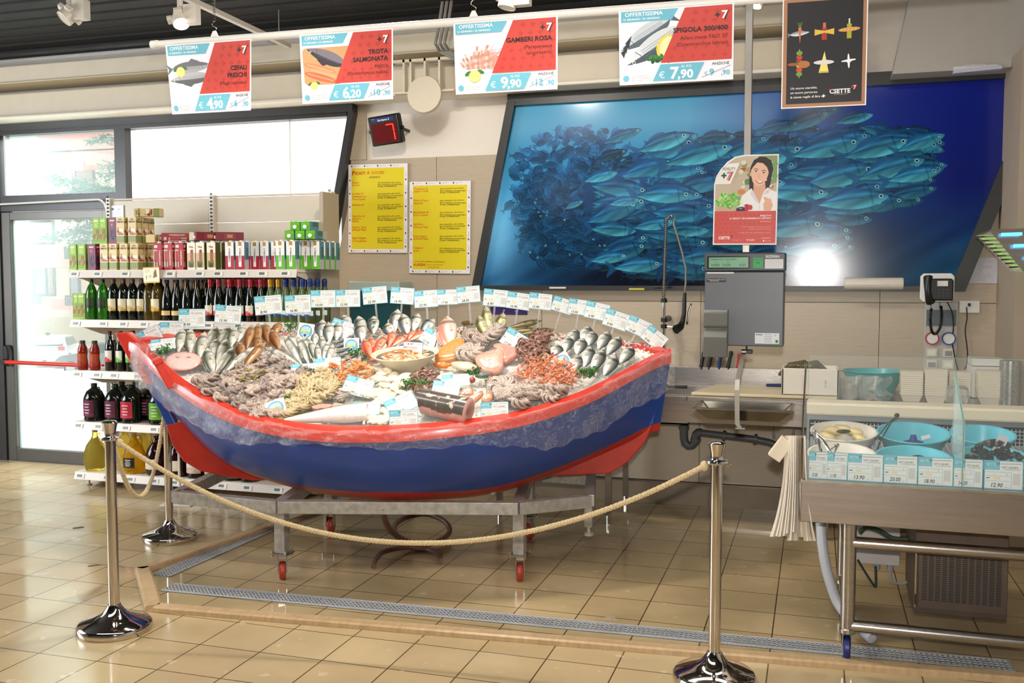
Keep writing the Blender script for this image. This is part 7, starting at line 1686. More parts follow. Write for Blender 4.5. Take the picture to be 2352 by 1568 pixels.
FL = {'bass': 'silvery sea bass', 'bream': 'silver bream with a dark head band', 'mack': 'slim white-silver fish', 'redm': 'orange-red mullet', 'brown': 'glossy brown fish', 'dark': 'dark olive grey mullet', 'pinkf': 'large pale pink fish', 'flat': 'brown flatfish', 'sard': 'small shiny sardine', 'gold': 'greenish gold sea bass'}
def fish(k, hx, hy, tx, ty, where, g=None, flip=1, solo=False, wd=None, lift=.02):
    g = BT if g is None else math.radians(g)
    k_ = 1.0 if k in ('sard', 'flat') else 1.22; tx, ty = hx+(tx-hx)*k_, hy+(ty-hy)*k_; wd = wd*.93 if wd else wd
    pt = bed(tx, ty)+BNORM*lift; w_ = wdir(g); n = BU.cross(w_)
    ph_ = PL(hx, hy, pt, n); L = (ph_-pt).length; ex = (ph_-pt)/L; c = (ph_+pt)/2; ey = n.cross(ex)*flip
    hh = wd/F*(c-EYE).length/(FT[k][0]) if wd else L
    M = frame(c, ex, ey, (L, hh, (L+hh)/2)); lb = FL[k]+' '+where
    return FP[k].put(M, lb, None if solo else lb)
U = 34
R1 = 'lying head up in the left fan'
for a_ in [(420, 755, 410, 812), (437, 755, 437, 815), (496, 749, 480, 801), (525, 749, 506, 795), (540, 752, 531, 801), (558, 747, 546, 790), (470, 761, 457, 832), (494, 778, 494, 825), (520, 775, 502, 853), (474, 797, 490, 864), (538, 795, 497, 866)]: fish('bass', *a_, R1, U, flip=random.choice((1, 1, -1)), wd=29)
fish('mack', 585, 795, 510, 866, 'lying aslant in front of the brown fish', 26, solo=True, wd=20)
for a_ in [(594, 742, 590, 800), (609, 741, 616, 790), (579, 745, 568, 803), (644, 739, 629, 775), (624, 756, 640, 805), (596, 770, 588, 815), (551, 786, 557, 826), (611, 784, 560, 850)]: fish('brown', *a_, 'in the glossy group behind the octopuses', U, wd=24)
for a_ in [(683, 773, 711, 842), (696, 770, 722, 834), (650, 767, 694, 842), (674, 791, 685, 836), (607, 796, 692, 846), (607, 808, 672, 850), (618, 819, 675, 852)]: fish('mack', *a_, 'fanned out beside the octopuses', 26, flip=-1, wd=21)
for a_ in [(712, 780, 728, 835), (728, 790, 735, 842), (740, 770, 745, 830), (754, 782, 742, 838), (765, 790, 752, 842), (728, 758, 722, 800)]: fish('mack', *a_, 'in the mixed silver group left of the bowl', 30, wd=20)
for a_ in [(740, 733, 738, 785), (754, 739, 756, 790), (787, 723, 803, 760), (822, 725, 836, 776), (858, 725, 858, 770), (826, 740, 832, 790), (778, 740, 772, 785)]: fish('bream', *a_, 'standing head up behind the sardines', 48, wd=31)
for i, a_ in enumerate([(770, 788, 815, 782), (768, 799, 818, 792), (769, 811, 815, 806), (770, 822, 812, 818), (792, 778, 836, 775), (795, 790, 838, 790), (790, 800, 836, 803), (786, 829, 826, 826)]): fish('sard', *a_, 'packed in rows behind the sticker card', 24, wd=13, lift=.035)
for a_ in [(905, 758, 893, 800), (889, 768, 858, 818), (836, 776, 852, 826), (852, 772, 858, 818), (936, 768, 903, 798), (952, 757, 938, 785), (987, 757, 942, 786), (870, 790, 862, 824)]: fish('redm', *a_, 'behind the cream bowl', 32, wd=24)
for a_ in [(913, 709, 906, 765), (925, 720, 936, 772), (960, 719, 948, 765), (997, 731, 970, 768), (888, 742, 900, 775)]: fish('bream', *a_, 'standing head up at the back above the bowl', 50, wd=32)
fish('pinkf', 1027, 725, 1034, 800, 'standing between the bream and the flatfish', 48, solo=True, wd=46)
fish('pinkf', 1010, 745, 1028, 805, 'leaning in front of the other pink fish', 40, solo=True, wd=30)
fish('flat', 1062, 738, 1088, 752, 'upper of the two', 24, solo=True, wd=26); fish('flat', 1058, 760, 1100, 775, 'lower of the two', 20, solo=True, wd=40)
for a_ in [(1115, 702, 1126, 770), (1099, 724, 1117, 780), (1156, 717, 1146, 776)]: fish('gold', *a_, 'standing upright at the back beside the flatfish', 55, wd=28)
for a_ in [(1245, 736, 1172, 760), (1234, 757, 1185, 768), (1278, 756, 1196, 776), (1274, 766, 1205, 790)]: fish('dark', *a_, 'lying on the ice at the back right', 22, wd=19, lift=.03)
fish('pinkf', 1300, 765, 1230, 792, 'lying slim and rosy beside the dark mullets', 24, solo=True, wd=17)
for a_ in [(1351, 748, 1340, 790), (1322, 755, 1311, 796), (1361, 760, 1353, 798), (1339, 776, 1326, 818), (1306, 772, 1299, 812), (1398, 760, 1376, 806), (1424, 772, 1397, 818), (1357, 794, 1344, 846), (1386, 801, 1361, 858), (1416, 816, 1389, 866), (1453, 794, 1427, 838), (1327, 815, 1322, 855), (1280, 790, 1276, 825)]: fish('bream', *a_, 'lying head up in the right-hand fan', 36, flip=-1, wd=33)

# ---- octopuses
def octo_make(nm, arms, r0, col, col2, suckers=True, curl=1.0, rr=.009, seed=1):
    def make():
        rs = random.Random(seed); b = MB(); 
        b.ell((0, 0, .014), (.024, .024, .020), 14, 10, col=col); b.ell((-.018, .012, .020), (.022, .017, .015), 12, 8, col=mixh(col, 'd8c4b4', .3))
        sk = MB()
        for k in range(arms):
            a_ = 2*PI*k/arms+rs.uniform(-.15, .15); P_ = []; N = 16; ln = r0*rs.uniform(.85, 1.15); cd = rs.choice((-1, 1)) if curl > 1.2 else 1
            for i in range(N+1):
                t = i/N; an = a_+cd*curl*t*t*2.4; rad = .010+ln*math.sin(min(1, t*1.15)*PI*.62)*(1-.22*t*t*curl)
                P_.append(Vector((rad*math.cos(an), rad*math.sin(an), .016+.020*math.sin(PI*min(1, t*1.3))-.012*t)))
            R_ = [rr*1.2*(1-.72*(i/N)**1.1)+.0012 for i in range(N+1)]
            b.tube(P_, R_, 8, col=[mixh(col, col2, (i/N)) for i in range(N+1)])
            if suckers:
                for i in range(1, N):
                    for s_ in (-1, 1):
                        d = (P_[i+1]-P_[i-1]).normalized(); sd = d.cross(Vector((0, 0, 1))).normalized()
                        sk.ell(P_[i]+sd*s_*R_[i]*.45+Vector((0, 0, R_[i]*.78)), (R_[i]*.42, R_[i]*.42, R_[i]*.28), 6, 4, col='cfbdb0')
        o = b.build('octopus', WET, ang=180); o['category'] = 'octopus'
        if suckers: sk.build('suckers', WET, o, ang=180)
        return o
    return Proto(make)
OA = [octo_make('a', 8, .040, 'a8968a', '8c7c72', True, .6, .0095, 1), octo_make('b', 8, .036, 'b8a496', '94847a', True, 1.3, .0095, 2), octo_make('c', 7, .030, 'a4948a', '7e7068', False, .9, .010, 3)]
OM = [octo_make('m', 8, .10, 'a08e84', '8a7a72', True, 1.1, .019, 5), octo_make('m2', 8, .07, 'b4a298', '90827a', True, .8, .016, 6)]
SQ = [octo_make('s', 6, .055, '8a6456', '6a483e', False, .35, .007, 8)]
YS_ = [octo_make('y', 7, .036, 'c8b48a', 'a8946a', False, 1.2, .006, 9), octo_make('y2', 6, .030, 'd4c49c', 'b8a47c', False, .5, .008, 10)]
def inpoly(x, y, P_):
    c = False; j = len(P_)-1
    for i in range(len(P_)):
        if (P_[i][1] > y) != (P_[j][1] > y) and x < (P_[j][0]-P_[i][0])*(y-P_[i][1])/(P_[j][1]-P_[i][1])+P_[i][0]: c = not c
        j = i
    return c
def scatter(poly, dx, dy, seed, jit=.35):
    rs = random.Random(seed); x0, x1 = min(p[0] for p in poly), max(p[0] for p in poly); y0, y1 = min(p[1] for p in poly), max(p[1] for p in poly)
    y = y0; r = 0
    while y <= y1:
        x = x0+(dx/2 if r % 2 else 0)
        while x <= x1:
            px_, py_ = x+rs.uniform(-jit, jit)*dx, y+rs.uniform(-jit, jit)*dy
            if inpoly(px_, py_, poly): yield px_, py_, rs
            x += dx
        y += dy; r += 1
def lay(x, y, rs, lift=.0, sc=1.0, tilt=.35, yaw=None):
    p = bed(x, y)+BNORM*lift; M = frame(p, BU, wdir(BT)); M = M @ Matrix.Rotation(rs.uniform(0, 6.28) if yaw is None else yaw, 4, 'Z') @ Matrix.Rotation(rs.uniform(-tilt, tilt), 4, 'X') @ Matrix.Rotation(rs.uniform(-tilt, tilt), 4, 'Y')
    return M @ Matrix.Scale(sc*rs.uniform(.88, 1.12), 4)
for x, y, r in scatter([(455, 885), (500, 872), (560, 838), (585, 826), (630, 822), (672, 850), (705, 862), (690, 895), (655, 925), (640, 962), (600, 965), (540, 945), (490, 918)], 25, 15, 21): r.choice(OA).put(lay(x, y, r, .012, .95), 'small grey octopus in the heap at the left front', 'small octopuses in the left heap')
for x, y, r in scatter([(462, 882), (520, 880), (600, 900), (650, 880), (640, 940), (560, 935)], 40, 22, 22): r.choice(OA).put(lay(x, y, r, .035, .95), 'small grey octopus in the heap at the left front', 'small octopuses in the left heap')
for x, y in [(1156, 906), (1205, 912), (1246, 905), (1276, 912), (1186, 930), (1226, 920), (1160, 925), (1265, 925), (1196, 942), (1140, 893), (1228, 895)]: r = random.Random(x); r.choice(OA[:2]+OM[1:]).put(lay(x, y, r, .02, 1.0 if x % 2 else 1.15), 'grey octopus in the heap at the right front', 'octopuses in the right heap')
OM[0].put(lay(1096, 792, random.Random(1), .03, .9), 'large octopus showing pale suckers below the upright sea bass')
OM[1].put(lay(1140, 784, random.Random(2), .05, 1.0), 'curled octopus between the sea bass and a price card')
OM[1].put(lay(1082, 828, random.Random(3), .03, 1.1), 'octopus lying right of the orange fillet')
for x, y, r in scatter([(1195, 800), (1240, 775), (1275, 800), (1262, 835), (1215, 845), (1180, 830)], 22, 12, 31): SQ[0].put(lay(x, y, r, .02, .95), 'brownish squid in the heap left of the right-hand bream', 'brown squid heap')
for x, y, r in scatter([(945, 870), (985, 862), (1015, 880), (985, 905), (950, 900)], 22, 12, 32): SQ[0].put(lay(x, y, r, .02, .9), 'dark purple-brown squid below the cream bowl', 'dark squid below the bowl')
for x, y, r in scatter([(705, 868), (745, 858), (775, 880), (770, 905), (735, 930), (690, 960), (655, 968), (668, 915)], 17, 10, 33): r.choice(YS_).put(lay(x, y, r, .015, .95), 'pale yellow baby squid in the middle front heap', 'pale yellow baby squid')
# ---- prawns
def prawn_make(c1, c2, seed=0, slim=1.0):
    def make():
        b = MB(); N = 12; P_ = []; R_ = []; C_ = []
        for i in range(N+1):
            t = i/N; a_ = 2.6*t; P_.append(Vector((.022*math.cos(a_)+.012*t, .030*math.sin(a_), 0))); R_.append((.0085*(1-.65*t)*(1.0 if i % 2 else .90)+.001)*slim); C_.append(mixh(c1, c2, (i % 2)*.6+.2*t))
        b.tube(P_, R_, 8, col=C_); h_ = P_[0]
        b.tube([h_, h_+Vector((.003, -.015, 0)), h_+Vector((.0, -.03, .002))], [.008*slim, .005, .001], 7, col=c1)
        o = b.build('prawn', WET, ang=180); o['category'] = 'prawn'
        b = MB()
        for s_ in (-1, 1):
            b.tube([h_+Vector((0, -.02, 0)), h_+Vector((.02, -.04, s_*.006)), h_+Vector((.01, -.075, s_*.012))], .0007, 3, col=c2)
            for k in range(4): q = P_[2+k*2]; b.tube([q, q+(Vector((.004, .004, 0))-q)*.55+Vector((0, 0, s_*.006))], .001, 3, col=c2)
        b.build('antennae', WET, o, smooth=False)
        e = P_[-1]; MB().add([e, e+Vector((-.012, -.010, .002)), e+Vector((-.004, -.016, 0)), e+Vector((.006, -.014, -.002))], [(0, 1, 2, 3)], c2).build('tail_fan', WET, o, smooth=False)
        return o
    return Proto(make)
PR1 = [prawn_make('d88a4c', 'e8a870', 0), prawn_make('c8703c', 'e09860', 1)]; PR2 = [prawn_make('d88060', 'e8b090', 2, .75), prawn_make('c8683c', 'e0a07c', 3, .7)]; PR3 = [prawn_make('8c8448', 'b0a468', 4, .7)]
for x, y, r in list(scatter([(755, 858), (790, 838), (835, 835), (852, 860), (848, 878), (815, 895), (782, 890), (762, 875)], 13, 8, 41)): r.choice(PR1).put(lay(x, y, r, .015+r.random()*.03, 1.05, .7), 'orange prawn in the heap left of the white cuttlefish', 'orange prawns, left heap')
for x, y, r in list(scatter([(1195, 880), (1205, 855), (1240, 838), (1290, 842), (1318, 860), (1325, 885), (1290, 905), (1240, 905), (1205, 900)], 9.0, 5.6, 42)): r.choice(PR2).put(lay(x, y, r, .020+r.random()*.05, .95, .8), 'small orange-pink prawn in the right heap', 'small pink prawns, right heap')
for x, y, r in list(scatter([(520, 880), (560, 862), (600, 868), (605, 888), (560, 895)], 14, 8, 43)): PR3[0].put(lay(x, y, r, .035+r.random()*.02, .95, .6), 'greenish prawn lying on the left octopus heap', 'greenish prawns on the octopuses')
# ---- white cuttlefish
def cuttle():
    b = MB(); b.ell((0, 0, 0), (.042, .028, .013), 18, 10, col='eae0c8'); b.v = [(x*(1+.10*y/.028), y, z) for x, y, z in b.v]
    o = b.build('cuttlefish', mat('pearly_white_flesh', 'ece2ca', .2, var=.05, coat=.3, sss=.3), ang=180); o['category'] = 'cuttlefish'
    MB().grid(lambda u, v: ((.044+.006*v)*math.cos(2*PI*u), (.030+.006*v)*math.sin(2*PI*u), -.004+.003*math.sin(u*60)*v), 40, 1).build('fin_edge', mat('pale_fin_edge', 'ded2ba', .3), o)
    return o
CU = Proto(cuttle)
for x, y, r in scatter([(845, 848), (868, 848), (905, 868), (945, 870), (925, 905), (915, 925), (880, 945), (850, 925), (838, 915), (870, 890), (850, 870)], 22, 11, 51): CU.put(lay(x, y, r, .012+r.random()*.02, 1.0, .25), 'smooth white cuttlefish in the group below the cream bowl', 'white cuttlefish')
for x, y, r in scatter([(850, 945), (890, 940), (905, 965), (895, 985), (852, 985)], 22, 11, 52): CU.put(lay(x, y, r, .012, 1.0, .25), 'smooth white cuttlefish at the front rim beside the cut fish', 'white cuttlefish at the front rim')
# ---- single big pieces
def blob(name, label, cat, x, y, r, col, yaw=0, tilt=.0, nz=.25, fr=18, lift=0, seed=0, m=None, roll=0):
    b = MB(); b.ell((0, 0, 0), r, 30, 18, col=col)
    mx = max(r); b.v = [tuple(Vector(v)*(1+nz*mnoise.noise(Vector(v)*fr+Vector((seed, 0, 0))))) for v in b.v]
    p = bed(x, y)+BNORM*(lift+r[2]*.6); return T(b.build(name, m or WET, M=frame(p, BU, wdir(BT+tilt)) @ Matrix.Rotation(yaw, 4, 'Z') @ Matrix.Rotation(roll, 4, 'X'), ang=180), label, cat)
ry = blob('ray', 'pale pink skate lying at the bow end of the ice', 'fish', 420, 834, (.115, .085, .022), 'e6c4bc', yaw=-.3, tilt=.25, nz=.12, fr=8)
for x, y in ((-.03, .0), (.035, .02)): MB().ell((x, y, .022), (.016, .006, .004), 10, 6, col='c88a80').build('gill_slit', WET, ry)
MB().grid(lambda u, v: ((.112+.010*v)*math.cos(2*PI*u), (.083+.010*v)*math.sin(2*PI*u), .002), 40, 1, col='c87a70').build('wing_edge', WET, ry)
blob('salmon_roe', 'orange lobed roe at the foot of the salmon fillet', 'roe', 1017, 842, (.055, .022, .02), 'e08038', nz=.35, fr=40)
blob('squid_body', 'creamy white squid body between the roe and the pink slices', 'squid', 1068, 846, (.085, .04, .025), 'dcd2b4', nz=.35, fr=22, yaw=-.2)
blob('squid_body', 'grey-pink squid body left of the right prawn heap', 'squid', 1208, 855, (.075, .026, .022), 'c4a89c', nz=.2, fr=25, yaw=.5)
blob('squid_body', 'grey-pink squid body below the pink slices', 'squid', 1180, 866, (.06, .024, .02), 'bca094', nz=.2, fr=25, yaw=.5)
def slab(name, label, pix, col, col2, tilt, thick=.03, lift=.02, cat='fish steak', grain=0):
    cx_ = sum(p[0] for p in pix)/len(pix); cy_ = sum(p[1] for p in pix)/len(pix); p = bed(cx_, cy_+6)+BNORM*lift; w_ = wdir(BT+tilt); n = BU.cross(w_); M = frame(p, BU, w_); Mi = M.inverted()
    P_ = [Mi @ PL(x, y, p, n) for x, y in pix]; N = len(P_); Q = []
    for i in range(N):
        a_, b_ = P_[i], P_[(i+1) % N]; Q += [a_*.75+b_*.25, a_*.25+b_*.75]
    N = len(Q); b = MB(); c = sum(Q, Vector())/N
    for k, (sc_, z) in enumerate(((.96, 0), (1.0, thick*.25), (1.0, thick*.8), (.95, thick), (.6, thick*1.12), (.25, thick*1.1))): b.add([(c.x+(q.x-c.x)*sc_, c.y+(q.y-c.y)*sc_, z+.004*mnoise.noise(Vector((q.x*40, q.y*40, k)))) for q in Q], [], col2 if k < 3 else mixh(col, col2, .25*((k+0) % 2)))
    b.f += [(k*N+i, k*N+(i+1) % N, k*N+N+(i+1) % N, k*N+N+i) for k in range(5) for i in range(N)]+[tuple(range(N-1, -1, -1)), tuple(5*N+i for i in range(N))]
    o = T(b.build(name, WET, M=M, ang=60), label, cat)
    if grain:
        b = MB(); sd = random.Random(int(cx_))
        for k in range(1, grain+1): f = k/(grain+1); b.tube([(c.x+(q.x-c.x)*f, c.y+(q.y-c.y)*f, thick*(1.14-.14*max(0, (f-.6)/.4))+.001) for q in Q[:int(N*.8)]], .0010, 4, col=mixh(col, 'f8e6da', .55))
        b.build('flesh_grain', WET, o)
    return o
slab('salmon_fillet', 'thick orange salmon fillet leaning on the right of the cream bowl', [(1053, 782), (1064, 782), (1069, 788), (1062, 817), (1054, 827), (1038, 833), (1003, 837), (999, 831), (1005, 806), (1022, 800), (1038, 788)], 'e8944e', 'd8a070', .45, .03, .03, 'fillet', 3)
slab('fish_steak', 'large pink swordfish slice standing above the prawns, front one', [(1090, 825), (1118, 813), (1156, 804), (1159, 843), (1150, 858), (1134, 862), (1109, 857), (1095, 841)], 'eba892', 'd49888', .5, .03, .03, grain=6)
slab('fish_steak', 'pink swordfish slice behind the front one, to its right', [(1132, 796), (1160, 794), (1193, 811), (1191, 821), (1175, 831), (1155, 843), (1150, 811), (1136, 806)], 'e8a08e', 'cf8c80', .45, .03, .03, grain=5)
for k, (pz, lb) in enumerate([([(1057, 902), (1079, 887), (1089, 900), (1087, 911), (1071, 909), (1054, 909)], 'leftmost above the dark fish trunk'), ([(1089, 911), (1109, 898), (1111, 909), (1091, 928), (1081, 925), (1071, 914)], 'in the middle of the steaks'), ([(1103, 923), (1113, 906), (1130, 901), (1133, 921), (1118, 928)], 'right one by the octopuses'), ([(1050, 912), (1068, 910), (1078, 920), (1066, 926), (1052, 922)], 'lowest, partly under the others')]): slab('fish_steak', 'salmon steak '+lb, pz, 'e8845a', 'cdb09a', .45, .018, .03+.006*k, grain=3)
def steak(label, x, y, w_, h_, col, col2, yaw, tilt, thick=.025, lift=.02, name='fish_steak', notch=True):
    b = MB(); P_ = []
    for i in range(36):
        a_ = 2*PI*i/36; r = 1+.06*math.sin(3*a_+1)-(.42*math.exp(-((a_-3*PI/2)/.22)**2) if notch else 0); P_.append((w_*r*math.cos(a_), h_*r*math.sin(a_)))
    for k, (sc_, z) in enumerate(((1, 0), (1.02, thick*.3), (1.02, thick*.7), (.97, thick))): b.add([(px_*sc_, py_*sc_, z) for px_, py_ in P_], [], col2 if k < 3 else col)
    b.f += [(k*36+i, k*36+(i+1) % 36, k*36+36+(i+1) % 36, k*36+36+i) for k in range(3) for i in range(36)]+[tuple(range(35, -1, -1)), tuple(108+i for i in range(36))]
    o = b.build(name, WET, M=frame(bed(x, y)+BNORM*lift, BU, wdir(BT+tilt)) @ Matrix.Rotation(yaw, 4, 'Z'), ang=50); T(o, label, 'fish steak')
    b = MB()
    for k in range(1, 5): b.tube([(w_*k/5*math.cos(a_), h_*k/5*math.sin(a_), thick+.0006) for a_ in [i*2*PI/20 for i in range(4, 27)][:13 if k % 2 else 17]], .0011, 4, col=mixh(col, 'f8e8dc', .6))
    b.build('grain', WET, o); return o
pass
pass
pass
steak('pink fish slice lying left of the white cuttlefish, left one', 740, 946, .055, .026, 'e4a898', 'c88c80', .2, .1, .016); steak('pink fish slice partly under the cut silver fish', 782, 944, .06, .022, 'dfa090', 'c0847a', -.1, .1, .016, .012)
blob('mackerel_cut', 'dark-backed cut of mackerel behind the parsley', 'fish', 1113, 873, (.055, .02, .02), '6c7870', yaw=.3, nz=.08, lift=.02); blob('fish_cut', 'small reddish-brown fish cut by the parsley', 'fish', 1085, 884, (.018, .018, .018), 'a04a34', nz=.1, lift=.02); blob('fish_cut', 'reddish-brown cut end at the right of the mackerel piece', 'fish', 1128, 876, (.014, .03, .014), '9a4a38', nz=.1, lift=.02, yaw=-.4)
# headless silver fish at the front rim
pT, pH = bed(655, 976)+BNORM*.03, bed(846, 958)+BNORM*.035
ex = (pH-pT); L = ex.length; ex.normalize(); b = MB(); vs = []; cols = []; N, n = 22, 20
for i in range(N+1):
    t = i/N; hgt = .012+.048*min(1, t*1.35)**.9; 
    for j in range(n):
        a_ = 2*PI*j/n; f = math.sin(a_); vs.append((t*L, hgt*f*1.0, hgt*.72*math.cos(a_))); cols.append(mixh('e8e0d8', '5c5c44', min(1, max(0, (f-.35)/.5))) if f > .35 else mixh('e8e0d8', 'f6eee8', -f*.5+.2))
b.add(vs, [(i*n+j, (i+1)*n+j, (i+1)*n+(j+1) % n, i*n+(j+1) % n) for i in range(N) for j in range(n)]+[tuple(range(n))], cols)
ff = T(b.build('headless_fish', WETN, M=frame(pT, ex, wdir(BT+.35)), ang=180), 'long silver fish without head lying along the front rim', 'fish')
b = MB(); e = MB(); ring = [(L*1.0, .060*math.sin(2*PI*j/n), .043*math.cos(2*PI*j/n)) for j in range(n)]; b.add(ring+[(L-.012, 0, 0)], [(j, (j+1) % n, n) for j in range(n)], 'd0a498'); b.build('cut_face', WET, ff, smooth=False)
MB().prism([(.01, .012), (-.03, .05), (-.075, .062), (-.05, .02), (-.055, -.01), (-.09, -.045), (-.04, -.04), (.01, -.012)], -.003, .003, col='8a8a58').build('tail_fin', FINM, ff, smooth=False)
# dark trunk of a big fish
pT, pH = bed(966, 948)+BNORM*.07, bed(1076, 968)+BNORM*.06
ex = (pH-pT); L = ex.length; ex.normalize(); b = MB(); vs = []; cols = []; N, n = 60, 64
for i in range(N+1):
    t = i/N
    for j in range(n):
        a_ = 2*PI*j/n; f = math.sin(a_); r = .068+.006*t; p = (t*L*(1+.0*f)-.03*f*(1-t), r*f, r*.95*math.cos(a_)); vs.append(p)
        nn = mnoise.noise(Vector((p[0]*26, f*2.2, math.cos(a_)*2.2))); c = '5a534c' if f > -.80+.05*math.sin(t*9) else 'c49a90'
        if nn+.35*mnoise.noise(Vector((p[0]*90, f*9, math.cos(a_)*9))) > .38 and f > -.6: c = 'cfc0b2'
        cols.append(c)
b.add(vs, [(i*n+j, (i+1)*n+j, (i+1)*n+(j+1) % n, i*n+(j+1) % n) for i in range(N) for j in range(n)]+[tuple(range(n))], cols)
tk_ = T(b.build('fish_chunk', mat('dark_wet_hide', rough=.22, attr=True, var=.2, vscale=30, spec=.6, coat=.4), M=frame(pT, ex, wdir(BT+.6)), ang=180), 'thick dark grey trunk of a large fish at the front rim', 'fish')
ring = [(L, .075*math.sin(2*PI*j/n), .071*math.cos(2*PI*j/n)) for j in range(n)]; r2 = [(L+.012, .060*math.sin(2*PI*j/n), .056*math.cos(2*PI*j/n)) for j in range(n)]; r3 = [(L-.008, .012*math.sin(2*PI*j/n), .006*math.cos(2*PI*j/n)) for j in range(n)]
b = MB(); b.add(ring+r2+r3, [(k*n+j, k*n+(j+1) % n, k*n+n+(j+1) % n, k*n+n+j) for k in range(2) for j in range(n)]+[tuple(2*n+j for j in range(n))], ['e0b0a4']*n+['cf9488']*n+['7c3c38']*n); b.build('cut_face', WET, tk_, ang=60)
# scallops, clams, lemon
def scallop():
    b = MB(); b.grid(lambda u, v: (.036*v*math.sin((u-.5)*2.4)*1.1, .036*v*math.cos((u-.5)*2.4), .010*(1-v*v)+.0012*math.cos(u*70)*v), 48, 6, col=lambda u, v: 'd8b8b4' if math.cos(u*70) > 0 else 'f0dcd4'); o = b.build('scallop_shell', WET, ang=180); o.modifiers.new('t', 'SOLIDIFY').thickness = .003; o['category'] = 'shell'; return o
SCP = Proto(scallop)
for i, (x, y) in enumerate([(750, 918), (768, 915), (790, 912), (805, 918), (780, 925)]): SCP.put(lay(x, y, random.Random(i), .03, 1.2, .3, yaw=.2*i-.4), 'pink-white scallop shell behind the dark clams', 'scallop shells')
for i, (x, y) in enumerate([(758, 925), (785, 931)]): blob('clam', ['dark ridged clam, left of the pair', 'dark ridged clam, right of the pair'][i], 'clam', x, y, (.024, .017, .014), '6c6450', nz=.15, fr=60, lift=.02)
blob('lemon', 'small bright yellow lemon by the right bream', 'lemon', 1247, 831, (.015, .015, .015), 'e8dc20', nz=.02, lift=.03)
# cream bowl of mixed seafood
bc = bed(926, 848); rr_ = 77/F*(bc-EYE).length; bh = .115
mb_ = basin('serving_bowl', 'wide cream serving bowl of mixed seafood in the middle of the ice', Vector((bc.x, bc.y+.05, bc.z-.02)), rr_*.45, rr_*.98, bh, mat('cream_glazed_bowl', 'e4dac0', .3, coat=.3)); mb_.rotation_euler = (.16, 0, 0)
MB().lathe([(rr_*.86, 0), (rr_*.87, 0), (rr_*.87, .002), (rr_*.86, .002)], 40, c=(0, 0, bh*.86)).build('painted_ring', mat('dark_glaze_line', '5c5844', .4), mb_)
b = MB(); b.ell((0, 0, 0), (rr_*.80, rr_*.80, .030), 40, 14, col='e0b890'); b.v = [(x, y, z*(1+.5*mnoise.noise(Vector((x*40, y*40, 0))))+.006*mnoise.noise(Vector((x*90, y*90, 2)))) for x, y, z in b.v]; b.c = [lin(['e8d4b8', 'd8935c', 'f0e2cc'][int(abs(mnoise.noise(Vector(v)*60))*9) % 3]) for v in b.v]
T(b.build('seafood_mix', WET, M=Matrix.Translation((bc.x, bc.y+.05, bc.z-.02)) @ Matrix.Rotation(.16, 4, 'X') @ Matrix.Translation((0, 0, bh*.74)), ang=180), 'chopped mixed seafood filling the cream bowl', 'seafood', kind='stuff')
rs = random.Random(77)
for i in range(34):
    a_, r = rs.random()*6.28, rs.random()**.5; p = Vector((bc.x+rr_*.68*r*math.cos(a_), bc.y+.05+rr_*.62*r*math.sin(a_), bc.z-.02+bh*.72+.025+.03*(1-r)-.16*rr_*.62*r*math.sin(a_)*-1)); M = Matrix.Translation(p) @ Matrix.Rotation(rs.random()*6, 4, 'Z') @ Matrix.Scale(.8, 4)
    if i % 2: rs.choice(PR1).put(M, 'orange prawn in the cream bowl', 'prawns in the cream bowl')
    else: CU.put(M @ Matrix.Scale(.4, 4), 'small white seafood ring piece in the cream bowl', 'white pieces in the cream bowl')
T(MB().tube([bed(995, 815)+Vector((0, 0, .02)), bed(1010, 790)+Vector((0, 0, .08)), bed(1028, 770)+Vector((0, 0, .10)), bed(1036, 762)+Vector((0, 0, .10))], [.003, .003, .004, .002], 6).build('skewer', CHROME), 'thin metal hook leaning over the right of the cream bowl', 'hook')
# parsley
def parsley():
    rs = random.Random(3); b = MB(); st = MB()
    for k in range(9):
        d = Vector((rs.gauss(0, .5), rs.gauss(.4, .5), rs.uniform(.3, 1))).normalized(); L = rs.uniform(.03, .055); st.tube([(0, 0, 0), d*L], .0009, 4, col='5c8a3c')
        for m2 in range(7):
            c = d*L*rs.uniform(.6, 1.1)+Vector((rs.gauss(0, .011), rs.gauss(0, .011), rs.gauss(0, .008)))
            for q in range(4):
                e1_ = Vector((rs.gauss(0, 1), rs.gauss(0, 1), rs.gauss(.3, .5))).normalized(); e2 = e1_.orthogonal().normalized(); s_ = rs.uniform(.004, .007)
                b.add([c, c+e1_*s_+e2*s_*.6, c+e1_*s_*1.8, c+e1_*s_-e2*s_*.6], [(0, 1, 2, 3)], rs.choice(['2c5c20', '3c7a2c', '4c8c34', '24501c']))
    o = b.build('parsley_sprig', mat('parsley_leaf', rough=.5, attr=True), smooth=False); o['category'] = 'parsley'; st.build('stem', mat('parsley_stem', rough=.5, attr=True), o); return o
PA = Proto(parsley)
for i, (x, y, s_, lb) in enumerate([(667, 768, 1.2, 'behind the fanned white fish'), (862, 765, 1.2, 'among the upright bream at the back'), (822, 826, 1.2, 'left of the cream bowl'), (836, 832, 1.0, 'touching the left of the cream bowl'), (707, 868, .9, 'beside the pale squid heap'), (938, 902, 1.1, 'left of the dark squid'), (978, 900, 1.1, 'above the dark fish trunk'), (1092, 868, 1.1, 'on the mackerel cut'), (1115, 892, 1.2, 'over the salmon steaks'), (1340, 878, 1.3, 'on the ice right of the pink prawns'), (1365, 870, .9, 'at the foot of the right bream'), (664, 930, .7, 'beside the front sticker card'), (385, 818, 1.1, 'behind the pink skate'), (1135, 772, .7, 'at the foot of the gold sea bass')]):
    PA.put(lay(x, y, random.Random(i), .02, s_, .3, yaw=i*1.3), 'green parsley sprig '+lb)

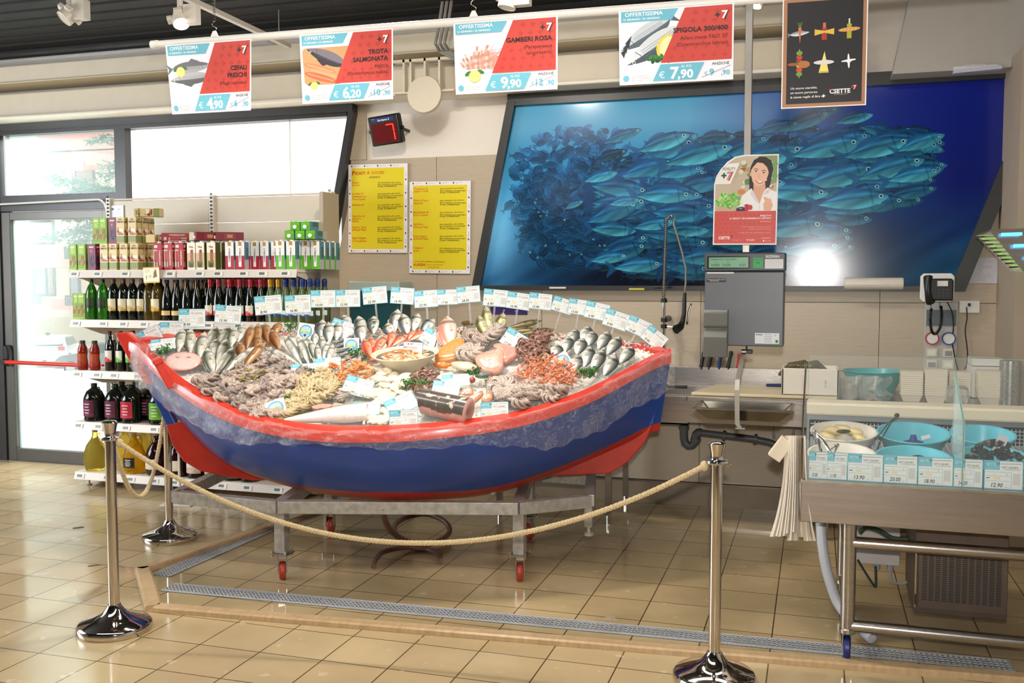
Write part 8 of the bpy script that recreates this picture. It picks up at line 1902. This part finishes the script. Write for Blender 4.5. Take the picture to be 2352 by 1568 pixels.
# ---------------------------------------------------------------- price cards
CARD = {}
def card_mesh(price, red=False):
    k = (price, red)
    if k in CARD: return CARD[k]
    a = Art(.15, .105, '72b8c8', th=.0012, eps=.00003); a.rect(.003, .003, .147, .102, 'e6e6e4').rect(.003, .070, .060, .102, '6cb6c8').text('SETTE', .008, .085, .010, 'b8dce4', bold=.02).text('+7', .047, .088, .009, '24444c', bold=.03)
    for i in range(3): a.line([(.010+.0*i, .080-.004*i), (.055, .080-.004*i)], .0009, '9cd0dc')
    a.line([(.064, .093), (.142, .095)], .003, 'a8a8aa').text('CATT. CON RETI', .066, .078, .006, 'c02820' if red else '303032', bold=.02).text('N. ATLANTICO FAO', .074, .071, .005, '3c3c3e', sh=.2)
    for y in (.062, .048, .030): a.rect(.005, y, .100, y+.0012, '6cb6c8')
    a.rect(.104, .005, .1055, .066, '6cb6c8').rect(.110, .018, .140, .060, 'd4d2d0')
    for i in range(6): a.line([(.112, .024+.006*i), (.138, .024+.006*i)], .001, 'b0aeac')
    a.line([(.008, .040), (.022, .041)], .003, '3a3a3c').rect(.035, .036, .062, .045, 'ecd8a0').line([(.040, .054), (.044, .057)], .0015, '505052').line([(.085, .053), (.090, .057)], .0015, '505052')
    a.text(price, .028, .008, .015, '1c1c22', bold=.012, sh=.2).text('al kg', .082, .007, .004, '88888a')
    CARD[k] = a.mesh('price_card'); return CARD[k]
def rearpt(x, y):
    d = ray(x, y); t = 4.2
    while t < 7.2:
        p = EYE+d*t; v = p-BC; s, n = v.dot(BU), v.dot(BN)
        if n > hb(min(max(s, S0+.04), S1-.03))*.95: return p, s, n
        t += .01
    return p, s, n
STK = MB().b2((-.006, -.0015, 0), (.006, .0015, 1)).mesh('card_stand', CLEARP, smooth=False)
def card(x, y, wpx, rot, price, label, back=True, lean=.1, red=False, pt=None, stand=True, yaw=0):
    if back: p, s, n = rearpt(x, y); 
    else: p = pt if pt is not None else bed(x, y+10); p = PL(x, y, p, Vector((0, -1, 0)))
    wm = wpx/F*(p-EYE).length; k = wm/.15
    an = math.atan2(p.x, p.y)*-1*.7+yaw
    M = upright(p, an, math.radians(rot), lean) @ Matrix.Scale(k, 4) @ Matrix.Translation((-.075, -.0525, 0))
    o = link('price_card', card_mesh(price, red), M=M); T(o, label, 'price card')
    if stand:
        L = .16 if back else .08
        st = link('card_stand', STK, o, M=Matrix.Translation((.075, .006, -.004)) @ Matrix.Rotation(PI, 4, 'Y') @ Matrix.Rotation(PI/2, 4, 'X') @ Matrix.Scale(L/k, 4, (0, 0, 1)))
    return o
ORD = ['first', 'second', 'third', 'fourth', 'fifth', 'sixth', 'seventh', 'eighth', 'ninth', 'tenth', 'eleventh', 'twelfth']
ROW = [(342, 774, 54, 24, '19.90'), (395, 758, 50, 0, '22.90'), (441, 730, 57, 0, '8.90'), (524, 722, 57, -5, '15.90'), (616, 700, 60, 5, '8.90'), (684, 698, 58, 3, '16.90'), (742, 686, 56, 1, '10.00'), (799, 685, 56, 1, '15.90'), (861, 678, 56, 5, '22.90'), (924, 679, 54, -4, '16.90'), (979, 686, 56, 4, '22.90'), (1029, 682, 50, 2, '17.90'), (1076, 676, 54, 5, '28.90'), (1138, 684, 56, -5, '6.90'), (1191, 691, 55, -8, '16.90'), (1241, 692, 53, -6, '15.90'), (1292, 701, 48, -17, '9.20'), (1330, 705, 50, -8, '15.90'), (1371, 714, 55, -12, '6.90'), (1415, 734, 56, -18, '9.90'), (1466, 750, 54, -24, '13.00'), (1503, 776, 54, -38, '9.90')]
for i, (x, y, wp_, r_, pr_) in enumerate(ROW):
    pos = ORD[i]+' from the left' if i < 11 else (ORD[21-i]+' from the right' if i < 21 else 'at the far right end')
    card(x, y, wp_, r_, pr_, 'price card reading %s, %s of the rear row' % (pr_, pos), red=(i in (6, 15, 20)))
for (x, y, wp_, r_, pr_, lean, lb) in [(788, 757, 62, -20, '13.90', .5, 'among the upright bream left of the bowl'), (752, 836, 60, 6, '7.90', .9, 'lying nearly flat above the orange prawns'), (700, 848, 62, 5, '9.90', 1.0, 'lying flat in front of the fanned fish'), (822, 888, 66, -18, '11.90', .6, 'below the orange prawns'), (841, 937, 64, 0, '14.90', 1.0, 'nearly flat behind the headless fish'), (922, 927, 70, 30, '17.90', .7, 'tilted left of the dark trunk'), (927, 964, 66, 2, '12.90', .2, 'standing at the front rim left of the trunk'), (1183, 782, 62, -32, '17.90', .4, 'tilted before the dark mullets'), (993, 778, 54, -34, '23.90', .4, 'tilted behind the cream bowl'), (1047, 873, 64, 7, '19.90', 1.0, 'nearly flat left of the mackerel cut'), (1024, 894, 64, -7, '18.90', .7, 'just above the dark trunk'), (1152, 881, 46, 20, '15.90', .5, 'between the salmon steaks and octopuses'), (1136, 945, 64, 2, '16.90', .25, 'standing at the front rim below the octopuses'), (375, 790, 52, 8, '9.90', .9, 'lying flat at the bow beside the sea bass')]:
    p = bed(x, y+12)+BNORM*.07; card(x, y, wp_, r_, pr_, 'price card reading %s %s' % (pr_, lb), back=False, lean=lean, pt=p)
a = Art(.13, .10, 'ece8e2'); a.rect(0, 0, .13, .003, '4a7a9a').rect(0, .097, .13, .1, '4a7a9a').rect(0, 0, .003, .1, '4a7a9a').rect(.127, 0, .13, .1, '4a7a9a')
a.text('14.90', .02, .078, .015, '242428', sh=.2, bold=.01).line([(.08, .085), (.09, .088), (.1, .083), (.12, .09)], .002, 'b04058').text('MISCUGLIO', .006, .058, .012, 'c03c30', bold=.02, wmax=.09).text('MISTO per RISOTTO', .006, .047, .007, '3a4a8a').rect(.02, .012, .12, .04, 'e6dcae').line([(.01, .03), (.06, .035), (.1, .028)], .002, '5a6a4a').text('FAO 37', .06, .006, .008, 'b86a60')
p = bed(926, 840)+Vector((0, 0, .14)); p = PL(948, 803, p, Vector((0, -1, 0))); T(link('bowl_card', a.mesh('bowl_card'), M=upright(p, .1, -.05, .15) @ Matrix.Scale(.95, 4) @ Matrix.Translation((-.065, -.05, 0))), 'hand-lettered card MISCUGLIO 14.90 stuck in the cream bowl', 'price card')
def kmcard():
    a = Art(.10, .10, 'ece8e4'); a.ell(.05, .05, .041, .041, '3c78b0', n=28).ell(.05, .05, .038, .038, '74b4dc', n=28).ell(.05, .066, .030, .016, 'a8d4ec').ell(.05, .03, .026, .012, '9cd4e0').poly([(.044, .034), (.056, .034), (.058, .026), (.05, .020), (.042, .026)], '2c2c6c').text('km 0', .018, .045, .020, 'f0dc28', bold=.05, sh=.2, wmax=.066); return a.mesh('sticker_card')
KM = kmcard()
for (x, y, wp_, r_, ln, lb) in [(702, 761, 37, -8, .2, 'at the back left by the parsley'), (807, 794, 36, 2, .2, 'in front of the sardines'), (633, 938, 45, 22, .6, 'at the front left rim'), (1292, 829, 38, 35, .4, 'before the right-hand bream')]:
    p = bed(x, y+15)+BNORM*.06; p = PL(x, y, p, Vector((0, -1, 0))); k = wp_/F*(p-EYE).length/.1
    T(link('sticker_card', KM, M=upright(p, .15, math.radians(r_), ln) @ Matrix.Scale(k, 4) @ Matrix.Translation((-.05, -.05, 0))), 'white card with a round blue km 0 badge '+lb, 'card')
# price cards behind the glass of the display case
for i, (x0, x1, pr_, lb) in enumerate([(1857, 1900, '10.00', 'leftmost behind the glass of the fish case'), (1898, 1945, '11.90', 'second from the left behind the case glass'), (1946, 2028, '13.90', 'third from the left behind the case glass, whitened by glare'), (2029, 2107, '20.00', 'in the middle of the fish case glass'), (2108, 2189, '18.90', 'right of the 20.00 card in the fish case'), (2190, 2257, '14.00', 'left of the glass divider edge, before the mussels'), (2260, 2350, '12.90', 'at the far right of the fish case')]):
    p0 = W(x0, 1100, CY0+.035); p1 = W(x1, 1100, CY0+.035); k = (p1.x-p0.x)/.15
    M = upright((p0.x, CY0+.035+.002*(i % 2), zb1+.011), 0, 0, .0) @ Matrix.Scale(k, 4, (1, 0, 0)) @ Matrix.Scale((W(2000, 1040, CY0+.035).z-W(2000, 1104, CY0+.035).z)/.105, 4, (0, 1, 0))
    T(link('price_card', card_mesh(pr_), M=M), 'price card reading %s, %s' % (pr_, lb), 'price card')
